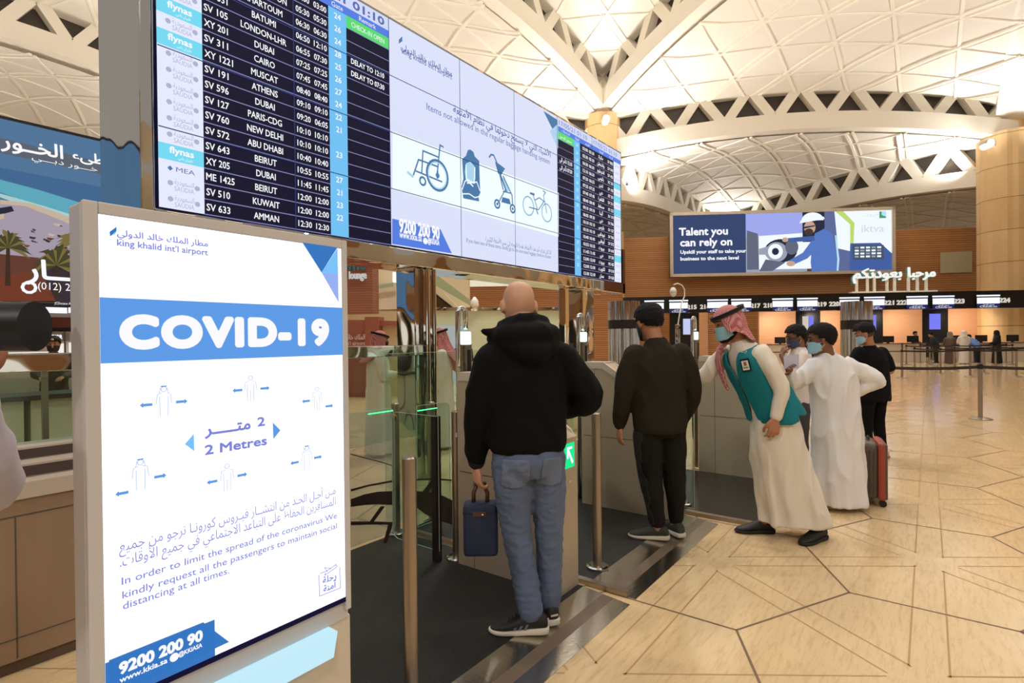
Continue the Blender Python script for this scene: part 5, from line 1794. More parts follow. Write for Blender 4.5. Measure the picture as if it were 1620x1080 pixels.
HEAD = [(-.120, .016, .078, .040), (-.110, .036, .088, .008), (-.088, .053, .093, -.035), (-.060, .063, .093, -.066), (-.030, .070, .091, -.086), (0, .0745, .090, -.098), (.03, .076, .090, -.101),
        (.06, .0725, .083, -.097), (.085, .062, .067, -.082), (.103, .045, .045, -.058), (.113, .026, .022, -.034), (.118, .008, .002, -.012)]
def head_rings(c, R, s, infl=0.0, sub=3):
    P = [(z, w, (f + b) / 2, (f - b) / 2) for z, w, f, b in HEAD]
    N = (len(P) - 1) * sub
    out = []
    for i in range(N + 1):
        z, w, y, d = cr(P, i / sub)
        z2 = z * (1 + infl / .118)
        out.append((c + R @ V3(0, y * s, z2 * s), R @ V3((max(w, .003) + infl) * s, 0, 0), R @ V3(0, (max(d, .003) + infl) * s, 0)))
    return out
def add_head(mb, c, R, s=1.0, ears=True, mouth=True):
    ring_loft(mb, head_rings(c, R, s), 26)
    limb(mb, [c + R @ V3(0, .086, .012) * s, c + R @ V3(0, .104, -.016) * s, c + R @ V3(0, .109, -.034) * s], [.008 * s, .011 * s, .013 * s], n=10)
    limb(mb, [c + R @ V3(-.010, .094, -.038) * s, c + R @ V3(.010, .094, -.038) * s], [.011 * s, .011 * s], n=8)
    for sx in (-1, 1):
        limb(mb, [c + R @ V3(.012 * sx, .088, .022) * s, c + R @ V3(.035 * sx, .083, .026) * s, c + R @ V3(.055 * sx, .062, .020) * s], [.008 * s, .009 * s, .007 * s], n=8)
        if ears:
            M = (R @ Matrix.Rotation(sx * -.35, 3, 'Z')).to_4x4()
            mb.ell(c + R @ V3(.083 * sx, -.010, -.008) * s, (.010 * s, .021 * s, .034 * s), 12, M)
            mb.ell(c + R @ V3(.076 * sx, -.001, -.030) * s, (.008 * s, .010 * s, .012 * s), 10, M)
    limb(mb, [c + R @ V3(-.020, .088, -.066) * s, c + R @ V3(0, .095, -.064) * s, c + R @ V3(.020, .088, -.066) * s], [.006 * s, .008 * s, .006 * s], n=8)
    limb(mb, [c + R @ V3(-.016, .087, -.077) * s, c + R @ V3(0, .093, -.078) * s, c + R @ V3(.016, .087, -.077) * s], [.006 * s, .008 * s, .006 * s], n=8)
def add_hand(mb, w, d, n, side, s=1.0, curl=.5, spread=1.0):
    """w wrist, d towards the fingers, n the way the palm faces, side +1 right -1 left"""
    d = d.normalized(); n = (n - d * n.dot(d)).normalized()
    th = d.cross(n) * side
    ring_loft(mb, [(w - d * .02 * s, th * .026 * s, n * .020 * s), (w + d * .012 * s, th * .029 * s, n * .019 * s), (w + d * .05 * s, th * .040 * s, n * .017 * s), (w + d * .085 * s, th * .042 * s, n * .014 * s), (w + d * .098 * s, th * .036 * s, n * .009 * s)], 16)
    for o, ln, cf in ((.032, .070, .9), (.0105, .079, 1.0), (-.0115, .073, 1.08), (-.032, .056, 1.2)):
        p = w + (d * (.086 - abs(o) * .12) + th * o) * s
        dirs = []
        pts = [p]
        for k, a in enumerate((.30, .85, 1.25)):
            an = a * curl * cf * 1.5
            v = d * math.cos(an) + n * math.sin(an) + th * (o * 2.6 * spread)
            p = p + v.normalized() * ln * s * (.45, .31, .24)[k]
            pts.append(p)
        limb(mb, pts, [.0098 * s, .0092 * s, .0084 * s, .0072 * s], sub=3, n=9)
    p = w + (d * .022 + th * .026) * s
    limb(mb, [p, p + (d * .030 + th * .022 + n * .008) * s, p + (d * .058 + th * .026 + n * .018 * (1 + curl)) * s, p + (d * .080 + th * .020 + n * .026 * (1 + curl)) * s], [.015 * s, .0125 * s, .0108 * s, .0085 * s], sub=3, n=10)

M_SKIN = mat('skin_light', (200, 150, 122), rough=.45, var=.08, vscale=14, bump=.05, bscale=120)
M_SKIN2 = mat('skin_tan', (172, 116, 84), rough=.5, var=.06, vscale=14)
M_SKIN3 = mat('skin_brown', (128, 82, 58), rough=.5, var=.06, vscale=14)
M_HAIR = mat('hair_black', (15, 11, 10), rough=.7, spec=.25, bump=.6, bscale=260, stretch=(1, 1, .3))
M_MASK = mat('mask_blue', (150, 196, 212), rough=.7)
M_MASKW = mat('mask_strap', (226, 230, 230), rough=.7)
M_MASKB = mat('mask_black', (22, 22, 26), rough=.7)
M_EYE = mat('eye_dark', (26, 18, 16), rough=.15)
M_THOBE = mat('thobe_white', (224, 214, 198), rough=.75, bump=.08, bscale=300)
M_THOBE2 = mat('thobe_cool', (226, 222, 220), rough=.75, bump=.08, bscale=300)
M_SHOE = mat('shoe_black', (20, 18, 18), rough=.6)
M_SOLE = mat('sole_white', (206, 196, 178), rough=.5)
def ghutra_mat():
    m = mat('ghutra_check', (190, 40, 52), rough=.75)
    nt = m.node_tree
    tc = nt.nodes.new('ShaderNodeTexCoord')
    ck = nt.nodes.new('ShaderNodeTexChecker')
    ck.inputs['Scale'].default_value = 125
    ck.inputs['Color1'].default_value = L(150, 22, 36)
    ck.inputs['Color2'].default_value = L(216, 160, 158)
    mp = nt.nodes.new('ShaderNodeMapping')
    mp.inputs['Rotation'].default_value = (.5, .6, .4)
    nt.links.new(tc.outputs['Object'], mp.inputs[0])
    nt.links.new(mp.outputs[0], ck.inputs['Vector'])
    nt.links.new(ck.outputs[0], nt.nodes['Principled BSDF'].inputs['Base Color'])
    return m
M_GHUTRA = ghutra_mat()

def rotm(yaw=0.0, pitch=0.0, roll=0.0):
    """yaw to the left, pitch down (chin to chest), roll to the right shoulder"""
    return (Matrix.Rotation(yaw, 3, 'Z') @ Matrix.Rotation(-pitch, 3, 'X') @ Matrix.Rotation(roll, 3, 'Y'))
def shell(name, c, R, s, infl, cond, m, parent, thick=.006, n=44, sub=6):
    mb = MB()
    ring_loft(mb, head_rings(c, R, s, infl, sub), n)
    Ri = R.inverted()
    me = bpy.data.meshes.new(name)
    me.from_pydata([tuple(p) for p in mb.v], [], mb.f)
    bm = bmesh.new(); bm.from_mesh(me)
    bmesh.ops.recalc_face_normals(bm, faces=bm.faces[:])
    kill = [f for f in bm.faces if not cond((Ri @ (f.calc_center_median() - c)) / s)]
    bmesh.ops.delete(bm, geom=kill, context='FACES')
    bm.to_mesh(me); bm.free()
    r = evaluated(me, [('SOLIDIFY', dict(thickness=thick, offset=1.0)), ('SMOOTH', dict(factor=.5, iterations=2))])
    r.name = name
    if name == 'hair':
        for v in r.vertices:
            q = Ri @ (v.co - c)
            k = max(0, min(1, (q.z + .02) / .08))
            low = max(0, min(1, (-.005 - q.z) / .05)) if q.y < .03 else 0
            v.co -= (v.co - c).normalized() * .011 * low
            v.co += (v.co - c).normalized() * (noise.noise(v.co * 42) * .006 + noise.noise(v.co * 110) * .004 + .004 * k)
    return link_mesh(name, r, parent, (m,), True)
def hair_short(q):
    if q.z > .075: return True
    if q.y > .055: return q.z > .066
    if q.y > .02: return q.z > .045
    if q.y > -.02: return q.z > .012
    return q.z > -.03 + (q.y + .02) * .45 and not (q.y > -.045 and q.z < -.015)
def eyes(c, R, s, parent):
    for sx in (-1, 1):
        mb = MB(); mb.ell(c + R @ V3(.031 * sx, .083, .004) * s, (.012 * s, .008 * s, .006 * s), 10, R.to_4x4())
        mb.build('eye', M_EYE, parent, smooth=True, world=False)
        b = MB(); limb(b, [c + R @ V3(.014 * sx, .094, .026) * s, c + R @ V3(.034 * sx, .090, .032) * s, c + R @ V3(.054 * sx, .070, .026) * s], [.003 * s, .0045 * s, .003 * s], n=8)
        b.build('eyebrow', M_HAIR, parent, smooth=True, world=False)
def mask(c, R, s, parent, m, strap=True):
    def cond(q): return q.y > .012 and -.108 < q.z < -.012 - (0 if q.y > .06 else (.06 - q.y) * .35) and q.z > -.108 + (0 if q.y > .06 else (.06 - q.y) * .5)
    k = shell('face_mask', c, R, s, .014, cond, m, parent, .003)
    if strap:
        for sx in (-1, 1):
            for z0, z1 in ((-.035, .004), (-.082, -.034)):
                mb = MB(); mb.tube([c + R @ V3(.070 * sx, .026, z0) * s, c + R @ V3(.083 * sx, .004, (z0 + z1) / 2) * s, c + R @ V3(.084 * sx, -.016, z1) * s], .0018, 6)
                mb.build('ear_loop', M_MASKW, k, world=False)
    return k
def ghutra(c, R, s, parent, back=.36, front=.30, up=None, tail=None, fold=.012, m=None):
    """checked headcloth with black cord; hangs straight down whatever the tilt of the head"""
    n, mm = 64, 34
    vs, fs = [], []
    down = V3(0, 0, -1)
    for i in range(mm + 1):
        w = i / mm
        for k in range(n):
            th = 2 * PI * k / n          # 0 = front
            e = V3(math.sin(th), math.cos(th), 0)
            ang = abs((th + PI) % (2 * PI) - PI)
            f = max(0, min(1, (ang - .85) / .5)); f = f * f * (3 - 2 * f)
            g = max(0, min(1, (ang - 1.6) / 1.2)); g = g * g * (3 - 2 * g)
            L_ = f * (front + (back - front) * g)
            if w < .5:
                phi = (w / .5) * math.radians(78)
                p = c + R @ (V3(.094 * math.sin(phi) * e.x, .112 * math.sin(phi) * e.y - .006, .116 * math.cos(phi) + .012) * s)
            else:
                phi = math.radians(78)
                p = c + R @ (V3(.094 * math.sin(phi) * e.x, .112 * math.sin(phi) * e.y - .006, .116 * math.cos(phi) + .012) * s)
                dr = (w - .5) / .5 * L_
                eo = R @ e; eo.z *= .3
                fl = (.02 * min(1, dr / .06) + max(0, dr - .10) * .55) * f
                p = p + down * dr * s + eo * (fl + fold * min(1, dr / .12) * math.sin(th * 9 + w * 2)) * s
            vs.append(p)
    for i in range(mm):
        for k in range(n):
            k2 = (k + 1) % n
            fs.append([i * n + k, (i + 1) * n + k, (i + 1) * n + k2, i * n + k2])
    me = bpy.data.meshes.new('headcloth')
    me.from_pydata([tuple(p) for p in vs], [], fs)
    bm = bmesh.new(); bm.from_mesh(me)
    bmesh.ops.remove_doubles(bm, verts=bm.verts[:], dist=.0004)
    bm.to_mesh(me); bm.free()
    r = evaluated(me, [('SOLIDIFY', dict(thickness=.005, offset=1.0)), ('SMOOTH', dict(factor=.4, iterations=2))])
    r.name = 'headcloth'
    o = link_mesh('headcloth', r, parent, (m or M_GHUTRA,), True)
    a = MB()
    for dz in (.052, .066):
        a.tube([c + R @ (V3(.101 * math.sin(2 * PI * k / 28), .116 * math.cos(2 * PI * k / 28) - .008, dz + .012 - .02 * math.cos(2 * PI * k / 28)) * s) for k in range(29)], .0085, 10)
    a.build('head_cord', mat('cord_black', (16, 15, 16), rough=.8), parent, smooth=True, world=False)
    return o
def shoe(parent, ankle, ang, s=1.0, mu=None, ms=None, stripes=False, name='shoe', lift=0.0):
    """ankle: point on the ground below the heel centre; ang turn to the left of straight ahead"""
    mu, ms = mu or M_SHOE, ms or M_SOLE
    T = Matrix.Translation(ankle) @ Matrix.Rotation(ang, 4, 'Z')
    def ring(y, w, z0, z1):
        return (T @ V3(0, y, (z0 + z1) / 2), (T.to_3x3() @ V3(w, 0, 0)), V3(0, 0, (z1 - z0) / 2))
    mb = MB()
    prof = [(-.078, .012, .03, .05), (-.070, .030, .018, .085), (-.045, .038, .014, .105), (-.005, .041, .014, .112), (.04, .041, .014, .098), (.085, .044, .014, .078), (.125, .047, .014, .062), (.165, .042, .015, .050), (.195, .028, .018, .040), (.207, .010, .022, .032)]
    P = [tuple(x * s for x in p) for p in prof]
    S = [cr(P, i / 3) for i in range(3 * (len(P) - 1) + 1)]
    ring_loft(mb, [ring(*q) for q in S], 18)
    up_ = mb.build(name, mu, parent, smooth=True, world=False)
    sl = MB()
    prof = [(-.085, .010, .012, .03), (-.076, .034, .002, .036), (-.04, .042, .0, .036), (.02, .042, .0, .032), (.09, .048, .0, .028), (.14, .050, .0, .026), (.18, .042, .002, .026), (.205, .026, .006, .026), (.217, .008, .012, .022)]
    P = [tuple(x * s for x in p) for p in prof]
    S = [cr(P, i / 3) for i in range(3 * (len(P) - 1) + 1)]
    n = 20
    vs, fs = [], []
    R3 = T.to_3x3()
    for y, w, z0, z1 in S:
        for k in range(n):
            a = 2 * PI * k / n
            ca, sa = math.cos(a), math.sin(a)
            q = V3(w * (abs(ca) ** .5) * (1 if ca > 0 else -1), y, (z0 + z1) / 2 + (z1 - z0) / 2 * (abs(sa) ** .4) * (1 if sa > 0 else -1))
            vs.append(T @ q)
    m_ = len(S)
    for i in range(m_ - 1):
        for k in range(n):
            k2 = (k + 1) % n
            fs.append([i * n + k, i * n + k2, (i + 1) * n + k2, (i + 1) * n + k])
    fs += [list(range(n))[::-1], [(m_ - 1) * n + k for k in range(n)]]
    sl.add(vs, fs)
    sl.build('sole', ms, up_, smooth=True, world=False)
    if stripes:
        for sx in (-1, 1):
            for k in range(3):
                st = MB()
                y = .03 + k * .026
                Q = [V3(.0415 * sx, y, .034), V3(.0415 * sx, y + .012, .034), V3(.030 * sx, y - .012, .078 - k * .006), V3(.030 * sx, y - .024, .078 - k * .006)]
                st.prism([T @ (q * s) for q in Q], R3 @ V3(.005 * sx, 0, .001))
                st.build('stripe', mat('stripe_grey', (92, 90, 98), rough=.5), up_, world=False)
        h = MB(); h.prism([T @ (q * s) for q in (V3(-.02, -.0765, .052), V3(.02, -.0765, .052), V3(.02, -.078, .060), V3(-.02, -.078, .060))], R3 @ V3(0, -.006, 0)); h.build('heel_tab', M_SOLE, up_, world=False)
        for k in range(5):
            l = MB(); y = .045 + k * .018; z = .105 - k * .008
            l.tube([T @ (V3(-.026, y, z - .006) * s), T @ (V3(0, y, z + .002) * s), T @ (V3(.026, y, z - .006) * s)], .0035, 6); l.build('lace', M_SHOE, up_, world=False)
    return up_

class Fig:
    def __init__(self, label, loc, yaw_deg, s=1.0, mskin=None, voxel=.0075, group=None):
        self.root = empty('person', (loc[0], loc[1], loc[2] if len(loc) > 2 else 0), label, 'person', math.radians(yaw_deg), group)
        self.s, self.m, self.vx = s, mskin or M_SKIN, voxel
        self.b = MB()
    def arm(self, sh, el, wr, r=(.046, .040, .029)):
        sh = Vector(sh) + V3(-.03 if sh[0] > 0 else .03, 0, -.02)
        u = Vector(sh).lerp(Vector(el), .5)
        f = Vector(el).lerp(Vector(wr), .35)
        limb(self.b, [sh, u, el, f, wr], [r[0], r[0] * .88, r[1], r[1] * .98, r[2]])
    def leg(self, hip, kn, an, r=(.085, .056, .04)):
        c = Vector(kn).lerp(Vector(an), .3)
        limb(self.b, [hip, Vector(hip).lerp(Vector(kn), .5), kn, c, an], [r[0], r[0] * .82, r[1], r[1] * .98, r[2]])
        limb(self.b, [V3(*an), V3(an[0], an[1], .06)], [r[2], r[2]])
    def torso(self, pts, right, k=1.0):
        spine_loft(self.b, pts, right, [(.13 * k, .10 * k), (.155 * k, .112 * k), (.14 * k, .10 * k), (.155 * k, .105 * k), (.135 * k, .07 * k), (.056 * k, .056 * k)])
    def head(self, c, R, s=1.0, neck=None):
        self.hc, self.hR, self.hs = Vector(c), R, s
        add_head(self.b, self.hc, R, s)
        limb(self.b, [neck, Vector(neck).lerp(self.hc + R @ V3(0, -.02, -.06) * s, .6), self.hc + R @ V3(0, -.015, -.02) * s], [.062 * s, .055 * s, .055 * s])
    def hand(self, w, d, n, side, curl=.5, s=1.0):
        add_hand(self.b, Vector(w), Vector(d), Vector(n), side, s, curl)
    def body(self):
        return skin(self.b, 'body', self.m, self.root, self.vx, 3)
def floor_xy(px, py):
    p = on_floor(px, py); return (p.x, p.y, 0)
# ---- bald man at the first gate
def bald():
    f = Fig('bald person in black hooded jacket and blue jeans seen from behind', (2.29, 1.625, .028), -35.6, mskin=M_SKIN, voxel=.0055)
    X = V3(1, 0, 0)
    f.torso([(0, .0, .84), (0, 0, .96), (0, -.005, 1.11), (0, -.01, 1.28), (0, -.015, 1.39), (-.005, -.01, 1.46)], X, 1.05)
    f.head((-.022, .055, 1.655), rotm(-.12, .34, .03), 1.06, (-.005, -.02, 1.45))
    f.arm((-.195, .02, 1.39), (-.245, .04, 1.10), (-.238, .115, .845)); f.arm((.195, -.03, 1.39), (.30, -.06, 1.19), (.15, .20, 1.10))
    f.hand((-.238, .115, .84), (.06, .06, -1), (1, .25, 0), -1, .85, 1.0); f.hand((.15, .20, 1.10), (-.8, .5, .1), (-.3, 0, -1), 1, .5)
    f.leg((-.095, .01, .90), (-.055, .045, .50), (.008, -.005, .10)); f.leg((.10, -.01, .90), (.125, .04, .50), (.136, .085, .10))
    f.body()
    j = MB()
    spine_loft(j, [(.0, .0, .925), (.0, .0, .97), (0, 0, 1.10), (0, -.01, 1.27), (0, -.015, 1.385), (-.005, -.012, 1.45), (-.01, .0, 1.52)], X, [(.186, .142), (.205, .155), (.20, .152), (.212, .15), (.195, .12), (.12, .10), (.09, .09)])
    limb(j, [(-.175, .015, 1.385), (-.222, .025, 1.25), (-.25, .04, 1.10), (-.247, .08, .97), (-.24, .11, .875)], [.088, .082, .073, .064, .050])
    limb(j, [(.175, -.03, 1.385), (.25, -.05, 1.28), (.305, -.065, 1.18), (.24, .06, 1.13), (.17, .18, 1.10)], [.088, .085, .078, .068, .052])
    limb(j, [(-.15, .08, 1.49), (-.125, -.05, 1.50), (-.01, -.12, 1.505), (.10, -.075, 1.505), (.125, .06, 1.49)], [.04, .055, .062, .055, .04])
    limb(j, [(-.10, .09, 1.545), (-.095, -.02, 1.56), (-.01, -.068, 1.575), (.078, -.035, 1.57), (.085, .08, 1.545)], [.03, .036, .04, .036, .03])
    limb(j, [(-.11, -.07, 1.46), (-.02, -.15, 1.415), (.09, -.10, 1.455)], [.05, .062, .05])
    limb(j, [(-.10, -.01, 1.53), (-.165, .02, 1.518), (-.215, .04, 1.525)], [.036, .03, .018])
    skin(j, 'hooded_jacket', mat('jacket_black', (10, 9, 9), rough=.9, spec=.2, bump=.12, bscale=240), f.root, .011, 5, .010, 7)
    for k in (0,):
        c = MB(); limb(c, [(-.243, .102, .905), (-.239, .114, .862)], [.051, .046]); skin(c, 'cuff', mat('cuff_black', (22, 21, 22), rough=.9), f.root, .009, 3)
    t = MB()
    spine_loft(t, [(.01, .0, .80), (.005, 0, .87), (0, 0, .95), (0, 0, 1.01)], X, [(.12, .11), (.178, .142), (.178, .136), (.165, .125)])
    limb(t, [(-.088, -.0, .88), (-.075, .02, .70), (-.052, .04, .50), (-.022, .015, .30), (.004, -.002, .115)], [.103, .094, .076, .069, .066])
    limb(t, [(.092, -.01, .88), (.112, .015, .70), (.124, .035, .50), (.133, .055, .30), (.137, .08, .115)], [.103, .094, .076, .069, .066])
    dn = mat('denim', (92, 106, 134), rough=.85, var=.42, vscale=4, bump=.25, bscale=320)
    tr = skin(t, 'jeans', dn, f.root, .010, 3, .006, 14, (1, 1, 1.6))
    for cx, a in ((-.095, 0), (.085, 0)):
        patch(tr, 'back_pocket', mat('denim_pocket', (104, 116, 142), rough=.85, var=.3, vscale=7, bump=.25, bscale=320), f.root, lambda p, n, cx=cx: p.y < -.05 and abs(p.x - cx) < .062 and .755 + abs(p.x - cx) * .22 < p.z < .905, .003, .004)
    patch(tr, 'belt', mat('belt_black', (24, 22, 22), rough=.5), f.root, lambda p, n: .975 < p.z < 1.0, .003, .004)
    shoe(f.root, V3(.012, -.005, 0), math.radians(72), 1.02, M_SHOE, M_SOLE, True)
    shoe(f.root, V3(.136, .09, 0), math.radians(2), 1.02, M_SHOE, M_SOLE, True)
    # the bag in his hand
    M = full_matrix(f.root)
    p = M @ V3(-.215, .135, 0)
    b = empty('travel_bag', (p.x, p.y, p.z), 'small navy travel bag with brown leather handle in the bald person\'s hand', 'bag', math.radians(-52))
    m = MB(); m.box((-.088, -.055, .375), (.088, .055, .645), bev=.02); m.build('body', mat('bag_navy', (28, 38, 66), rough=.8, bump=.2, bscale=300), b, world=False, smooth=True, angle=50)
    h = MB()
    for s in (-1, 1): h.tube([(.035 * s, 0, .635), (.036 * s, 0, .69), (.018 * s, 0, .735)], .011, 8)
    h.tube([(-.03, 0, .738), (.03, 0, .738)], .013, 10); h.build('handle', mat('leather_brown', (74, 48, 36), rough=.5), b, world=False, smooth=True)
    z = MB(); z.box((-.089, -.0565, .60), (.089, .0565, .606)); z.build('zip', mat('zip_dark', (18, 20, 30), rough=.5), b, world=False)
    k = MB(); k.box((-.04, -.06, .585), (.03, -.055, .61), bev=.002); kp = k.build('leather_tag', mat('leather_brown'), b, world=False)
    k = MB(); k.tube([(.012, -.062, .597), (.012, -.059, .597)], .005, 10); k.build('stud', M_CHROME_FLAT, kp, world=False)
bald()

# ---- man in dark tracksuit at the second gate
def track():
    f = Fig('dark haired person in dark olive tracksuit seen from behind at the second gate', (3.913, 1.587, .028), -38.7, mskin=M_SKIN2, voxel=.0055)
    X = V3(1, 0, 0)
    f.torso([(0, .0, .82), (0, 0, .93), (0, 0, 1.08), (-.01, .005, 1.25), (-.01, .0, 1.37), (-.02, .01, 1.43)], X, 1.05)
    f.head((-.045, .055, 1.595), rotm(.10, .30), 1.04, (-.02, .0, 1.42))
    f.arm((-.20, .02, 1.36), (-.262, .03, 1.08), (-.272, .09, .84)); f.arm((.18, -.01, 1.36), (.268, -.01, 1.08), (.262, .11, .84))
    f.hand((-.272, .09, .835), (-.02, .12, -1), (1, 0, 0), -1, .45); f.hand((.262, .11, .835), (0, .2, -1), (-1, 0, 0), 1, .45)
    f.leg((-.095, 0, .86), (-.05, .05, .47), (-.02, .005, .10)); f.leg((.095, 0, .86), (.135, .04, .47), (.155, .045, .10))
    b = f.body()
    shell('hair', f.hc, f.hR, f.hs, .014, hair_short, M_HAIR, f.root, .006)
    mask(f.hc, f.hR, f.hs, f.root, M_MASKB, False)
    j = MB()
    spine_loft(j, [(0, .0, .79), (0, 0, .85), (0, 0, .98), (-.005, 0, 1.12), (-.01, .0, 1.25), (-.01, -.002, 1.35), (-.018, .0, 1.415), (-.022, .008, 1.475)], X, [(.19, .15), (.205, .158), (.205, .155), (.205, .15), (.21, .145), (.185, .115), (.10, .09), (.073, .073)])
    limb(j, [(-.178, .012, 1.355), (-.235, .02, 1.22), (-.268, .03, 1.08), (-.275, .06, .96), (-.274, .088, .865)], [.085, .08, .073, .064, .05])
    limb(j, [(.165, -.01, 1.355), (.23, -.012, 1.22), (.270, -.008, 1.08), (.268, .05, .96), (.264, .105, .865)], [.085, .08, .073, .064, .05])
    ol = mat('olive_cloth', (38, 33, 22), rough=.85, spec=.2, bump=.1, bscale=260)
    jk = skin(j, 'track_jacket', ol, f.root, .011, 5, .009, 7, seed=2)
    camo = mat('camo_dark', (26, 26, 28), rough=.8, var=.9, vscale=40)
    patch(jk, 'shoulder_stripe', camo, f.root, lambda p, n: p.x < -.17 and abs(p.y - .045) < .022 and p.z > 1.1, .002, .003)
    for (p0, p1, r) in (((-.275, .083, .885), (-.274, .092, .845), .048), ((.265, .10, .885), (.263, .112, .845), .048)):
        c = MB(); limb(c, [p0, p1], [r, r - .004]); skin(c, 'cuff', ol, f.root, .009, 2)
    t = MB()
    spine_loft(t, [(.0, .0, .76), (0, 0, .83), (0, 0, .91), (0, 0, .97)], X, [(.12, .11), (.185, .148), (.185, .142), (.17, .13)])
    limb(t, [(-.092, 0, .84), (-.082, .025, .66), (-.052, .045, .47), (-.035, .02, .28), (-.022, .005, .13)], [.106, .100, .086, .072, .056])
    limb(t, [(.095, 0, .84), (.118, .02, .66), (.136, .035, .47), (.150, .035, .28), (.155, .042, .13)], [.106, .100, .086, .072, .056])
    tr = skin(t, 'track_trousers', mat('olive_trouser', (26, 24, 18), rough=.85, spec=.2, bump=.1, bscale=260), f.root, .010, 4, .007, 11, seed=3)
    patch(tr, 'side_stripe', camo, f.root, lambda p, n: n.x < -.82 and p.x < -.05 and p.z < .80, .002, .003)
    gs = mat('shoe_olive', (52, 52, 42), rough=.8)
    shoe(f.root, V3(-.018, .005, 0), math.radians(61), 1.0, gs, M_SOLE); shoe(f.root, V3(.155, .045, 0), math.radians(4), 1.0, gs, M_SOLE)
track()

# ---- attendant in teal vest
def staff():
    f = Fig('person in teal vest, white robe and red checked headscarf leaning to the kiosk', (4.568, .838, 0), 28.3, mskin=M_SKIN2, voxel=.0055)
    right = V3(.85, .53, 0)
    sp = [(0, .105, .86), (-.005, .13, .96), (-.02, .18, 1.10), (-.03, .275, 1.28), (-.035, .33, 1.385), (-.04, .355, 1.45)]
    f.torso(sp, right, 1.0)
    f.head((-.05, .44, 1.615), rotm(.06, .26), 1.05, (-.04, .345, 1.43))
    shL, shR = V3(-.19, .235, 1.385), V3(.12, .42, 1.375)
    f.arm(shL, (-.222, .13, 1.12), (-.226, .165, .93)); f.arm(shR, (.15, .57, 1.20), (.165, .76, 1.15))
    f.hand((-.226, .168, .925), (0, .10, -1), (1, .2, 0), -1, .75, 1.05); f.hand((.165, .76, 1.15), (.1, 1, .05), (0, 0, -1), 1, .3)
    f.leg((-.09, .08, .86), (-.06, -.06, .48), (-.03, -.19, .10)); f.leg((.08, .12, .86), (.09, .14, .48), (.085, .165, .10))
    f.body()
    eyes(f.hc, f.hR, f.hs, f.root)
    shell('beard', f.hc, f.hR, f.hs, .006, lambda q: q.z < -.02 and q.y > -.02 and q.y < .085 and (q.z < -.055 or q.y < .05), M_HAIR, f.root, .004)
    ghutra(f.hc, f.hR, f.hs, f.root, .20, .10, fold=.008)
    mask(f.hc, f.hR, f.hs, f.root, M_MASK)
    # tail of the headscarf over the chest
    m = MB()
    P = [(-.06, .425, 1.50), (.03, .485, 1.42), (.045, .50, 1.32), (.035, .475, 1.22), (.02, .44, 1.12)]
    limb(m, P, [.03, .05, .056, .05, .03], flat=.35, fdir=V3(.35, 1, 0))
    skin(m, 'headcloth', M_GHUTRA, f.root, .009, 3, .006, 16)
    r = MB()
    flat_loft(r, [(.10, .02, -.05, .165, .25), (.20, .02, -.04, .165, .242), (.50, .01, .045, .17, .212), (.70, .0, .085, .175, .195), (.88, -.005, .11, .18, .17), (.98, -.012, .12, .18, .16)], 64, 6, .06, 9, .4, .05, 1.0)
    spine_loft(r, [(-.01, .10, .92), (-.02, .165, 1.06), (-.03, .265, 1.26), (-.035, .325, 1.375), (-.042, .35, 1.435), (-.045, .372, 1.49)], right, [(.18, .15), (.172, .138), (.19, .135), (.172, .108), (.10, .088), (.068, .066)])
    limb(r, [(-.165, .245, 1.375), (-.212, .18, 1.26), (-.226, .13, 1.12), (-.228, .15, 1.03), (-.228, .166, .945)], [.078, .066, .056, .048, .042])
    limb(r, [shR - V3(.02, 0, 0), V3(.14, .51, 1.28), (.152, .58, 1.20), (.16, .67, 1.175), (.165, .74, 1.155)], [.08, .074, .064, .056, .048])
    skin(r, 'white_robe', M_THOBE, f.root, .011, 4, .015, 8, (1, 1, .3), seed=5)
    # vest
    v = MB()
    sv = [(-.008, .085, .875), (-.012, .115, .95), (-.02, .18, 1.09), (-.03, .268, 1.26), (-.036, .322, 1.365), (-.042, .345, 1.425)]
    spine_loft(v, sv, right, [(.215, .195), (.212, .185), (.20, .168), (.205, .158), (.192, .142), (.128, .112)], 36)
    fw = V3(-.53, .85, 0)
    def cut(p):
        # open front: straight below, widening into a neckline
        a = (p.z - .86) / .57
        c = V3(-.01 - .03 * a, .09 + .25 * a, 0)
        q = V3(p.x, p.y, 0) - c
        x, y = q.dot(right), q.dot(fw)
        if y > 0.03 and abs(x - .02) < (.010 + max(0, p.z - 1.20) * .30 + max(0, 1.02 - p.z) * .22): return True
        if p.z > 1.425 and x * x < .011: return True
        if p.z < .875 + .0 * y: return True
        if y < 0 and p.z < .94: return True
        return False
    ve = skin(v, 'teal_vest', mat('vest_teal', (12, 118, 128), rough=.7, spec=.3, bump=.08, bscale=260), f.root, .010, 4, .007, 8, cut=cut, thick=.007, seed=8)
    # lettering and badge on the chest that faces the hall
    def on_vest(px, py):
        d = f_inv @ ray(px, py); o = f_invp @ CAM
        h = ve.data
        return d, o
    Mi = full_matrix(f.root).inverted()
    from mathutils.bvhtree import BVHTree
    bv = BVHTree.FromPolygons([v_.co for v_ in ve.data.vertices], [p.vertices for p in ve.data.polygons])
    def hit(px, py):
        o = Mi @ CAM; d = (Mi.to_3x3() @ ray(px, py)).normalized()
        q, n, _, _ = bv.ray_cast(o, d)
        return q, n
    q, n = hit(1180, 577)
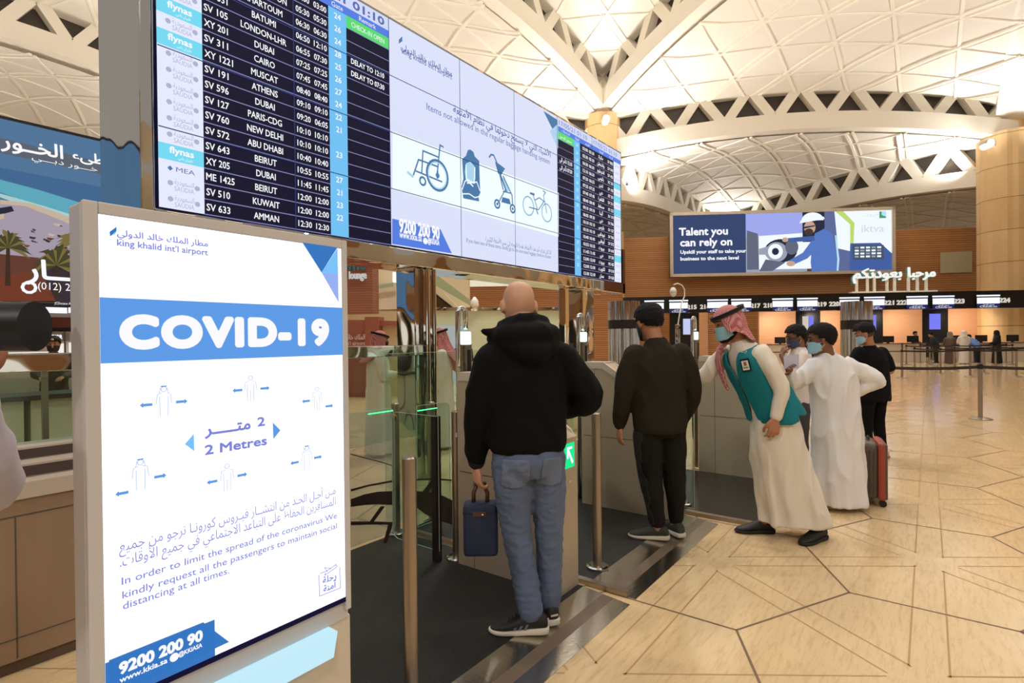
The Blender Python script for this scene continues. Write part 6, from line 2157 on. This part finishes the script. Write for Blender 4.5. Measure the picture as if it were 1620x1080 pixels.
    if q is not None:
        n.normalize()
        if n.dot(Mi @ CAM - q) < 0: n = -n
        t = (V3(0, 0, 1) - n * n.z).normalized()
        s = t.cross(n)
        t = (t * .98 + s * -.18).normalized(); s = t.cross(n)
        F = Face(q + n * .004, s, t)
        b = MB(); F.rect(b, -.032, -.046, .032, .046, .0, .005); bd = b.build('badge_holder', M_BLACK, ve, world=False)
        c = MB(); F.rect(c, -.024, -.037, .024, .033, .0052); cd_ = c.build('card', mat('card_white', (232, 230, 224)), bd, world=False)
        c = MB(); F.rect(c, -.010, -.004, .010, .024, .0064); c.build('photo', mat('card_photo', (150, 96, 80)), bd, world=False)
        c = MB(); F.rect(c, -.018, -.024, .018, -.012, .0064); c.build('card_stripe', mat('card_green', (120, 170, 120)), bd, world=False)
    q, n = hit(1174, 556)
    for yy in (560, 564, 568):
        if q is None: q, n = hit(1176, yy)
    if q is not None:
        n.normalize()
        if n.dot(Mi @ CAM - q) < 0: n = -n
        t = (V3(0, 0, 1) - n * n.z).normalized(); s = t.cross(n); t = (t * .98 + s * .16).normalized(); s = t.cross(n)
        F = Face(q + n * .006, s, t)
        b = MB()
        F.text(b, arabic('وزارة الحج والعمرة'), -.042, .002, .014, .002, width=.084, bold=.04); F.text(b, 'Ministry of Hajj & Umrah', -.046, -.016, .010, .002, width=.092, bold=.03)
        F.line(b, [(-.008, .02), (.008, .02)], .003, .002); F.line(b, [(0, .02), (0, .036)], .003, .002); F.line(b, [(-.01, .034), (0, .028), (.01, .034)], .003, .002)
        for i, p in enumerate(b.v):
            lo, no, _, _ = bv.find_nearest(p)
            if no.dot(n) < 0: no = -no
            b.v[i] = lo + no * (.003 + (i % 2) * .0)
        b.build('lettering', mat('print_white', (226, 234, 232), rough=.6), ve, world=False)
    shoe(f.root, V3(.085, .165, 0), math.radians(4), 1.0, M_SHOE, M_SHOE); shoe(f.root, V3(-.035, -.185, 0), math.radians(38), 1.0, M_SHOE, M_SHOE)
staff()

# ---- white robed man with a hand on the hip
def robed():
    f = Fig('person in white robe and pale mask, elbow out, standing by the suitcase', (5.58, .597, 0), -4, mskin=M_SKIN3, voxel=.0065)
    right = V3(.79, -.61, 0)
    sp = [(.02, .05, .78), (.02, .06, .88), (.0, .07, 1.01), (-.015, .085, 1.16), (-.025, .10, 1.265), (-.045, .10, 1.325)]
    f.torso(sp, right, 1.08)
    f.head((-.105, .145, 1.475), rotm(.30, .12), 1.05, (-.05, .095, 1.30))
    f.arm((-.17, .19, 1.26), (-.235, .33, 1.09), (-.355, .335, 1.185)); f.arm((.13, -.03, 1.25), (.235, -.215, 1.11), (.17, .0, .985))
    f.hand((-.355, .335, 1.185), (-.7, -.15, .6), (0, -.6, -.6), -1, .7); f.hand((.17, .0, .985), (-.4, .8, -.2), (-.8, -.4, 0), 1, .5)
    f.leg((-.06, .10, .82), (-.05, .09, .45), (-.04, .08, .08)); f.leg((.09, .0, .82), (.10, .01, .45), (.11, .03, .08))
    f.body(); eyes(f.hc, f.hR, f.hs, f.root)
    shell('hair', f.hc, f.hR, f.hs, .013, hair_short, M_HAIR, f.root, .007)
    mask(f.hc, f.hR, f.hs, f.root, M_MASK)
    r = MB()
    flat_loft(r, [(.045, .02, .04, .235, .20), (.30, .02, .045, .225, .19), (.60, .02, .05, .215, .178), (.82, .018, .055, .212, .17), (1.0, .005, .068, .212, .165), (1.15, -.012, .08, .215, .15), (1.25, -.02, .095, .197, .13), (1.315, -.04, .10, .125, .098), (1.365, -.055, .108, .068, .064)], 64, 5, .06, 10, 1.0, .05, 1.0, right)
    limb(r, [(-.145, .175, 1.245), (-.195, .26, 1.165), (-.235, .33, 1.10), (-.29, .335, 1.135), (-.345, .335, 1.178)], [.082, .077, .07, .060, .05])
    limb(r, [(.115, -.02, 1.24), (.185, -.12, 1.175), (.24, -.22, 1.11), (.215, -.12, 1.05), (.175, -.015, .995)], [.080, .074, .070, .060, .05])
    skin(r, 'white_robe', M_THOBE2, f.root, .011, 4, .016, 8, (1, 1, .35), seed=11)
    c = MB(); limb(c, [(-.052, .103, 1.335), (-.06, .112, 1.375)], [.066, .064]); skin(c, 'collar', M_THOBE2, f.root, .009, 2)
    shoe(f.root, V3(.11, .04, 0), math.radians(-10), .95, mat('shoe_grey', (196, 190, 182)), M_SOLE); shoe(f.root, V3(-.05, .09, 0), math.radians(15), .95, mat('shoe_grey'), M_SOLE)
    p = on_c(1252, 571, 4.95)
    o = empty('paper_sheet', p, 'pale lavender paper held up between the teal vest and white robe', 'paper')
    m = MB()
    a = [on_c(x, y, 4.95) for x, y in ((1240, 563), (1264, 560), (1264, 582), (1241, 584))]
    m.prism(a, NC * .004); m.build('sheet', mat('paper_lilac', (196, 192, 210), rough=.6), o)
robed()

def suitcase():
    p = on_floor(1374, 792)
    o = empty('suitcase', (p.x, p.y, 0), 'upright dark hard shell suitcase with red-brown zip frame beside the white robe', 'suitcase', math.radians(10))
    sh = MB(); sh.box((-.20, -.125, .07), (.20, -.10, .555), bev=.012); sh.build('shell', mat('case_olive', (84, 74, 62), rough=.45, bump=.2, bscale=60), o, world=False, smooth=True, angle=50)
    sh = MB(); sh.box((-.20, -.055, .065), (.20, .125, .56), bev=.035); sh.build('shell', mat('case_olive'), o, world=False, smooth=True, angle=50)
    z = MB(); z.box((-.206, -.115, .06), (.206, -.05, .566), bev=.025); z.build('zip_frame', mat('case_red', (150, 62, 44), rough=.5), o, world=False)
    for k in range(5):
        r = MB(); r.box((-.206, -.03 + k * .03, .12), (-.199, -.018 + k * .03, .50)); r.build('rib', mat('case_rib', (70, 62, 52), rough=.4), o, world=False)
    for sx in (-.16, .16):
        for sy in (-.09, .09):
            w = MB(); w.tube([(sx - .012, sy, .03), (sx + .012, sy, .03)], .03, 16); w.box((sx - .016, sy - .012, .03), (sx + .016, sy + .012, .07)); w.build('wheel', M_BLACK, o, world=False)
    h = MB(); h.tube([(-.06, 0, .566), (-.055, 0, .585), (.055, 0, .585), (.06, 0, .566)], .009, 8); h.build('handle', M_BLACK, o, world=False)
suitcase()

def hidden_man():
    f = Fig('glasses wearing person touching the face, mostly behind the white robed person', (6.78, 1.14, 0), 25.6, mskin=M_SKIN3, voxel=.0075)
    X = V3(1, 0, 0)
    f.torso([(0, 0, .80), (0, 0, .91), (0, 0, 1.03), (0, 0, 1.19), (0, 0, 1.30), (0, .0, 1.37)], X)
    f.head((0, .03, 1.495), rotm(.1, .25), 1.0, (0, 0, 1.35))
    f.arm((-.18, .0, 1.30), (-.22, .12, 1.06), (-.08, .20, 1.30)); f.arm((.18, 0, 1.30), (.22, 0, 1.02), (.22, .1, .80))
    f.hand((-.08, .20, 1.30), (.35, -.35, .9), (.4, -1, 0), -1, .7); f.hand((.22, .1, .80), (0, .1, -1), (-1, 0, 0), 1)
    f.leg((-.09, 0, .84), (-.09, .01, .45), (-.09, -.02, .09)); f.leg((.09, 0, .84), (.09, .01, .45), (.09, -.02, .09))
    f.body(); eyes(f.hc, f.hR, f.hs, f.root)
    shell('hair', f.hc, f.hR, f.hs, .013, hair_short, M_HAIR, f.root, .007)
    mask(f.hc, f.hR, f.hs, f.root, mat('mask_dark', (60, 70, 92), rough=.7))
    g = MB()
    for sx in (-1, 1):
        g.tube([f.hc + f.hR @ V3(.031 * sx + .021 * math.cos(a), .099, .004 + .016 * math.sin(a)) for a in [2 * PI * k / 14 for k in range(15)]], .0022, 6)
        g.tube([f.hc + f.hR @ V3(.052 * sx, .099, .006), f.hc + f.hR @ V3(.08 * sx, .06, .006), f.hc + f.hR @ V3(.084 * sx, -.01, .004)], .0022, 6)
    g.build('glasses', M_BLACK, f.root, world=False)
    t = MB(); spine_loft(t, [(0, 0, .78), (0, 0, .95), (0, 0, 1.17), (0, 0, 1.28), (0, 0, 1.34), (0, .0, 1.385)], X, [(.19, .14), (.185, .14), (.195, .14), (.18, .11), (.10, .085), (.07, .07)])
    limb(t, [(-.16, 0, 1.28), (-.21, .07, 1.16), (-.222, .12, 1.06)], [.08, .075, .062]); limb(t, [(.16, 0, 1.28), (.205, 0, 1.15), (.22, .0, 1.03)], [.08, .075, .062])
    skin(t, 'shirt', mat('shirt_white', (214, 200, 192), rough=.8), f.root, .012, 4, .006)
    l = MB(); spine_loft(l, [(0, 0, .74), (0, 0, .82), (0, 0, .92)], X, [(.12, .1), (.17, .13), (.16, .12)])
    for s in (-1, 1): limb(l, [(.09 * s, 0, .82), (.09 * s, .01, .45), (.09 * s, -.01, .09)], [.1, .075, .06])
    skin(l, 'trousers', mat('trouser_grey', (60, 58, 60), rough=.8), f.root, .012, 4, .005)
    for s in (-1, 1): shoe(f.root, V3(.09 * s, -.01, 0), -s * .1)
hidden_man()

def black_tee():
    x, y, _ = floor_xy(1384, 724)
    f = Fig('person in black shirt and trousers with pale mask and earbud behind the white robe', (x, y, 0), 0, mskin=M_SKIN2, voxel=.0075)
    right = V3(.79, -.61, 0)
    f.torso([(0, 0, .80), (0, 0, .91), (-.005, .01, 1.05), (-.02, .03, 1.21), (-.03, .04, 1.31), (-.04, .05, 1.38)], right)
    f.head((-.065, .095, 1.52), rotm(.12, .30), 1.0, (-.04, .045, 1.36))
    f.arm((-.18, .15, 1.31), (-.20, .24, 1.08), (-.08, .36, 1.08)); f.arm((.125, -.08, 1.30), (.165, -.165, 1.07), (.10, .05, 1.0))
    f.hand((-.08, .36, 1.08), (.5, .8, .1), (0, 0, -1), -1); f.hand((.10, .05, 1.0), (-.3, 1, .2), (-1, 0, .2), 1)
    f.leg((-.075, .055, .85), (-.07, .08, .47), (-.06, .07, .09)); f.leg((.075, -.055, .85), (.09, -.03, .47), (.085, -.07, .09))
    f.body(); eyes(f.hc, f.hR, f.hs, f.root)
    shell('hair', f.hc, f.hR, f.hs, .016, lambda q: q.z > .055 if q.y > .03 else (q.z > .02 if q.y > -.03 else q.z > .0), M_HAIR, f.root, .01)
    shell('faded_sides', f.hc, f.hR, f.hs, .004, lambda q: q.y < .0 and -.045 < q.z < .04, mat('hair_fade', (70, 48, 38), rough=.7), f.root, .003)
    mask(f.hc, f.hR, f.hs, f.root, M_MASK)
    e = MB(); e.ell(f.hc + f.hR @ V3(.088, .0, -.018), (.007, .007, .014), 8); e.build('earbud', mat('earbud_white', (236, 236, 236)), f.root, world=False)
    t = MB(); spine_loft(t, [(0, .0, .70), (0, 0, .82), (0, .005, .98), (-.015, .025, 1.18), (-.028, .04, 1.29), (-.036, .045, 1.345), (-.04, .05, 1.385)], right, [(.20, .15), (.20, .15), (.192, .145), (.20, .14), (.175, .11), (.095, .08), (.068, .068)])
    limb(t, [(-.16, .14, 1.29), (-.185, .18, 1.20), (-.195, .215, 1.12)], [.08, .078, .07]); limb(t, [(.10, -.065, 1.285), (.135, -.11, 1.20), (.155, -.145, 1.11)], [.08, .078, .07])
    skin(t, 'black_shirt', mat('tee_black', (8, 8, 12), rough=.9, spec=.2), f.root, .012, 4, .006, seed=4)
    l = MB(); spine_loft(l, [(0, 0, .74), (0, 0, .82), (0, 0, .92)], right, [(.12, .1), (.17, .13), (.16, .12)])
    limb(l, [(-.075, .055, .83), (-.07, .08, .47), (-.06, .075, .16)], [.1, .075, .058]); limb(l, [(.075, -.055, .83), (.09, -.03, .47), (.085, -.065, .16)], [.1, .075, .058])
    skin(l, 'trousers', mat('trouser_black', (7, 7, 8), rough=.9, spec=.2), f.root, .012, 4, .005, seed=6)
    bs = mat('shoe_beige', (206, 172, 132), rough=.6)
    shoe(f.root, V3(-.06, .07, 0), .2, 1, bs, M_SOLE); shoe(f.root, V3(.085, -.07, 0), -.5, 1, bs, mat('sole_tan', (170, 110, 76)))
black_tee()

def robe_man(label, loc, yaw, H=1.66, arms='front', dark_mask=True, headyaw=0.0, back=.34, sk=None, head=True, robe=None):
    f = Fig(label, loc, yaw, mskin=sk or M_SKIN2, voxel=.009)
    k = H / 1.66
    X = V3(1, 0, 0)
    Z = lambda *a: V3(*a) * k
    f.torso([Z(0, 0, .78), Z(0, 0, .90), Z(0, 0, 1.03), Z(0, 0, 1.19), Z(0, -.005, 1.30), Z(0, 0, 1.36)], X)
    f.head(Z(0, .03, 1.505), rotm(headyaw, .1), k, Z(0, -.005, 1.34))
    if arms == 'front':
        A = [(Z(-.18, 0, 1.29), Z(-.23, .03, 1.06), Z(-.10, .22, 1.03)), (Z(.18, 0, 1.29), Z(.23, .03, 1.06), Z(.10, .25, 1.05))]
    else:
        A = [(Z(-.18, 0, 1.29), Z(-.22, -.01, 1.03), Z(-.21, .08, .82)), (Z(.18, 0, 1.29), Z(.22, -.01, 1.03), Z(.21, .08, .82))]
    for i, (a, b, c) in enumerate(A):
        f.arm(a, b, c)
        s = -1 if i == 0 else 1
        f.hand(c, (c - b).normalized(), (-s, 0, -.2) if arms != 'front' else (0, -.3, -1), s, .5, k)
    for s in (-1, 1): f.leg(Z(.09 * s, 0, .83), Z(.09 * s, .01, .45), Z(.09 * s, -.02, .09))
    f.body(); eyes(f.hc, f.hR, f.hs, f.root)
    ghutra(f.hc, f.hR, f.hs, f.root, back, .22, fold=.014)
    if dark_mask: mask(f.hc, f.hR, f.hs, f.root, M_MASKB, False)
    r = MB()
    S = lambda rows: [tuple(v * k for v in q) for q in rows]
    flat_loft(r, S([(.04, 0, 0, .225, .19), (.40, 0, 0, .21, .175), (.80, 0, 0, .20, .16), (1.0, 0, 0, .19, .15), (1.17, 0, 0, .20, .145), (1.28, 0, 0, .175, .115), (1.34, 0, 0, .09, .08), (1.39, 0, .0, .064, .064)]), 48, 4, .02, 9, 2.0, .05, .9)
    for a, b, c in A:
        limb(r, [a * .98, a.lerp(b, .5), b, b.lerp(c, .5), b.lerp(c, .92)], [.08 * k, .074 * k, .066 * k, .058 * k, .05 * k])
    skin(r, 'white_robe', robe or M_THOBE, f.root, .013, 4, .006, 8, seed=len(label))
    for s in (-1, 1): shoe(f.root, Z(.09 * s, -.02, 0), -s * .15, k)
    return f
robe_man('robed person in red checked headscarf and black mask behind the glass rail', (4.756, 5.758, 0), -120, 1.66)
q = on_floor(700, 708)
robe_man('robed person with long red checked headscarf hanging behind, beside the mirrored column', (q.x, q.y, 0), 45, 1.70, 'down', False, .25, .62)

def standing(label, loc, yaw, top, bottom, H=1.7, kind='plain', headmat=None, sk=None, bend=0.0, arms_front=True, vox=.012):
    """a person standing far across the hall"""
    f = Fig(label, loc, yaw, mskin=sk or M_SKIN2, voxel=vox)
    k = H / 1.7
    X = V3(1, 0, 0)
    B = Matrix.Rotation(-bend, 3, 'X')
    hip = V3(0, 0, .90)
    Z = lambda x, y, z: ((hip + B @ (V3(x, y, z) - hip)) if z > .9 else V3(x, y, z)) * k
    f.torso([Z(0, 0, .80), Z(0, 0, .92), Z(0, 0, 1.05), Z(0, 0, 1.21), Z(0, -.005, 1.32), Z(0, 0, 1.38)], X)
    f.head(Z(0, .03, 1.545), rotm(0, .1 + bend * .6), k, Z(0, -.005, 1.36))
    el = .10 if arms_front else 0
    A = [(Z(-.18, 0, 1.32), Z(-.23, .05, 1.07), Z(-.14, .06 + el * 2, 1.02 if arms_front else .84)), (Z(.18, 0, 1.32), Z(.23, .05, 1.07), Z(.14, .06 + el * 2, 1.02 if arms_front else .84))]
    for i, (a, b, c) in enumerate(A):
        f.arm(a, b, c); f.hand(c, (c - b), (0, -.3, -1) if arms_front else (1 - 2 * i, 0, 0), -1 if i == 0 else 1, .5, k)
    for s in (-1, 1): f.leg(V3(.09 * s, 0, .84) * k, V3(.09 * s, .01, .46) * k, V3(.09 * s, -.02, .09) * k)
    f.body()
    r = MB()
    if kind == 'cloak':
        flat_loft(r, [tuple(v * k for v in q) for q in [(.02, 0, 0, .26, .22), (.5, 0, 0, .23, .19), (.9, 0, .0, .21, .17), (1.2, 0, .0, .22, .16), (1.33, 0, 0, .18, .13), (1.42, 0, 0, .12, .12)]], 40, 4, .02)
    else:
        spine_loft(r, [Z(0, 0, .78), Z(0, 0, .93), Z(0, 0, 1.2), Z(0, 0, 1.31), Z(0, 0, 1.37), Z(0, 0, 1.42)], X, [(.19 * k, .14 * k), (.185 * k, .14 * k), (.2 * k, .14 * k), (.18 * k, .11 * k), (.10 * k, .085 * k), (.07 * k, .07 * k)])
        if kind == 'robe':
            flat_loft(r, [tuple(v * k for v in q) for q in [(.04, 0, 0, .22, .19), (.5, 0, 0, .2, .17), (.95, 0, 0, .185, .145)]], 40, 4, .02)
    for a, b, c in A:
        limb(r, [a * .98, a.lerp(b, .5), b, b.lerp(c, .5), b.lerp(c, .9)], [.08 * k, .075 * k, .066 * k, .058 * k, .05 * k])
    skin(r, {'cloak': 'cloak', 'robe': 'white_robe'}.get(kind, 'jacket'), top, f.root, .018, 4, .006)
    if kind == 'plain':
        l = MB(); spine_loft(l, [V3(0, 0, .74) * k, V3(0, 0, .83) * k, V3(0, 0, .94) * k], X, [(.12, .1), (.17, .13), (.16, .12)])
        for s in (-1, 1): limb(l, [V3(.09 * s, 0, .83) * k, V3(.09 * s, .01, .46) * k, V3(.09 * s, -.01, .09) * k], [.1, .075, .06])
        skin(l, 'trousers', bottom, f.root, .018, 4, .004)
    if headmat is None:
        shell('hair', f.hc, f.hR, f.hs, .013, hair_short, M_HAIR, f.root, .008)
    else:
        h = MB(); add = [f.hc + V3(0, -.02, .02), f.hc + V3(0, -.03, -.08), f.hc + V3(0, -.04, -.2)]
        limb(h, add, [.125 * k, .12 * k, .15 * k])
        hcl = skin(h, 'headscarf', headmat, f.root, .014, 3, cut=lambda p: (p - f.hc).y > .065 and abs((p - f.hc).x) < .06 and -.1 < (p - f.hc).z < .06, thick=.01)
    for s in (-1, 1): shoe(f.root, V3(.09 * s, -.02, 0) * k, -s * .12, k)
    return f
def far(px, dist):
    dist = dist * 1.235
    p = on_c(px, 530, dist); return (p.x, p.y, 0)
FACE_C = math.degrees(math.atan2(NC.y, NC.x)) - 90
mk = lambda n, c: mat(n, c, rough=.8)
standing('dark suited person with pale mask behind a white check-in desk', far(1447, 26.6), FACE_C + 215, mk('suit_brown', (48, 34, 30)), mk('suit_dark', (30, 26, 26)), 1.66)
standing('person in dark clothes bending at the desk beside the travellers in robes', far(1481, 24.3), FACE_C + 40, mk('coat_dark', (26, 24, 28)), mk('coat_dark2', (20, 18, 20)), 1.66, bend=.35)
standing('person in grey headscarf and brown dress at the check-in desk', far(1503, 24.4), FACE_C - 20, mk('dress_brown', (96, 78, 66)), None, 1.62, 'cloak', mk('scarf_grey', (122, 112, 100)))
standing('person in white robe and white head cloth at the check-in desk', far(1525, 24.0), FACE_C - 10, M_THOBE2, None, 1.68, 'robe', mk('cloth_white', (228, 222, 212)))
standing('person in blue shirt bending over the check-in desk', far(1546, 24.4), FACE_C + 15, mk('shirt_blue', (92, 128, 190)), mk('trouser_navy', (28, 30, 44)), 1.62, bend=.7)
standing('person in long black cloak and veil near the column', far(1577, 24.2), FACE_C + 50, mk('abaya_black', (14, 13, 15)), None, 1.66, 'cloak', mk('veil_black', (12, 12, 14)))
p = on_v(733, 560, 8.6)
standing('person in dark jacket seen between the headscarf and the glowing cube', (p.x, p.y, 0), -20, mk('jacket_grey', (58, 58, 54)), mk('trouser_dk', (28, 28, 30)), 1.62)
p = on_v(85, 560, 11.0)
def guard():
    g = standing('uniformed guard with black mask and cap in front of the perfume shop', (p.x, p.y, 0), 160, mk('uniform_olive', (64, 58, 44)), mk('uniform_dark', (44, 40, 32)), 1.64, vox=.009)
    eyes(g.hc, g.hR, g.hs, g.root)
    mask(g.hc, g.hR, g.hs, g.root, M_MASKB, False)
    c = MB(); ring_loft(c, [(g.hc + V3(0, -.01, .045), V3(.086, 0, 0), V3(0, .105, 0)), (g.hc + V3(0, -.005, .09), V3(.088, 0, 0), V3(0, .108, 0)), (g.hc + V3(0, -.01, .125), V3(.07, 0, 0), V3(0, .085, 0))])
    c.build('cap', mk('cap_dark', (32, 28, 26)), g.root, smooth=True, world=False)
    b = MB(); b.ell(g.hc + V3(0, .105, .075), (.02, .008, .016), 10); b.build('cap_badge', mat('badge_gold', (214, 190, 140), rough=.3, metal=.6), g.root, world=False)
guard()

# ---- photographer at the left edge with a large lens
def photographer():
    c = cw(-1.36, 1.0)
    fd = cw(.97, .12); fd = Vector((fd.x, fd.y, 0)).normalized()
    yaw = math.degrees(math.atan2(-fd.x, fd.y))
    f = Fig('photographer in pale robe cut by the left edge, elbow raised holding a camera', (c.x, c.y, 0), yaw, mskin=M_SKIN2, voxel=.0075)
    X = V3(1, 0, 0)
    f.torso([(0, 0, .86), (0, 0, .98), (0, 0, 1.12), (0, 0, 1.30), (0, -.005, 1.42), (0, 0, 1.48)], X)
    f.head((0.02, .06, 1.60), rotm(0, .05), 1.0, (0, 0, 1.45))
    f.arm((.18, 0, 1.41), (.16, .41, 1.37), (.06, .27, 1.48)); f.arm((-.18, 0, 1.41), (-.22, .2, 1.2), (-.06, .28, 1.44))
    f.hand((.06, .27, 1.47), (-.5, -.1, .8), (-.4, .6, .2), 1, .8); f.hand((-.06, .28, 1.44), (.3, .5, .9), (0, .2, 1), -1, .8)
    for s in (-1, 1): f.leg((.09 * s, 0, .90), (.09 * s, .01, .48), (.09 * s, -.02, .09))
    f.body(); eyes(f.hc, f.hR, f.hs, f.root)
    shell('hair', f.hc, f.hR, f.hs, .013, hair_short, M_HAIR, f.root, .007)
    r = MB()
    flat_loft(r, [(.05, 0, 0, .225, .20), (.5, 0, 0, .205, .18), (.95, 0, 0, .19, .16), (1.28, 0, 0, .205, .15), (1.40, 0, 0, .175, .12), (1.46, 0, 0, .09, .08), (1.50, 0, 0, .065, .065)], 48, 4, .02)
    limb(r, [(.165, 0, 1.40), (.18, .22, 1.37), (.165, .41, 1.37), (.12, .35, 1.43), (.075, .285, 1.47)], [.085, .085, .086, .07, .055])
    limb(r, [(-.165, 0, 1.40), (-.21, .1, 1.29), (-.22, .2, 1.2), (-.14, .24, 1.32), (-.07, .275, 1.42)], [.085, .08, .07, .062, .052])
    skin(r, 'white_robe', mat('robe_lavender', (206, 200, 212), rough=.8), f.root, .012, 4, .008, 8, seed=9)
    for s in (-1, 1): shoe(f.root, V3(.09 * s, -.02, 0), 0)
    a, b = on_c(62, 516, 1.02), None
    a = CAM + ray(56, 516) * 1.0
    ax = Vector((fd.x, fd.y, .0)).normalized()
    o = empty('video_camera', (a.x, a.y, a.z), 'large black camera lens pointing into the hall at the left edge', 'camera')
    m = MB(); m.tube([a - ax * .115, a - ax * .02, a], [.043, .044, .0445], 36); m.build('lens_hood', mat('lens_black', (14, 14, 16), rough=.45), o, smooth=True, angle=40)
    m = MB(); m.tube([a - ax * .15, a - ax * .115], [.041, .042], 32); m.build('lens_ring', mat('lens_ring', (172, 164, 160), rough=.35, metal=.5), o, smooth=True, angle=40)
    m = MB(); m.tube([a - ax * .03, a - ax * .028], .038, 30); m.build('front_glass', mat('lens_glass', (20, 22, 40), rough=.05), o)
    Mx = Matrix.Translation(a - ax * .21) @ Matrix.Rotation(math.atan2(ax.y, ax.x), 4, 'Z')
    m = MB(); m.box((-.05, -.07, -.055), (.07, .07, .05), M=Mx, bev=.012); m.box((-.04, -.03, .05), (.04, .03, .075), M=Mx, bev=.008); m.build('camera_body', M_BLACK, o)
photographer()
